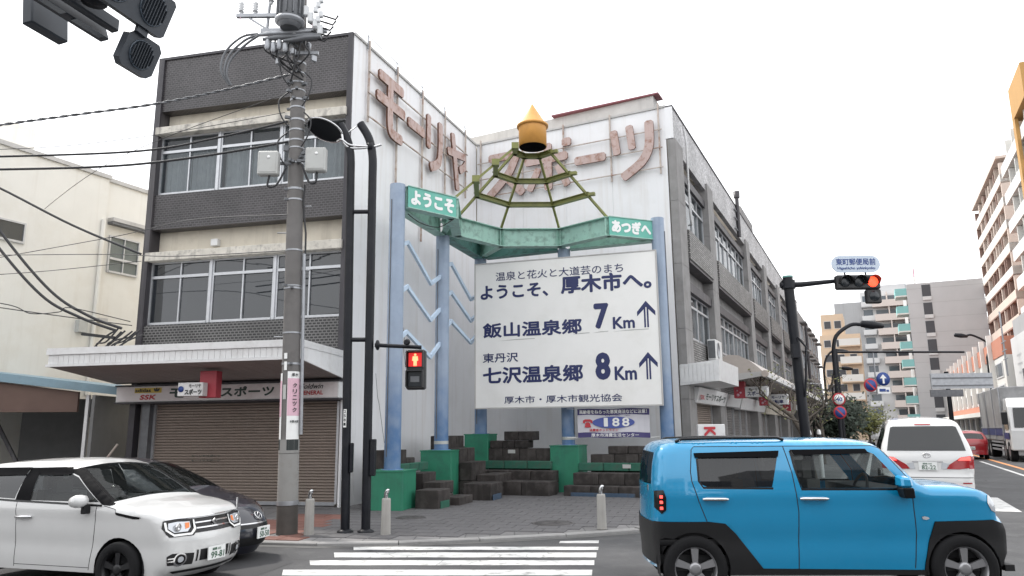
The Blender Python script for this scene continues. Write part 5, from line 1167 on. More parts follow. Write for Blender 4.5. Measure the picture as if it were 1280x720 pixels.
class Car:
    def __init__(s, name, label, cat, group=None): s.root = thing(name, label, cat, (0, 0, 0), group)
    def shell(s, upper, lower_z, arches, hw, zb, tum, regions, glass_top, r=.11, plan=(.5, .5, .10, .07), crown=(.05, .05, .08, .08), paint_='paint_white', step=.045, sm=1, ub=.92, glass='car_glass', nu=11, pillar=None):
        """upper: outline from rear sill over the roof to the front sill; arches: [(xc, zc, r)]"""
        up = smooth_chain(resample(upper, step), sm)
        low = []; x = up[-1].x
        # lower edge from front to rear with the wheel arches cut out
        cur = Vector((up[-1].x, up[-1].y)); low_pts = []
        for xc, zc, ra in sorted(arches, key=lambda a: -a[0]):
            zz = lower_z; h = max(-1, min(1, (zz-zc)/ra)); a0 = math.asin(h)
            xs = xc+ra*math.cos(a0); low_pts.append((xs, zz))
            for k in range(1, 16):
                t = a0+(math.pi-2*a0)*k/16; low_pts.append((xc+ra*math.cos(t), zc+ra*math.sin(t)))
            low_pts.append((xc-ra*math.cos(a0), zz))
        outline = [Vector((p.x, p.y)) for p in up]
        ch = [up[-1]]+[Vector(p) for p in low_pts]+[up[0]]
        outline += [Vector((p.x, p.y)) for p in resample([(p.x, p.y) for p in ch], step)][1:-1]
        xs0 = min(p.x for p in up); xs1 = max(p.x for p in up); L = xs1-xs0
        pr, pf, kr, kf = plan
        segs = list(zip(up[:-1], up[1:]))
        def Y(p):
            d = min(seg_dist(p, a, b_) for a, b_ in segs)
            y = hw
            if p.y > zb: q = p.y-zb; y -= tum*q*min(1, .35+q*1.6)
            else: y -= .05*((zb-p.y)/max(zb-lower_z, .1))**2
            t = max(0, (p.x-(xs1-pf))/pf); y -= kf*hw*t*t; t = max(0, ((xs0+pr)-p.x)/pr); y -= kr*hw*t*t
            y += .012*math.exp(-((p.y-(zb-.07))/.055)**2)-.014*math.exp(-((p.y-(lower_z*.6+zb*.4))/.11)**2)
            if d < r: w = 1-d/r; y -= r*(1-math.sqrt(max(0, 1-w*w)))*.8
            return y
        s.Y = Y; s.xs = (xs0, xs1)
        # triangulate the side with all region outlines
        outline = ccw(outline); verts = list(outline); edges = []; faces = [list(range(len(outline)))]
        for rg in regions:
            cc = ccw(rg[1]); P = resample(cc+[cc[0]], .05)[:-1]; b0 = len(verts); verts += [Vector((p[0], p[1])) for p in P]; faces.append(list(range(b0, b0+len(P))))
        z0 = min(p.y for p in outline); z1 = max(p.y for p in outline)
        ix = int(L/.055); iz = int((z1-z0)/.055)
        for i in range(ix):
            for j in range(iz): verts.append(Vector((xs0+(i+.5+(.25 if j % 2 else 0))*L/ix, z0+(j+.5)*(z1-z0)/iz)))
        ov_, oe_, of_, _, _, src = delaunay_2d_cdt(verts, edges, faces, 1, 1e-4)
        yy = [Y(p) for p in ov_]
        groups = {}
        for f, sr in zip(of_, src):
            if not sr: continue
            if 0 not in sr: continue
            k = max(sr); groups.setdefault(k, []).append(f)
        U = [-1+2*k/nu for k in range(nu+1)]; U[1] = -ub; U[-2] = ub
        # strip over the top
        n = len(up); cr_h, cr_r, cr_f, cr_b = crown
        strip = []
        for i, p in enumerate(up):
            t = (up[min(i+1, n-1)]-up[max(i-1, 0)]).normalized(); nn = Vector((-t.y, t.x)); nn = nn if True else nn
            up_ness = max(0, nn.y); fr = max(0, nn.x); bk = max(0, -nn.x)
            c = cr_r*up_ness**2+cr_f*fr**2+cr_b*bk**2
            y = Y(Vector((p.x, p.y)))
            strip.append([(p.x+nn.x*c*(1-u*u), y*u, p.y+nn.y*c*(1-u*u)) for u in U])
        glass_faces = {k: MB() for k in range(len(glass_top))}
        body = MB(); allmb = MB()
        for i in range(n-1):
            m_ = (up[i]+up[i+1])/2; gi = None
            for k, (nm, (xa, xb), (za, zb2)) in enumerate(glass_top):
                if xa <= m_.x <= xb and za <= m_.y <= zb2: gi = k
            for j in range(len(U)-1):
                quad = [strip[i][j], strip[i][j+1], strip[i+1][j+1], strip[i+1][j]]
                allmb.poly(quad)
                if gi is not None and abs((U[j]+U[j+1])/2) < ub: glass_faces[gi].poly(quad, None, True)
                else: body.poly(quad, pillar if gi == 0 and pillar else None, True)
        def side(mb, fl, sgn, off=0.):
            used = {}; vs = []; fs = []
            for f in fl:
                ff = []
                for vi in f:
                    if vi not in used: used[vi] = len(vs); vs.append((ov_[vi].x, sgn*(yy[vi]+off), ov_[vi].y))
                    ff.append(used[vi])
                fs.append(tuple(ff) if sgn < 0 else tuple(reversed(ff)))
            mb.faces(vs, fs, None, True)
        for sg in (-1, 1):
            side(body, groups.get(0, []), sg)
            for k in groups: side(allmb, groups[k], sg)
        s.body = s.fin(body, 'body', paint_)
        for k, (nm, a, c) in enumerate(glass_top):
            if glass_faces[k].f: s.fin(glass_faces[k], nm, glass)
        for k, rg in enumerate(regions, 1):
            for sg in (-1, 1):
                if k in groups:
                    q = MB(); side(q, groups[k], sg, rg[3]); s.fin(q, rg[0], rg[2])
        s.bvh = BVHTree.FromPolygons([tuple(v) for v in allmb.v], allmb.f)
        # wheel wells and floor
        q = MB(); q.box(((xs0+xs1)/2, 0, lower_z+.06), (L*.9, hw*1.7, .06)); s.fin(q, 'floor_pan', 'cabin', None, False)
        for xc, zc, ra in arches:
            for sg in (-1, 1):
                q = MB(); K = 14; vs = []
                for yv in (hw*.98, hw*.62):
                    for i in range(K+1): t = -.25+(math.pi+.5)*i/K; vs.append((xc+ra*1.01*math.cos(t), sg*yv*.97, zc+ra*1.01*math.sin(t)))
                q.faces(vs, [(i, i+1, K+2+i, K+1+i) for i in range(K)]); q.poly(vs[K+1:]); s.fin(q, 'wheel_well', 'seam', None, False)
        return s
    def fin(s, mb, name, material, parent=None, weld=True):
        o = mb.build(name, material, parent or s.root, recalc=False)
        if weld:
            bm = bmesh.new(); bm.from_mesh(o.data); bmesh.ops.remove_doubles(bm, verts=bm.verts, dist=2e-4); bmesh.ops.recalc_face_normals(bm, faces=bm.faces); bm.to_mesh(o.data); bm.free()
        return o
    def decal(s, name, pts, view, mt, off=.006, parent=None, step=.04, thick=.0):
        """outline pressed on to the body; view 'front'/'rear' takes (y, z), 'right' takes (x, z), 'top' takes (x, y)"""
        pts = ccw(pts); P = resample(pts+[pts[0]], step)[:-1]; vs = [Vector((p[0], p[1])) for p in P]; nb = len(vs)
        x0 = min(p.x for p in vs); x1 = max(p.x for p in vs); y0 = min(p.y for p in vs); y1 = max(p.y for p in vs)
        nx = int((x1-x0)/step); ny = int((y1-y0)/step)
        vv = vs+[Vector((x0+(i+.5)*(x1-x0)/max(nx, 1), y0+(j+.5)*(y1-y0)/max(ny, 1))) for i in range(nx) for j in range(ny)]
        a, _, f, _, _, _ = delaunay_2d_cdt(vv, [], [list(range(nb))], 1, 1e-4)
        out = []
        for p in a:
            if view == 'front': o, d = Vector((s.xs[1]+1, p.x, p.y)), Vector((-1, 0, 0))
            elif view == 'rear': o, d = Vector((s.xs[0]-1, p.x, p.y)), Vector((1, 0, 0))
            elif view == 'right': o, d = Vector((p.x, -3, p.y)), Vector((0, 1, 0))
            else: o, d = Vector((p.x, p.y, 4)), Vector((0, 0, -1))
            h, nn, _, _ = s.bvh.ray_cast(o, d)
            if h is None: h = Vector((0, 0, 0))+o+d*(1.0+.05)
            out.append(h-d*off)
        q = MB(); q.faces(out, [tuple(t) for t in f], None, True)
        if thick:
            dv = {'front': Vector((-1, 0, 0)), 'rear': Vector((1, 0, 0)), 'right': Vector((0, 1, 0)), 'top': Vector((0, 0, -1))}[view]
            e = [out[i] for i in range(min(nb, len(out)))]
            for i in range(nb): q.poly([out[i], out[(i+1) % nb], out[(i+1) % nb]+dv*thick, out[i]+dv*thick])
        return s.fin(q, name, mt, parent)
    def hit(s, view, a, b_, off=.01):
        o, d = {'front': (Vector((s.xs[1]+1, a, b_)), Vector((-1, 0, 0))), 'rear': (Vector((s.xs[0]-1, a, b_)), Vector((1, 0, 0))), 'right': (Vector((a, -3, b_)), Vector((0, 1, 0))), 'left': (Vector((a, 3, b_)), Vector((0, -1, 0)))}[view]
        h = s.bvh.ray_cast(o, d)[0]; return (h if h is not None else o+d)-d*off
    def wheel(s, x, z, r_, y, w=.19, rim='alloy', spokes=5, rr=.66):
        for sg in (-1, 1):
            c = Vector((x, sg*y, z)); ax = (0, sg, 0)
            q = MB(); q.lathe(c, [(r_*rr, -w/2), (r_*.9, -w/2), (r_*.985, -w*.4), (r_, -w*.25), (r_, w*.25), (r_*.985, w*.4), (r_*.92, w/2), (r_*rr*1.03, w/2), (r_*rr, w*.44)], 36, ax=ax, cap=False)
            wo_ = s.fin(q, 'wheel', 'tyre'); tread = wo_
            q = MB(); q.lathe(c, [(r_*rr, w*.44), (r_*rr*.93, w*.36), (r_*rr*.9, -.02)], 36, ax=ax, cap=False); q.lathe(c, [(0, -.03), (r_*rr*.9, -.03)], 30, 'seam', ax=ax, cap=False); s.fin(q, 'rim', rim, wo_)
            q = MB(); q.lathe(c, [(r_*.2, .0), (r_*.2, w*.34), (r_*.12, w*.38), (0, w*.38)], 18, ax=ax)
            for k in range(spokes):
                a = 2*math.pi*(k+.25)/spokes; d = Vector((math.cos(a), 0, math.sin(a)))
                t = Vector((-math.sin(a), 0, math.cos(a))); y1 = Vector((0, sg, 0))
                A = c+d*r_*.1+y1*w*.32; B = c+d*r_*rr*.93+y1*w*.36
                vs = [A-t*r_*.075, A+t*r_*.075, B+t*r_*.12, B-t*r_*.12]; vs += [v-y1*.03 for v in vs]
                q.faces(vs, [(0, 1, 2, 3), (4, 7, 6, 5), (0, 4, 5, 1), (1, 5, 6, 2), (2, 6, 7, 3), (3, 7, 4, 0)])
            s.fin(q, 'spokes', rim, wo_)
    def seats(s, rows, zseat, hw, back=.62, dash=None, wheel=None):
        for x in rows:
            for yv in (-hw*.45, hw*.45):
                q = MB(); q.box((x, yv, zseat), (.5, .46, .14)); q.box((x-.24, yv, zseat+back*.5), (.13, .44, back)); q.box((x-.27, yv, zseat+back+.1), (.09, .26, .18)); s.fin(q, 'seat', 'seat_cloth', None, False)
        if dash:
            q = MB(); q.box(dash, (.45, hw*1.75, .22)); s.fin(q, 'dashboard', 'cabin', None, False)
        if wheel:
            c = Vector(wheel); q = MB(); q.tube([c+Vector((.06*math.sin(t), .18*math.cos(t), .18*math.sin(t))) for t in [i*math.pi/10 for i in range(21)]], .016, 6); s.fin(q, 'steering_wheel', 'cabin', None, False)
    def plate(s, view, a, b_, body, top, w=.33, h=.165):
        c = s.hit(view, a, b_, .03); sg = 1 if view == 'front' else -1
        ux = Vector((0, sg, 0)); q = MB(); q.box(c, (.014, w, h)); po = s.fin(q, 'licence_plate', 'plate_white', None, False)
        o = c+Vector((sg*.008, 0, 0))
        lettering('lettering', body, o-ux*w*.34-Vector((0, 0, h*.40)), ux, UZ, w*.76, h*.5, 'plate_green', po, .012, .002)
        lettering('lettering', top, o-ux*w*.28+Vector((0, 0, h*.19)), ux, UZ, w*.5, h*.2, 'plate_green', po, .02, .002)
        return po
    def place(s, loc, yaw, sc=1.):
        s.root.location = loc; s.root.rotation_euler = (0, 0, yaw); s.root.scale = (sc, sc, sc)
def ccw(P):
    a = sum(p[0]*q[1]-q[0]*p[1] for p, q in zip(P, list(P[1:])+[P[0]])); return list(P) if a > 0 else list(P)[::-1]
def thin(pts, w=.009):
    """closed thin polygon round a polyline, for panel gaps"""
    P = [Vector(p) for p in pts]; l = []; r_ = []; n = len(P)
    for i in range(n):
        t = (P[min(i+1, n-1)]-P[max(i-1, 0)]).normalized(); nn = Vector((-t.y, t.x))*w/2; l.append(P[i]+nn); r_.append(P[i]-nn)
    return [tuple(p) for p in l+r_[::-1]]
# ---- the blue car crossing in front
c = Car('blue_car', 'bright blue boxy small car with black cladding in the right foreground', 'car')
up = [(-.372, .33), (-.374, .403), (-.374, .479), (-.395, .663), (-.378, .91), (-.377, 1.16), (-.351, 1.381), (-.311, 1.535), (-.26, 1.57), (-.112, 1.593), (.406, 1.603), (.985, 1.602), (1.526, 1.595), (1.842, 1.582), (1.94, 1.56), (1.992, 1.525), (2.16, 1.337), (2.33, 1.14), (2.40, 1.132), (2.758, 1.118), (2.91, 1.096), (2.997, 1.058), (3.066, 1.001), (3.078, .894), (3.075, .819), (3.13, .788), (3.172, .713), (3.172, .593), (3.15, .42), (3.10, .33), (3.08, .28)]
wr = [(.088, 1.44), (.10, 1.475), (.90, 1.49), (.917, 1.47), (.82, 1.137), (.16, 1.142), (.10, 1.17), (.085, 1.22)]
wf = [(1.056, 1.50), (1.80, 1.503), (1.90, 1.46), (2.15, 1.135), (2.14, 1.122), (1.12, 1.126), (1.066, 1.37)]
rg = [('window', wr, 'car_glass_dark', -.006), ('window', wf, 'car_glass_clear', -.006),
      ('window_visor', [(.049, 1.485), (.93, 1.503), (.913, 1.441), (.059, 1.438)], 'pillar_black', .02), ('window_visor', [(1.046, 1.512), (1.817, 1.515), (1.845, 1.468), (1.083, 1.456)], 'pillar_black', .02),
      ('window_trim', thin([(.078, 1.43), (.078, 1.2), (.12, 1.135), (.83, 1.125)], .02), 'car_gloss_black', .002), ('window_trim', thin([(1.05, 1.5), (1.07, 1.33), (1.115, 1.115), (2.165, 1.11), (1.93, 1.46), (1.83, 1.52)], .022), 'car_gloss_black', .002),
      ('door_seam', thin([(.03, 1.52), (.0, 1.3), (.006, 1.2), (.065, 1.001), (.139, .799)]), 'seam', .001), ('door_seam', thin([(.985, 1.545), (1.037, 1.276), (1.071, .903), (1.055, .6), (1.041, .33)]), 'seam', .001),
      ('door_seam', thin([(1.97, 1.53), (2.185, 1.237), (2.217, .99), (2.228, .655), (2.19, .335)]), 'seam', .001), ('door_seam', thin([(.03, 1.52), (.06, 1.55), (.985, 1.548), (1.9, 1.545), (1.975, 1.52)], .007), 'seam', .001),
      ('wheel_cladding', [(-.41, .795), (.165, .796), (.322, .777), (.426, .676), (.684, .335), (.684, .2), (-.45, .2)], 'car_plastic', .012), ('wheel_cladding', [(2.26, .2), (2.29, .386), (2.344, .595), (2.412, .791), (2.995, .804), (3.126, .758), (3.162, .638), (3.14, .409), (3.1, .2)], 'car_plastic', .012),
      ('sill_trim', [(.60, .335), (2.30, .32), (2.30, .2), (.60, .2)], 'car_plastic', .006),
      ('tail_lamp', [(-.385, 1.10), (-.29, 1.112), (-.265, 1.034), (-.27, .909), (-.315, .872), (-.388, .941)], 'car_gloss_black', .008), ('headlamp', [(2.975, 1.047), (2.955, .971), (2.991, .895), (3.049, .87), (3.075, .92), (3.07, .99), (3.045, 1.035)], 'lamp_clear', .008),
      ('side_flasher', [(2.287, .837), (2.31, .843), (2.35, .835), (2.36, .82), (2.33, .808), (2.295, .815)], 'lamp_clear', .01)]
c.shell(up, .27, [(.0, .335, .355), (2.67, .335, .355)], .74, 1.12, .22, rg, [('windshield', (1.99, 2.32), (1.16, 1.53)), ('rear_window', (-.4, -.3), (1.16, 1.5))], r=.09, plan=(.35, .45, .08, .10), crown=(.04, .035, .09, .06), paint_='paint_blue', glass='car_glass_clear', ub=.86)
for x in (0., 2.67): c.wheel(x, .335, .325, .655, rim='alloy', spokes=5)
for x0, x1 in ((.104, .359), (1.086, 1.366)):
    h0 = c.hit('right', (x0+x1)/2, 1.02, .0); q = MB(); q.tube([(x0, h0.y-.022, 1.022), (x0+.03, h0.y-.034, 1.024), (x1-.03, h0.y-.034, 1.022), (x1, h0.y-.022, 1.02)], [.012, .018, .018, .012], 10); c.fin(q, 'door_handle', 'chrome', None, False)
    c.decal('handle_cup', [((x0+x1)/2+.11*math.cos(t), 1.02+.055*math.sin(t)) for t in [i*math.pi/8 for i in range(16)]], 'right', 'paint_blue', .004)
mc = Vector((2.085, -.86, 1.16)); q = MB()
q.faces([mc+Vector(p) for p in ((-.05, -.09, .08), (.05, -.09, .07), (.05, .07, .09), (-.05, .07, .1), (-.055, -.1, -.02), (.06, -.1, -.02), (.06, .08, -.02), (-.055, .08, -.02))], [(0, 1, 2, 3), (4, 7, 6, 5), (0, 4, 5, 1), (1, 5, 6, 2), (2, 6, 7, 3), (3, 7, 4, 0)]); mo = q.build('door_mirror', 'paint_blue', c.root, .02)
q = MB(); q.faces([mc+Vector(p) for p in ((-.045, -.095, -.023), (.065, -.095, -.023), (.065, .08, -.023), (-.045, .08, -.023), (.0, -.03, -.13), (.1, -.03, -.13), (.1, .12, -.13), (.0, .12, -.13))], [(0, 1, 2, 3), (4, 7, 6, 5), (0, 4, 5, 1), (1, 5, 6, 2), (2, 6, 7, 3), (3, 7, 4, 0)]); q.build('mirror_base', 'car_plastic', mo, .012)
for sg in (-1, 1):
    q = MB(); q.tube([(-.12, sg*.56, 1.60), (-.05, sg*.565, 1.628), (.4, sg*.565, 1.637), (.95, sg*.565, 1.635), (1.02, sg*.56, 1.612)], .016, 8); c.fin(q, 'roof_rail', 'car_gloss_black', None, False)
for z in (.93, .99, 1.045): 
    p = c.hit('right', -.315, z, .014); q = MB(); q.box(p, (.03, .008, .028)); c.fin(q, 'brake_light', 'lamp_red_on', None, False)
c.decal('rear_bumper', [(-.71, .79), (.71, .79), (.71, .36), (-.71, .36)], 'rear', 'car_plastic', .008)
q = MB(); q.box((-.39, -.3, 1.12), (.05, .25, .06)); c.fin(q, 'rear_handle', 'chrome', None, False)
q = MB(); q.box((3.14, 0, .33), (.09, 1.3, .06)); c.fin(q, 'front_lip', 'car_plastic', None, False)
q = MB(); q.tube([(2.33, -.5, 1.15), (2.25, -.1, 1.2), (2.28, .3, 1.17)], .01, 5); c.fin(q, 'wiper', 'car_plastic', None, False)
c.seats((.75, 1.55), .62, .7, .58, (2.05, 0, 1.0), (1.85, -.33, 1.06))
c.place((1.84+.0526*.74, 7.96+.9986*.74, -.01), -.0526)
# ---- the white car at the lower left
c = Car('white_car', 'pearl white small car with black wheels in the left foreground, cut by the frame', 'car')
up = [(-3.58, .28), (-3.66, .42), (-3.67, .7), (-3.63, 1.05), (-3.5, 1.35), (-3.36, 1.53), (-3.1, 1.575), (-2.6, 1.605), (-2.1, 1.612), (-1.85, 1.592), (-1.62, 1.535), (-1.20, 1.31), (-.82, 1.085), (-.70, 1.068), (-.5, 1.04), (-.25, .985), (-.15, .945), (-.10, .885), (-.05, .74), (-.005, .70), (.0, .56), (-.005, .40), (-.04, .28), (-.12, .21)]
rg = [('window', [(-3.3, 1.46), (-2.62, 1.49), (-2.45, 1.47), (-2.49, 1.13), (-3.35, 1.16)], 'car_glass_dark', -.004), ('window', [(-2.24, 1.45), (-1.70, 1.46), (-1.53, 1.41), (-1.04, 1.11), (-2.21, 1.115)], 'car_glass', -.004),
      ('black_pillar', [(-2.45, 1.53), (-2.25, 1.53), (-2.20, 1.11), (-2.47, 1.12)], 'pillar_black', .004), ('black_pillar', [(-1.80, 1.505), (-1.66, 1.52), (-1.46, 1.62), (-.70, 1.13), (-.86, 1.070), (-.98, 1.082), (-1.54, 1.43)], 'pillar_black', .004),
      ('window_visor', [(-2.28, 1.53), (-1.72, 1.545), (-1.66, 1.46), (-1.76, 1.44), (-2.24, 1.435)], 'pillar_black', .015), ('window_visor', [(-3.2, 1.525), (-2.42, 1.535), (-2.45, 1.44), (-3.2, 1.42)], 'pillar_black', .015),
      ('window_trim', thin([(-3.4, 1.14), (-2.45, 1.105), (-.98, 1.07)], .025), 'car_gloss_black', .004),
      ('door_seam', thin([(-2.43, 1.09), (-2.41, .7), (-2.42, .27)]), 'seam', .001), ('door_seam', thin([(-1.06, 1.06), (-1.08, .72), (-1.16, .27)]), 'seam', .001), ('door_seam', thin([(-2.42, .30), (-1.16, .30)], .007), 'seam', .001), ('bonnet_seam', thin([(-.95, 1.07), (-.76, 1.03), (-.74, .99), (-.36, .93)], .008), 'seam', .001),
      ('bonnet_vent', [(-.75, .99), (-.38, .94), (-.38, .915), (-.47, .915), (-.73, .96)], 'car_gloss_black', .004)]
c.shell(up, .24, [(-.68, .30, .385), (-3.12, .30, .385)], .83, 1.06, .36, rg, [('windshield', (-1.60, -.84), (1.095, 1.54)), ('rear_window', (-3.62, -3.4), (1.08, 1.5))], r=.075, plan=(.5, .6, .1, .11), crown=(.05, .035, .15, .08), paint_='paint_white', glass='car_glass_clear', ub=.94, pillar='pillar_black')
for x in (-.68, -3.12): c.wheel(x, .30, .335, .745, rim='alloy_black', spokes=5)
h0 = c.hit('right', -2.27, .905, 0); q = MB(); q.tube([(-2.42, h0.y-.015, .902), (-2.38, h0.y-.035, .905), (-2.17, h0.y-.035, .908), (-2.13, h0.y-.015, .908)], [.012, .02, .02, .012], 10); c.fin(q, 'door_handle', 'chrome', None, False)
mc = Vector((-1.22, -.98, 1.13)); q = MB(); q.lathe(mc, [(.0, -.10), (.06, -.09), (.08, -.03), (.082, .04), (.07, .10), (.03, .12), (0, .125)], 16, ax=(0, 1, 0)); mo = c.fin(q, 'door_mirror', 'paint_white', None, False)
q = MB(); q.box(mc+Vector((.03, .1, -.1)), (.07, .1, .12)); q.build('mirror_base', 'car_plastic', mo, .01)
# front: grille, lamps, bumper openings
gr_ = c.decal('grille', [(-.70, .86), (-.52, .885), (.52, .885), (.70, .86), (.72, .77), (.60, .70), (.40, .71), (-.40, .71), (-.60, .70), (-.72, .77)], 'front', 'car_gloss_black', .006)
for z in (.765, .83): c.decal('grille_bar', [(-.31, z+.008), (.31, z+.008), (.31, z-.008), (-.31, z-.008)], 'front', 'chrome', .014, gr_)
for sg in (-1, 1):
    hl = c.decal('headlamp', [(sg*y, z) for y, z in ((.30, .885), (.55, .90), (.72, .885), (.745, .80), (.69, .69), (.38, .685), (.30, .75))], 'front', 'car_gloss_black', .010)
    c.decal('lamp_lens', [(sg*y, z) for y, z in ((.39, .855), (.55, .865), (.67, .855), (.68, .79), (.62, .74), (.45, .74), (.39, .785))], 'front', 'lamp_clear', .016, hl)
    c.decal('lamp_ring', [(sg*y, z) for y, z in ((.325, .875), (.345, .875), (.355, .77), (.42, .722), (.63, .722), (.695, .78), (.695, .87), (.72, .87), (.72, .77), (.64, .697), (.41, .697), (.325, .76))], 'front', 'white_paint', .022, hl)
    c.decal('turn_lamp', [(sg*y, z) for y, z in ((.40, .845), (.46, .845), (.47, .77), (.41, .785))], 'front', 'lamp_amber', .021, hl)
    q = MB(); q.lathe(c.hit('front', sg*.57, .80, .03), [(.045, 0), (.05, .012), (.03, .012), (0, .004)], 16, ax=(1, 0, 0), cap=False); c.fin(q, 'projector', 'chrome', hl, False)
    bo = c.decal('bumper_vent', [(sg*y, z) for y, z in ((.36, .47), (.64, .49), (.70, .46), (.68, .35), (.36, .33))], 'front', 'car_plastic', .006)
    ring = lambda r__: [(sg*.54+r__*math.cos(t), .41+r__*math.sin(t)) for t in [i*math.pi/12 for i in range(24)]]
    c.decal('fog_lamp_ring', ring(.082), 'front', 'chrome', .012, bo, .02); c.decal('fog_lamp_bowl', ring(.062), 'front', 'car_gloss_black', .017, bo, .02); c.decal('fog_lamp_lens', ring(.036), 'front', 'lamp_clear', .022, bo, .02)
    for z in (.43, .395): c.decal('vent_bar', [(sg*.61, z+.008), (sg*.69, z+.006), (sg*.69, z-.006), (sg*.61, z-.008)], 'front', 'chrome', .012, bo)
    c.decal('vent_blade', [(sg*y, z) for y, z in ((.30, .50), (.325, .50), (.325, .36), (.30, .36))], 'front', 'car_plastic', .008)
c.decal('grille_brow', [(-.70, .905), (-.5, .912), (.5, .912), (.70, .905), (.70, .895), (.5, .90), (-.5, .90), (-.70, .895)], 'front', 'chrome', .016)
c.decal('lower_grille', [(-.27, .50), (.27, .50), (.27, .36), (-.27, .36)], 'front', 'car_plastic', .006)
c.decal('bumper_lip', [(-.62, .27), (.62, .27), (.55, .235), (-.55, .235)], 'front', 'car_plastic', .01)
eb = c.hit('front', 0, .80, .03)
q = MB(); E_ = lambda y, z: eb+Vector((0, y*.05, z*.05))
for sg in (1, -1): q.extr([E_(sg*y, sg*z) for y, z in ((.1, 1.1), (-.8, .45), (-.8, .25), (.1, -.35), (.3, -.2), (-.2, .2), (.25, .55), (.9, .1), (.9, .5))], (-.01, 0, 0))
c.fin(q, 'emblem', 'chrome', None, False)
c.plate('front', -.02, .43, '99-81', '相模 532')
q = MB(); p = c.hit('front', .72, .74, .03); q.tube([p+Vector((-.1, .02, -.05)), p+Vector((-.1, .02, .32))], .012, 8); c.fin(q, 'corner_rod', 'chrome', None, False)
for sg in (-1, 1):
    p = Vector((-.72, sg*.28, 1.085)); q = MB(); q.box(p, (.03, .03, .02)); c.fin(q, 'washer_nozzle', 'car_plastic', None, False)
q = MB(); q.tube([(-.88, -.5, 1.13), (-.95, .0, 1.19), (-.90, .5, 1.13)], .012, 5); c.fin(q, 'wiper', 'car_plastic', None, False)
q = MB(); q.box((-2.07+.0, -.842, .93), (.0, .0, .0)); 
c.seats((-2.9, -1.95), .55, .75, .62, (-1.15, 0, .95), (-1.4, -.36, 1.0))
c.place((-3.60, 9.12, 0), -.31, .88)
# ---- the black car behind it
c = Car('black_car', 'glossy black hatchback partly hidden behind the white car by the shutter', 'car')
up = [(-3.86, .28), (-3.97, .45), (-3.98, .75), (-3.9, 1.05), (-3.62, 1.28), (-3.2, 1.40), (-2.6, 1.455), (-2.1, 1.44), (-1.75, 1.37), (-1.25, 1.14), (-.92, .96), (-.6, .89), (-.3, .80), (-.14, .70), (-.05, .58), (.0, .45), (-.01, .30), (-.08, .19)]
rg = [('window', [(-3.4, 1.27), (-2.6, 1.36), (-1.95, 1.34), (-1.35, 1.05), (-1.2, .95), (-3.35, 1.0)], 'car_glass_dark', -.004), ('door_seam', thin([(-2.2, .95), (-2.18, .3)]), 'seam', .001)]
c.shell(up, .2, [(-.78, .3, .36), (-3.33, .3, .36)], .845, .95, .42, rg, [('windshield', (-1.72, -.96), (.985, 1.36)), ('rear_window', (-3.9, -3.3), (1.08, 1.38))], r=.12, plan=(.7, .85, .14, .22), crown=(.05, .05, .26, .12), paint_='paint_black', glass='car_glass_clear', ub=.88)
for x in (-.78, -3.33): c.wheel(x, .3, .30, .75, rim='alloy')
for sg in (-1, 1):
    c.decal('headlamp', [(sg*y, z) for y, z in ((.46, .62), (.60, .74), (.74, .84), (.76, .78), (.70, .66), (.52, .58))], 'front', 'lamp_clear', .012)
c.decal('grille', [(-.5, .52), (.5, .52), (.42, .47), (-.42, .47)], 'front', 'car_gloss_black', .006)
c.decal('grille_bar', [(-.55, .545), (.55, .545), (.53, .53), (-.53, .53)], 'front', 'chrome', .008)
c.decal('lower_grille', [(-.62, .34), (.62, .34), (.5, .22), (-.5, .22)], 'front', 'car_plastic', .006)
p = c.hit('front', 0, .64, .02); q = MB(); q.tube([p+Vector((-.04*math.sin(t), .075*math.cos(t), .05*math.sin(t))) for t in [i*math.pi/10 for i in range(21)]], .009, 6); q.tube([p+Vector((0, .03*math.cos(t), .045*math.sin(t))) for t in [i*math.pi/8 for i in range(17)]], .007, 6); c.fin(q, 'emblem', 'chrome', None, False)
c.plate('front', 0, .40, '50-50', '相模 530')
mc = Vector((-1.45, -.95, 1.0)); q = MB(); q.lathe(mc, [(0, -.1), (.06, -.08), (.07, .05), (.03, .12), (0, .12)], 12, ax=(0, 1, 0)); c.fin(q, 'door_mirror', 'paint_black', None, False)
c.seats((-2.9, -1.95), .45, .72, .6, (-1.3, 0, .85), (-1.5, -.36, .9))
c.place((-3.78, 10.95, 0), -.22, .93)
# ---- the white van waiting in the right-hand street
c = Car('white_van', 'white people carrier seen from behind with large red tail lamps', 'car')
up = [(-.05, .28), (-.02, .33), (.0, .42), (.0, .62), (.03, .66), (.06, 1.05), (.12, 1.25), (.30, 1.72), (.38, 1.82), (.55, 1.87), (1.5, 1.92), (2.6, 1.91), (3.2, 1.80), (3.75, 1.35), (4.0, 1.12), (4.5, 1.0), (4.75, .85), (4.83, .5), (4.75, .25)]
rg = [('window', [(.45, 1.66), (1.5, 1.72), (2.0, 1.70), (2.0, 1.2), (.40, 1.22)], 'car_glass_dark', -.004), ('window', [(2.1, 1.70), (2.9, 1.68), (3.6, 1.2), (2.1, 1.2)], 'car_glass_dark', -.004), ('door_seam', thin([(2.05, 1.75), (2.05, .3)]), 'seam', .001),
      ('tail_lamp', [(-.1, 1.06), (.36, 1.10), (.32, .98), (.2, .82), (-.1, .80)], 'lamp_red', .006)]
c.shell(up, .25, [(.95, .33, .38), (3.85, .33, .38)], .915, 1.1, .26, rg, [('windshield', (3.2, 3.95), (1.15, 1.8))], r=.12, plan=(.3, .8, .05, .2), crown=(.05, .05, .2, .05), paint_='paint_van', glass='car_glass_dark', ub=.9)
for x in (.95, 3.85): c.wheel(x, .33, .33, .82, rim='alloy')
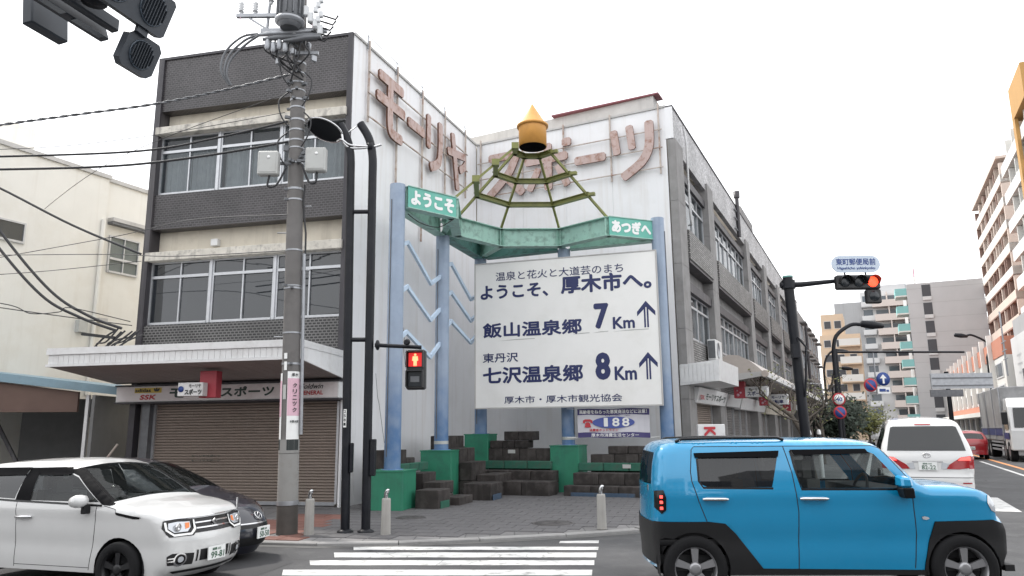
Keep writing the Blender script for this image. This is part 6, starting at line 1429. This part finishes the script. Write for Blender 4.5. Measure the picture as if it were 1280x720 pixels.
c.decal('rear_window', [(-.78, 1.20), (.78, 1.20), (.72, 1.5), (.66, 1.72), (.6, 1.74), (-.6, 1.74), (-.66, 1.72), (-.72, 1.5)], 'rear', 'car_glass_dark', .008)
for sg in (-1, 1):
    tl = c.decal('tail_lamp', [(sg*y, z) for y, z in ((.86, 1.09), (.66, 1.06), (.42, .90), (.36, .81), (.60, .80), (.86, .84))], 'rear', 'lamp_red', .014)
    c.decal('reversing_lamp', [(sg*y, z) for y, z in ((.41, .92), (.28, .95), (.25, .81), (.355, .80))], 'rear', 'lamp_clear', .012)
    c.decal('lamp_chrome', [(sg*y, z) for y, z in ((.84, 1.07), (.66, 1.05), (.6, .99), (.84, .99))], 'rear', 'lamp_red_on', .018, tl)
    c.decal('reflector', [(sg*y, z) for y, z in ((.82, .52), (.64, .52), (.64, .495), (.82, .495))], 'rear', 'lamp_red', .01)
c.decal('high_brake_lamp', [(-.16, 1.79), (.16, 1.79), (.16, 1.765), (-.16, 1.765)], 'rear', 'lamp_red', .012)
c.decal('plate_garnish', [(-.3, .97), (.3, .97), (.3, .95), (-.3, .95)], 'rear', 'chrome', .02)
c.decal('bumper_seam', [(-.86, .63), (.86, .63), (.86, .618), (-.86, .618)], 'rear', 'seam', .006)
c.plate('rear', 0, .87, '82-22', '湘南 330', .36, .18)
p = c.hit('rear', 0, 1.1, .015); q = MB(); q.tube([p+Vector((0, .07*math.cos(t), .05*math.sin(t))) for t in [i*math.pi/10 for i in range(21)]], .01, 6); q.tube([p+Vector((0, .03*math.cos(t), .045*math.sin(t))) for t in [i*math.pi/8 for i in range(17)]], .008, 6); c.fin(q, 'emblem', 'chrome', None, False)
q = MB(); q.tube([(.06, -.0, 1.2), (.1, .1, 1.26), (.13, .18, 1.28)], .014, 5); c.fin(q, 'wiper', 'car_plastic', None, False)
q = MB(); q.tube([(-.03, .45, .32), (.1, .45, .32)], .05, 12); c.fin(q, 'exhaust', 'seam', None, False)
mc = Vector((3.2, 1.03, 1.25)); q = MB(); q.box(mc, (.12, .2, .2)); q.build('door_mirror', 'car_plastic', c.root, .03)
q = MB(); q.box((3.2, -1.03, 1.25), (.12, .2, .2)); q.build('door_mirror', 'car_plastic', c.root, .03)
c.seats((1.0, 2.2), .75, .8, .6, (3.3, 0, 1.0), None)
c.place((9.20, 17.0, 0), R(66), 1.0)
# ---- red hatchback further up the street
c = Car('red_car', 'dark red hatchback far up the street beside the lorry', 'car')
up = [(-.05, .25), (.0, .45), (.0, .8), (.1, 1.0), (.45, 1.36), (.7, 1.44), (1.6, 1.47), (2.2, 1.38), (2.9, .98), (3.6, .85), (3.8, .6), (3.78, .3)]
c.shell(up, .22, [(.75, .3, .35), (3.1, .3, .35)], .83, .95, .35, [('window', [(.6, 1.3), (2.1, 1.3), (2.7, .98), (.5, .98)], 'car_glass_dark', -.004)], [('windshield', (2.2, 2.85), (1.0, 1.38)), ('rear_window', (.1, .42), (1.02, 1.33))], r=.12, paint_='paint_red', glass='car_glass_dark')
for x in (.75, 3.1): c.wheel(x, .3, .3, .74)
for sg in (-1, 1): c.decal('tail_lamp', [(sg*y, z) for y, z in ((.78, 1.0), (.6, .98), (.58, .8), (.78, .8))], 'rear', 'lamp_red', .01)
c.plate('rear', 0, .6, '12-04', '湘南 500')
c.place((24.4, 40.6, 0), R(64.4))
# ---- lorry coming down the street
lo = thing('lorry', 'grey box lorry with a navy stripe and white cab coming down the street', 'truck', (0, 0, 0))
mat('lorry_box', (.26, .26, .265), .4, .35, var=.2, vscale=1.2, dirt=(.16, .16, .16), dscale=1.5, damt=.6); mat('lorry_green', (.10, .36, .22), .5)
q = MB(); q.box((-1.2, 0, 2.35), (8.6, 2.4, 2.75)); bx_ = q.build('cargo_box', 'lorry_box', lo, .04)
for x in (-5.2, -2.4, .4, 3.05): q = MB(); q.box((x, 0, 2.35), (.06, 2.46, 2.72)); q.build('box_rib', 'galv', bx_)
for y in (-1.215, 1.215):
    q = MB(); q.box((-1.2, y, 1.42), (8.5, .02, .36)); q.build('navy_stripe', 'navy', bx_); q = MB(); q.box((-1.2, y, 1.66), (8.55, .04, .05)); q.build('side_rail', 'galv', bx_)
lettering('lettering', 'EXPRESS', Vector((-3.6, 1.226, 3.1)), (1, 0, 0), UZ, 4.4, .42, 'lorry_green', bx_, .06, -.012)
q = MB(); q.faces([(3.3, -1.2, .55), (5.2, -1.2, .55), (5.25, -1.2, 1.5), (5.0, -1.18, 2.7), (4.4, -1.1, 3.1), (3.3, -1.1, 3.1), (3.3, 1.2, .55), (5.2, 1.2, .55), (5.25, 1.2, 1.5), (5.0, 1.18, 2.7), (4.4, 1.1, 3.1), (3.3, 1.1, 3.1)], [(0, 1, 2, 3, 4, 5), (11, 10, 9, 8, 7, 6), (0, 6, 7, 1), (1, 7, 8, 2), (2, 8, 9, 3), (3, 9, 10, 4), (4, 10, 11, 5), (5, 11, 6, 0)]); cb2 = q.build('cab', 'paint_van', lo, .05)
for y in (-1.212, 1.212):
    q = MB(); q.extr([(3.7, y, 1.55), (4.9, y, 1.55), (4.75, y, 2.5), (3.7, y, 2.5)], (0, .01, 0)); q.build('cab_window', 'car_glass_dark', cb2)
    q = MB(); q.box((4.1, y, 1.25), (1.5, .02, .3)); q.build('cab_stripe', 'navy', cb2)
    q = MB(); q.box((5.2, y*1.12, 2.1), (.2, .25, .6)); q.build('cab_mirror', 'car_plastic', cb2, .03)
q = MB(); q.extr([(5.24, -1.0, 1.65), (5.24, 1.0, 1.65), (5.06, .95, 2.6), (5.06, -.95, 2.6)], (.02, 0, .004)); q.build('cab_windscreen', 'car_glass_dark', cb2)
q = MB(); q.box((-.8, 0, .75), (9.0, .9, .25)); q.build('chassis', 'seam', lo)
for x, tw in ((4.3, .3), (3.0, .3), (-2.6, .5), (-3.8, .5)):
    for sg in (-1, 1):
        q = MB(); q.lathe((x, sg*(1.2-tw/2), .5), [(.28, -tw/2), (.47, -tw/2), (.5, -tw*.3), (.5, tw*.3), (.47, tw/2), (.28, tw/2), (.2, tw*.2), (0, tw*.2)], 24, ax=(0, sg, 0)); wv = q.build('wheel', 'tyre', lo)
        q = MB(); q.lathe((x, sg*1.2, .5), [(.26, 0), (.2, -.06), (.1, -.02), (0, -.02)], 18, ax=(0, sg, 0)); q.build('hub', 'alloy', wv)
for y in (-1.15, 1.15):
    q = MB()
    for z in (.5, .7, .9): q.box((.2, y, z), (4.6, .04, .1))
    q.build('side_guard', 'galv', lo)
lo.location = (27.5, 41.1, 0); lo.rotation_euler.z = R(64.4+180)
# ------------------------------------------------------------------ neighbours on the left
mat('cream_wall', (.70, .685, .645), .8, var=.03, vscale=1, dirt=(.60, .56, .49), dscale=.8, damt=.4, streak=(.52, .48, .42), samt=.25)
mat('blue_roof', (.20, .30, .36), .5, var=.1, vscale=2, dirt=(.13, .18, .2), dscale=2, damt=.5); mat('shed_brown', (.12, .075, .06), .7, var=.1); mat('shed_grey', (.17, .17, .17), .7, var=.08)
FCW = Frame((-14, 24), 64.4)
cw = thing('cream_building', 'plain cream rendered building behind the shop on the left', 'building', (-16, 26, 0))
b = MB(); pts = [FCW(-16, 0, 0), FCW(.45, 0, 0), FCW(.45, -.25, 0), FCW(7, -.25, 0), FCW(7, -12, 0), FCW(-16, -12, 0)]
b.prism([(p.x, p.y) for p in pts], 0, 10.36); b.build('wall', 'cream_wall', cw)
fb('roof_coping', 'concrete_pale', FCW, -16, .5, -.3, .08, 10.362, 10.5, parent=cw); fb('roof_coping', 'concrete_pale', FCW, .51, 7, -.6, -.17, 10.362, 10.5, parent=cw)
fb('roof_hut', 'cream_wall', FCW, -2.9, -1.0, -4, -2, 10.3, 12.0, parent=cw)
window(FCW, -4.2, -2.15, 7.48, 8.13, None, .05, 2, 'glass_mid', parent=cw, fw=.05); window(FCW, .8, 1.98, 7.2, 8.5, 7.7, -.18, 2, 'glass_up', parent=cw, fw=.05)
fb('window_hood', 'concrete_pale', FCW, .7, 2.2, -.25, .05, 8.95, 9.08, parent=cw)
fb('window_hood', 'galv_dark', FCW, .7, 2.2, -.24, .02, 8.86, 8.945, parent=cw)
q = MB(); q.tube([FCW(.34, .07, z) for z in (8.9, 6, 3)], .07, 8); q.build('downpipe', 'cream_wall', cw)
for s_, z in ((-.25, 5.0), (-3.1, 4.7)): fb('meter_box', 'box_grey', FCW, s_, s_+.3, .01, .2, z, z+.4, parent=cw)
fb('vent_pipe', 'concrete_pale', FCW, .5, .8, -.24, .1, 5.45, 5.56, parent=cw)
sh_ = thing('carport_shed', 'low open shed with a faded blue roof beside the shop', 'shed', (-13, 20, 0))
q = MB(); q.faces([(-15.5, 17.6, 3.62), (-10.0, 18.9, 2.92), (-10.0, 23, 3.0), (-16, 23, 3.7), (-15.5, 17.6, 3.40), (-10.0, 18.9, 2.72), (-10.0, 23, 2.9), (-16, 23, 3.6)], [(0, 1, 2, 3), (4, 7, 6, 5), (0, 4, 5, 1), (1, 5, 6, 2), (3, 2, 6, 7), (0, 3, 7, 4)]); q.build('roof', 'blue_roof', sh_)
q = MB(); q.faces([(-15.4, 17.72, 3.38), (-10.9, 18.8, 2.80), (-10.9, 18.8, 2.3), (-15.4, 17.72, 2.3), (-15.4, 17.8, 3.38), (-10.9, 18.88, 2.80), (-10.9, 18.88, 2.3), (-15.4, 17.8, 2.3)], [(0, 1, 2, 3), (4, 7, 6, 5), (0, 4, 5, 1), (3, 2, 6, 7), (1, 5, 6, 2), (0, 3, 7, 4)]); q.build('fascia', 'shed_brown', sh_)
q = MB(); q.box((-13, 22.6, 1.4), (7, .1, 2.8)); q.build('back_wall', 'shed_grey', sh_)
q = MB(); q.box((-10.45, 20.0, 1.36), (.08, 2.6, 2.7)); q.build('side_wall', 'shed_grey', sh_)
q = MB(); q.box((-10.72, 18.95, 1.35), (.08, .08, 2.75)); q.build('post', 'white_metal', sh_)
q = MB(); q.box((-12.4, 22.5, 1.15), (.6, .06, 2.2)); q.build('door', 'cream', sh_)
q = MB(); q.beam((-13.8, 19.4, 2.9), (-12.3, 19.6, .3), .08, .08); q.build('brace', 'pier', sh_)
q = MB(); q.tube([(-10.4, 18.75, 0.1), (-10.1, 18.7, 1.0), (-9.75, 18.7, 1.5)], .03, 8); q.build('handrail', 'rust_frame', sh_)
# ------------------------------------------------------------------ grey block beyond the shop on the same side
nb = thing('grey_block', 'plain grey concrete block next to the shop along the right-hand street', 'building', FS(54, -5, 0))
b = MB(); pts = [FS(42.1, .1, 0), FS(66, .1, 0), FS(66, -14, 0), FS(42.1, -14, 0)]; b.prism([(p.x, p.y) for p in pts], 0, 11.3); b.build('wall', 'concrete', nb)
for k in range(5):
    for z in (4.2, 6.6, 9.0): window(FS, 44+k*4.5, 46+k*4.5, z, z+1.3, None, .16, 2, 'glass_far', parent=nb); fb('hood', 'concrete', FS, 43.8+k*4.5, 46.2+k*4.5, .1, .6, z+1.4, z+1.5, parent=nb)
fb('canopy', 'pier', FS, 42.1, 66, .1, 1.9, 3.2, 3.5, parent=nb)
q = MB(); q.tube([FS(47, .35, 0), FS(47, .35, 10.6)], .12, 8); q.build('drain_pipe', 'pier', nb)
# ------------------------------------------------------------------ far buildings
def tmat(n, col, **k): return mat(n, col, .8, var=.04, vscale=.4, **k)
tmat('far_beige', (.58, .45, .33)); tmat('far_grey', (.36, .36, .365), streak=(.22, .22, .22), samt=.4); tmat('far_light', (.58, .58, .58)); tmat('far_pink', (.56, .49, .45)); tmat('far_white', (.66, .65, .62)); tmat('far_brown', (.26, .17, .14)); tmat('far_tan', (.56, .47, .41)); tmat('far_orange', (.48, .20, .13)); tmat('far_teal', (.22, .46, .45)); tmat('far_yellow', (.42, .24, .08)); tmat('far_dark', (.07, .072, .08)); tmat('far_cement', (.46, .46, .465))
def tower(name, label, F, w, dep, h, mt):
    t = thing(name, label, 'building', F(w/2, -dep/2, 0)); q = MB(); q.fbox(F, 0, w, -dep, 0, 0, h); q.build('wall', mt, t); return t
def far_windows(t, F, s0, s1, z0, z1, ns, nz, ww, wh, n=.06, mt='far_dark', pane='glass_far'):
    for i in range(ns):
        for j in range(nz):
            sc_ = s0+(s1-s0)*(i+.5)/ns; zc = z0+(z1-z0)*(j+.5)/nz; q = MB(); q.fbox(F, sc_-ww/2, sc_+ww/2, n-.08, n, zc-wh/2, zc+wh/2); o = q.build('window', 'far_light', t)
            q = MB(); q.fbox(F, sc_-ww/2+.06, sc_+ww/2-.06, n, n+.02, zc-wh/2+.06, zc+wh/2-.06); q.build('pane', mt, o)
def balconies(t, F, s0, s1, zs, dep, mt_slab, mt_rail, rail_h=1.05, div=0, back=True, soffit='far_dark'):
    for z in zs:
        q = MB(); q.fbox(F, s0, s1, .0, dep, z-.1, z+.08); o = q.build('balcony', mt_slab, t)
        q = MB(); q.fbox(F, s0, s1, dep-.08, dep, z+.08, z+rail_h); q.fbox(F, s0, s0+.06, .02, dep-.08, z+.08, z+rail_h); q.fbox(F, s1-.06, s1, .02, dep-.08, z+.08, z+rail_h); q.build('balcony_rail', mt_rail, o)
        if back: q = MB(); q.fbox(F, s0+.3, s1-.3, .005, .03, z+.2, z+2.3); q.build('balcony_door', 'glass_far', o)
        for k in range(1, div):
            a = s0+(s1-s0)*k/div; q = MB(); q.fbox(F, a-.1, a+.1, .03, dep-.1, z+.08, z+2.75); q.build('balcony_divider', mt_slab, o)
FF = lambda x, y: Frame((x, y), -25.6)
SD = lambda F, s: Frame((F(s, 0, 0).x, F(s, 0, 0).y), 64.4, True)     # left flank of a block, facing the road
F = FF(45.6, 110); t = tower('beige_tower', 'narrow beige apartment tower just past the shop row', F, 5.5, 12, 15.2, 'far_beige')
q = MB(); q.fbox(F, .3, 3.4, -8, -1, 15.2, 18.4); q.build('upper_storeys', 'far_beige', t); far_windows(t, F, .2, 5.2, 2, 15, 3, 6, 1.0, 1.1)
far_windows(t, F, .5, 3.3, 15.4, 18.2, 2, 1, 1.0, 1.2, -.93); balconies(t, F, 2.6, 5.4, [3+2.6*k for k in range(5)], 1.0, 'far_beige', 'far_white', back=False)
F = FF(65.7, 150); t = tower('concrete_slab_block', 'tall windowless grey concrete wall beside the stepped balcony block', F, 5.2, 20, 26.6, 'far_grey')
F = FF(70.2, 148); t = tower('stepped_apartment_block', 'pinkish apartment block with stacked rounded balconies at the end of the street', F, 10.5, 16, 28.5, 'far_light')
for k in range(9): 
    off = .35*k
    balconies(t, F, 1.2+max(0, 3.4-off*.9), 10.2, [2.8+2.8*k], 2.2, 'far_pink', 'far_pink', 1.2, 3)
balconies(t, F, .1, 2.4, [3+2.8*k for k in range(9)], .9, 'far_grey', 'far_light', 1.0)
q = MB(); q.fbox(F, 3, 8.5, -8, -2, 28.5, 30); q.build('roof_room', 'far_cement', t)
F = FF(56.6, 105); t = tower('grey_apartment_block', 'grey slab apartment block with teal glass balconies on its left side', F, 9.4, 14, 21.9, 'far_cement')
for k in range(8):
    q = MB(); q.fbox(F, 1.9, 3.0, .003, .05, 1.2+2.6*k, 3.4+2.6*k); o = q.build('stair_window', 'far_dark', t); q = MB(); q.fbox(F, 1.9, 3.0, .051, .2, 1.2+2.6*k, 1.7+2.6*k); q.build('stair_rail', 'far_light', o)
for k in range(10): q = MB(); q.fbox(F, 0, 9.4, .002, .014, 2.2+2.1*k, 2.24+2.1*k); q.build('joint', 'far_grey', t)
FL_ = SD(F, 0); balconies(t, FL_, .2, 3.6, [2.4+2.55*k for k in range(8)], 1.5, 'far_white', 'far_teal', 1.1)
FR_ = Frame((F(9.4, 0, 0).x, F(9.4, 0, 0).y), 64.4); balconies(t, FR_, .2, 3.2, [2.4+2.55*k for k in range(8)], 1.4, 'far_cement', 'far_light', 1.0, back=False)
for z in (22.2, 23.4, 24.6):
    q = MB(); q.tube([F(1.3, -3, z-1.2), F(1.3, -3, z+.1)], .12, 8, 'pink_print' if z != 23.4 else None); q.build('roof_mast', 'far_white', t)
RL = lambda perp: Frame((C1.x+N2.x*perp, C1.y+N2.y*perp), 64.4, True)   # fronts on the far side of the street
F = RL(14.2); t = thing('orange_topped_block', 'low white building with an orange band along its roof on the far side', 'building', F(68, -5, 0))
q = MB(); q.fbox(F, 44, 92, -12, 0, 0, 7.0); q.build('wall', 'far_white', t); fb('orange_band', 'far_orange', F, 44, 92, -11, .06, 7.0, 8.4, parent=t); fb('orange_band', 'far_orange', F, 44, 92, -11, .4, 2.9, 3.5, parent=t)
for k in range(10):
    for z in (3.7, 5.4): q = MB(); q.fbox(F, 45+k*4.8, 48.6+k*4.8, .0, .06, z, z+1.2); o = q.build('window', 'far_light', t); q = MB(); q.fbox(F, 45.2+k*4.8, 48.4+k*4.8, .061, .08, z+.12, z+1.08); q.build('pane', 'glass_far', o)
    q = MB(); q.fbox(F, 49.2+k*4.8, 49.6+k*4.8, .0, .35, 0, 9.0); q.build('fin', 'far_white', t)
fb('awning', 'far_white', F, 44, 92, 0, 1.4, 2.5, 2.85, parent=t); fb('shop_front', 'far_dark', F, 44.5, 92, -.0, .1, .2, 2.45, parent=t)
F = RL(14.6); t = thing('concrete_box_building', 'bare concrete building with roof equipment at the right edge', 'building', F(36, -5, 0))
q = MB(); q.fbox(F, 31, 43, -14, 0, 0, 8.0); q.build('wall', 'far_light', t); fb('roof_box', 'far_grey', F, 31, 42.6, -9, -.2, 8.0, 9.3, parent=t)
for k in range(2): fb('window', 'far_dark', F, 32+k*5, 34.5+k*5, 0, .05, 4.2, 5.6, parent=t)
q = MB(); q.tube([F(40.5, .8, 5.2), F(40.5, .8, 9.8)], .06, 6)
for z in (6.4, 7.0, 7.6): q.tube([F(39.6, .8, z), F(41.4, .8, z)], .04, 6)
q.build('antenna_mast', 'galv', t)
F = RL(22); t = thing('brown_balcony_tower', 'tall brown and tan balcony tower rising at the right edge', 'building', F(90, -6, 0))
q = MB(); q.fbox(F, 74, 97, -14, 0, 0, 31.5); q.build('wall', 'far_tan', t)
for k in range(11):
    balconies(t, F, 74, 97, [2.2+2.65*k], 1.8, 'far_tan' if k > 6 else 'far_brown', 'far_white' if k > 5 else 'far_tan', 1.0, 6)
for k in range(6): fb('pier', 'far_brown' if k % 2 else 'far_tan', F, 74+k*4.52, 74.4+k*4.52, 0, 1.75, 0, 31, parent=t)
fb('roof_slab', 'far_tan', F, 73.8, 97.2, -14, 2.0, 31.5, 31.8, parent=t)
F = RL(20.5); t = thing('yellow_edged_tower', 'pale balcony tower with a yellow edge cut by the right edge', 'building', F(58, -6, 0))
q = MB(); q.fbox(F, 48, 64, -14, 0, 0, 30.5); q.build('wall', 'far_white', t); balconies(t, F, 48, 64.4, [12+2.9*k for k in range(6)], 1.6, 'far_white', 'far_light', 1.05, 5)
fb('yellow_edge', 'far_yellow', F, 48, 54, -13, 1.9, 28.5, 31.5, parent=t)
fb('yellow_edge', 'far_yellow', F, 53, 54, 1.62, 1.9, 10, 28.45, parent=t)
# ------------------------------------------------------------------ street furniture further up
def sign_disc(t, c, r_, kind, parent=None):
    q = MB(); q.lathe(c, [(r_, 0), (r_, .02), (0, .02)], 24, ax=(0, -1, 0)); o = q.build('sign_disc', {'limit': 'red_paint', 'nopark': 'red_paint', 'arrow': 'sign_blue'}[kind], t)
    c2 = c+Vector((0, -.024, 0))
    if kind != 'arrow':
        q = MB(); q.lathe(c2, [(r_*.78, 0), (r_*.78, .004), (0, .004)], 24, ax=(0, -1, 0)); q.build('sign_field', 'white_paint' if kind == 'limit' else 'sign_blue', o)
    if kind == 'limit': lettering('lettering', '40', c2+Vector((-r_*.5, -.005, -r_*.33)), (1, 0, 0), UZ, r_, r_*.66, 'sign_blue', o, .05, .004)
    if kind == 'nopark':
        q = MB(); q.beam(c2+Vector((-r_*.55, -.008, r_*.55)), c2+Vector((r_*.55, -.008, -r_*.55)), .006, r_*.22, up=(1, 0, 1)); q.build('slash', 'red_paint', o)
    if kind == 'arrow':
        A = lambda x, z: c2+Vector((x*r_, -.006, z*r_)); q = MB(); q.poly([A(-.14, -.65), A(.14, -.65), A(.14, .1), A(.5, .1), A(0, .7), A(-.5, .1), A(-.14, .1)]); q.build('arrow', 'white_paint', o)
def far_lamp(label, x, y, h, reach, signs=(), r_=.09):
    t = thing('street_lamp', label, 'street lamp', (x, y, .06), 'lamp posts up the right-hand street')
    q = MB(); q.tube([(x, y, .0), (x, y, h*.8)]+curve([(x, y, h*.8), (x+.03*h, y, h*.92), (x+.35*reach, y, h), (x+reach*.55, y, h+.02)], 4)[1:], r_, 10); q.build('post', 'lamp_black', t)
    q = MB(); q.lathe((x+reach*.75, y, h), [(0, -.6), (.16, -.5), (.2, 0), (.12, .5), (0, .6)], 12, ax=(1, 0, -.12)); q.build('lamp_head', 'lamp_black', t)
    for k, z in signs: sign_disc(t, Vector((x, y-.12, z)), .3, k)
    return t
far_lamp('bent black lamp post with a speed limit sign and a no parking sign', 15.1, 35, 6.5, 2.6, (('limit', 3.02), ('nopark', 2.42)))
far_lamp('slim lamp post standing left of the grey apartment block', 27.5, 66, 8.4, 2.4); far_lamp('distant lamp post in front of the stepped apartment block', 31.5, 74, 7.5, 2.2)
far_lamp('lamp post on the far kerb above the lorry', 39.5, 62, 9.2, -2.6)
t = thing('overhead_sign_arm', 'long level arm carrying a one way arrow, a no parking sign and a lorry plate', 'sign', (18.3, 42, 0))
q = MB(); q.tube([(18.3, 42, 0), (18.25, 42, 6.1)], .1, 10); q.build('post', 'lamp_black', t); q = MB(); q.tube([(18.1, 42, 5.93), (25.5, 42, 5.86)], .06, 8); q.build('arm', 'lamp_black', t)
q = MB(); q.tube([(20.35, 42, 5.9), (20.35, 42, 3.5)], .04, 8); q.build('hanger', 'galv', t)
sign_disc(t, Vector((20.72, 41.9, 4.38)), .38, 'arrow'); sign_disc(t, Vector((19.98, 41.9, 4.05)), .38, 'nopark')
q = MB(); q.box((20.7, 41.9, 3.75), (.7, .03, .35)); lp = q.build('lorry_plate', 'white_paint', t); q = MB(); q.box((20.62, 41.88, 3.76), (.34, .02, .16)); q.box((20.9, 41.88, 3.73), (.14, .02, .11)); q.build('lorry_mark', 'sign_blue', lp)
t = thing('direction_sign_back', 'grey back of a large road direction sign over the far lane', 'sign', (26.2, 45, 0))
q = MB(); q.box((26.95, 45, 4.42), (3.6, .1, .92), -3); q.build('upper_panel', 'galv', t); q = MB(); q.box((26.0, 45.05, 3.7), (1.9, .1, .42), -3); q.build('lower_panel', 'galv_dark', t)
for z in (4.15, 4.6): q = MB(); q.box((26.95, 44.92, z), (3.5, .05, .06), -3); q.build('stiffening_rail', 'galv_dark', t)
q = MB(); q.tube([(26.2, 45.2, 0), (26.2, 45.2, 5.0)], .13, 10); q.build('post', 'lamp_black', t)
t = thing('far_signal', 'small distant road signal showing red above the junction beyond', 'traffic signal', (24, 62, 0))
q = MB(); q.tube([(25.6, 62, 0), (25.5, 62, 5.3), (24.2, 62, 5.35)], .1, 8); q.build('post', 'galv', t); q = MB(); q.box((24.0, 61.9, 4.0), (1.3, .2, .42)); q.build('housing', 'box_grey', t, .03); q = MB(); q.lathe((24.42, 61.8, 4.0), [(.15, 0), (.1, .03), (0, .03)], 12, ax=(0, -1, 0)); q.build('lens', 'red_lamp', t)
# white and black marker posts by the kerb, seen over the blue car
for k, (x, y) in enumerate(((9.35, 24.0), (10.55, 26.2))):
    t = thing('marker_post', ('white marker post by the kerb, nearer of two' if k == 0 else 'white marker post by the kerb, farther of two'), 'post', (x, y, SW)); q = MB(); q.lathe((x, y, SW), [(.07, 0), (.07, 1.5), (.05, 1.6), (0, 1.62)], 12); q.build('shaft', 'white_paint', t); q = MB(); q.lathe((x, y, SW+1.3), [(.073, 0), (.073, .15)], 12, cap=False); q.build('band', 'signal_black', t)
# ------------------------------------------------------------------ trees
def tree(name, label, x, y, h, cr, nleaf, leaf, lsz, seed, trunk_h=None, bare=False, r0=.12, base=.06):
    rnd = random.Random(seed); t = thing(name, label, 'tree', (x, y, base)); q = MB(); th = trunk_h or h*.45
    tips = []
    def limb(p, d, l, r_, lev):
        n = 4; pts = [p]
        for i in range(n):
            d = (d+Vector((rnd.uniform(-.22, .22), rnd.uniform(-.22, .22), rnd.uniform(-.05, .15)))).normalized(); pts.append(pts[-1]+d*l/n)
        q.tube(pts, [r_*(1-.5*i/n) for i in range(n+1)], 6 if lev else 8)
        tips.append(pts[-1]); tips.append(pts[-2])
        if lev < (4 if bare else 3):
            for k in range(3 if lev else 5):
                a = rnd.uniform(0, 6.28); e = (d*rnd.uniform(.3, .9)+Vector((math.cos(a), math.sin(a), rnd.uniform(.0, .7)))*.9).normalized(); limb(pts[rnd.randint(2, n)], e, l*rnd.uniform(.5, .75), r_*.5, lev+1)
    limb(Vector((x, y, base)), Vector((0, 0, 1)), th, r0, 0); q.build('trunk', 'bark', t)
    q = MB()
    for k in range(nleaf):
        c = rnd.choice(tips)+Vector((rnd.gauss(0, cr), rnd.gauss(0, cr), rnd.gauss(0, cr*.8))); u = Vector((rnd.gauss(0, 1), rnd.gauss(0, 1), rnd.gauss(0, 1))).normalized(); v = u.orthogonal().normalized(); s_ = lsz*rnd.uniform(.6, 1.4)
        q.poly([c-u*s_, c+v*s_*.5, c+u*s_, c-v*s_*.5])
    if nleaf: q.build('crown', leaf, t)
    return t
tree('bare_street_tree', 'nearly bare pollarded street tree in front of the right-hand shops', 10.0, 25.6, 4.5, .18, 240, 'leaf_yellow', .05, 3, 2.2, True, .14)
tree('bare_street_tree', 'second bare street tree further along the shop fronts', 14.6, 36, 4.5, .2, 160, 'leaf_yellow', .06, 5, 2.2, True, .13)
tree('evergreen_tree', 'dark evergreen street tree beyond the speed limit sign', 26.0, 60, 4, .55, 2600, 'leaf_dark', .17, 8, 1.9, False, .14)
tree('evergreen_tree', 'dark evergreen nearer the shop row behind the bare trees', 22.0, 52, 4, .5, 2200, 'leaf_dark', .16, 9, 1.7, False, .14)
tree('street_tree', 'small yellow green tree by the white van', 31.0, 66, 4, .45, 1800, 'leaf_yellow', .15, 11, 1.7, False, .12)

# the block across the street behind the viewer, which the shop windows and car paint mirror
t = thing('opposite_block', 'low flat roofed block across the street mirrored in the second floor windows', 'building', (-2, -16, 0))
q = MB(); q.box((-8, -18, 3.4), (22, 8, 6.8)); q.build('wall', 'far_grey', t); q = MB(); q.box((16, -18, 4.6), (18, 8, 9.2)); q.build('wall', 'concrete', t); q = MB(); q.box((-34, -18, 5.5), (26, 8, 11)); q.build('wall', 'far_cement', t)
FO = Frame((20, -13.98), 180, True)
for k in range(16):
    for z in (1.0, 4.2): q = MB(); q.box((-26+k*3.1, -13.97, z+.9), (2.2, .06, 1.5)); q.build('window', 'far_dark', t)
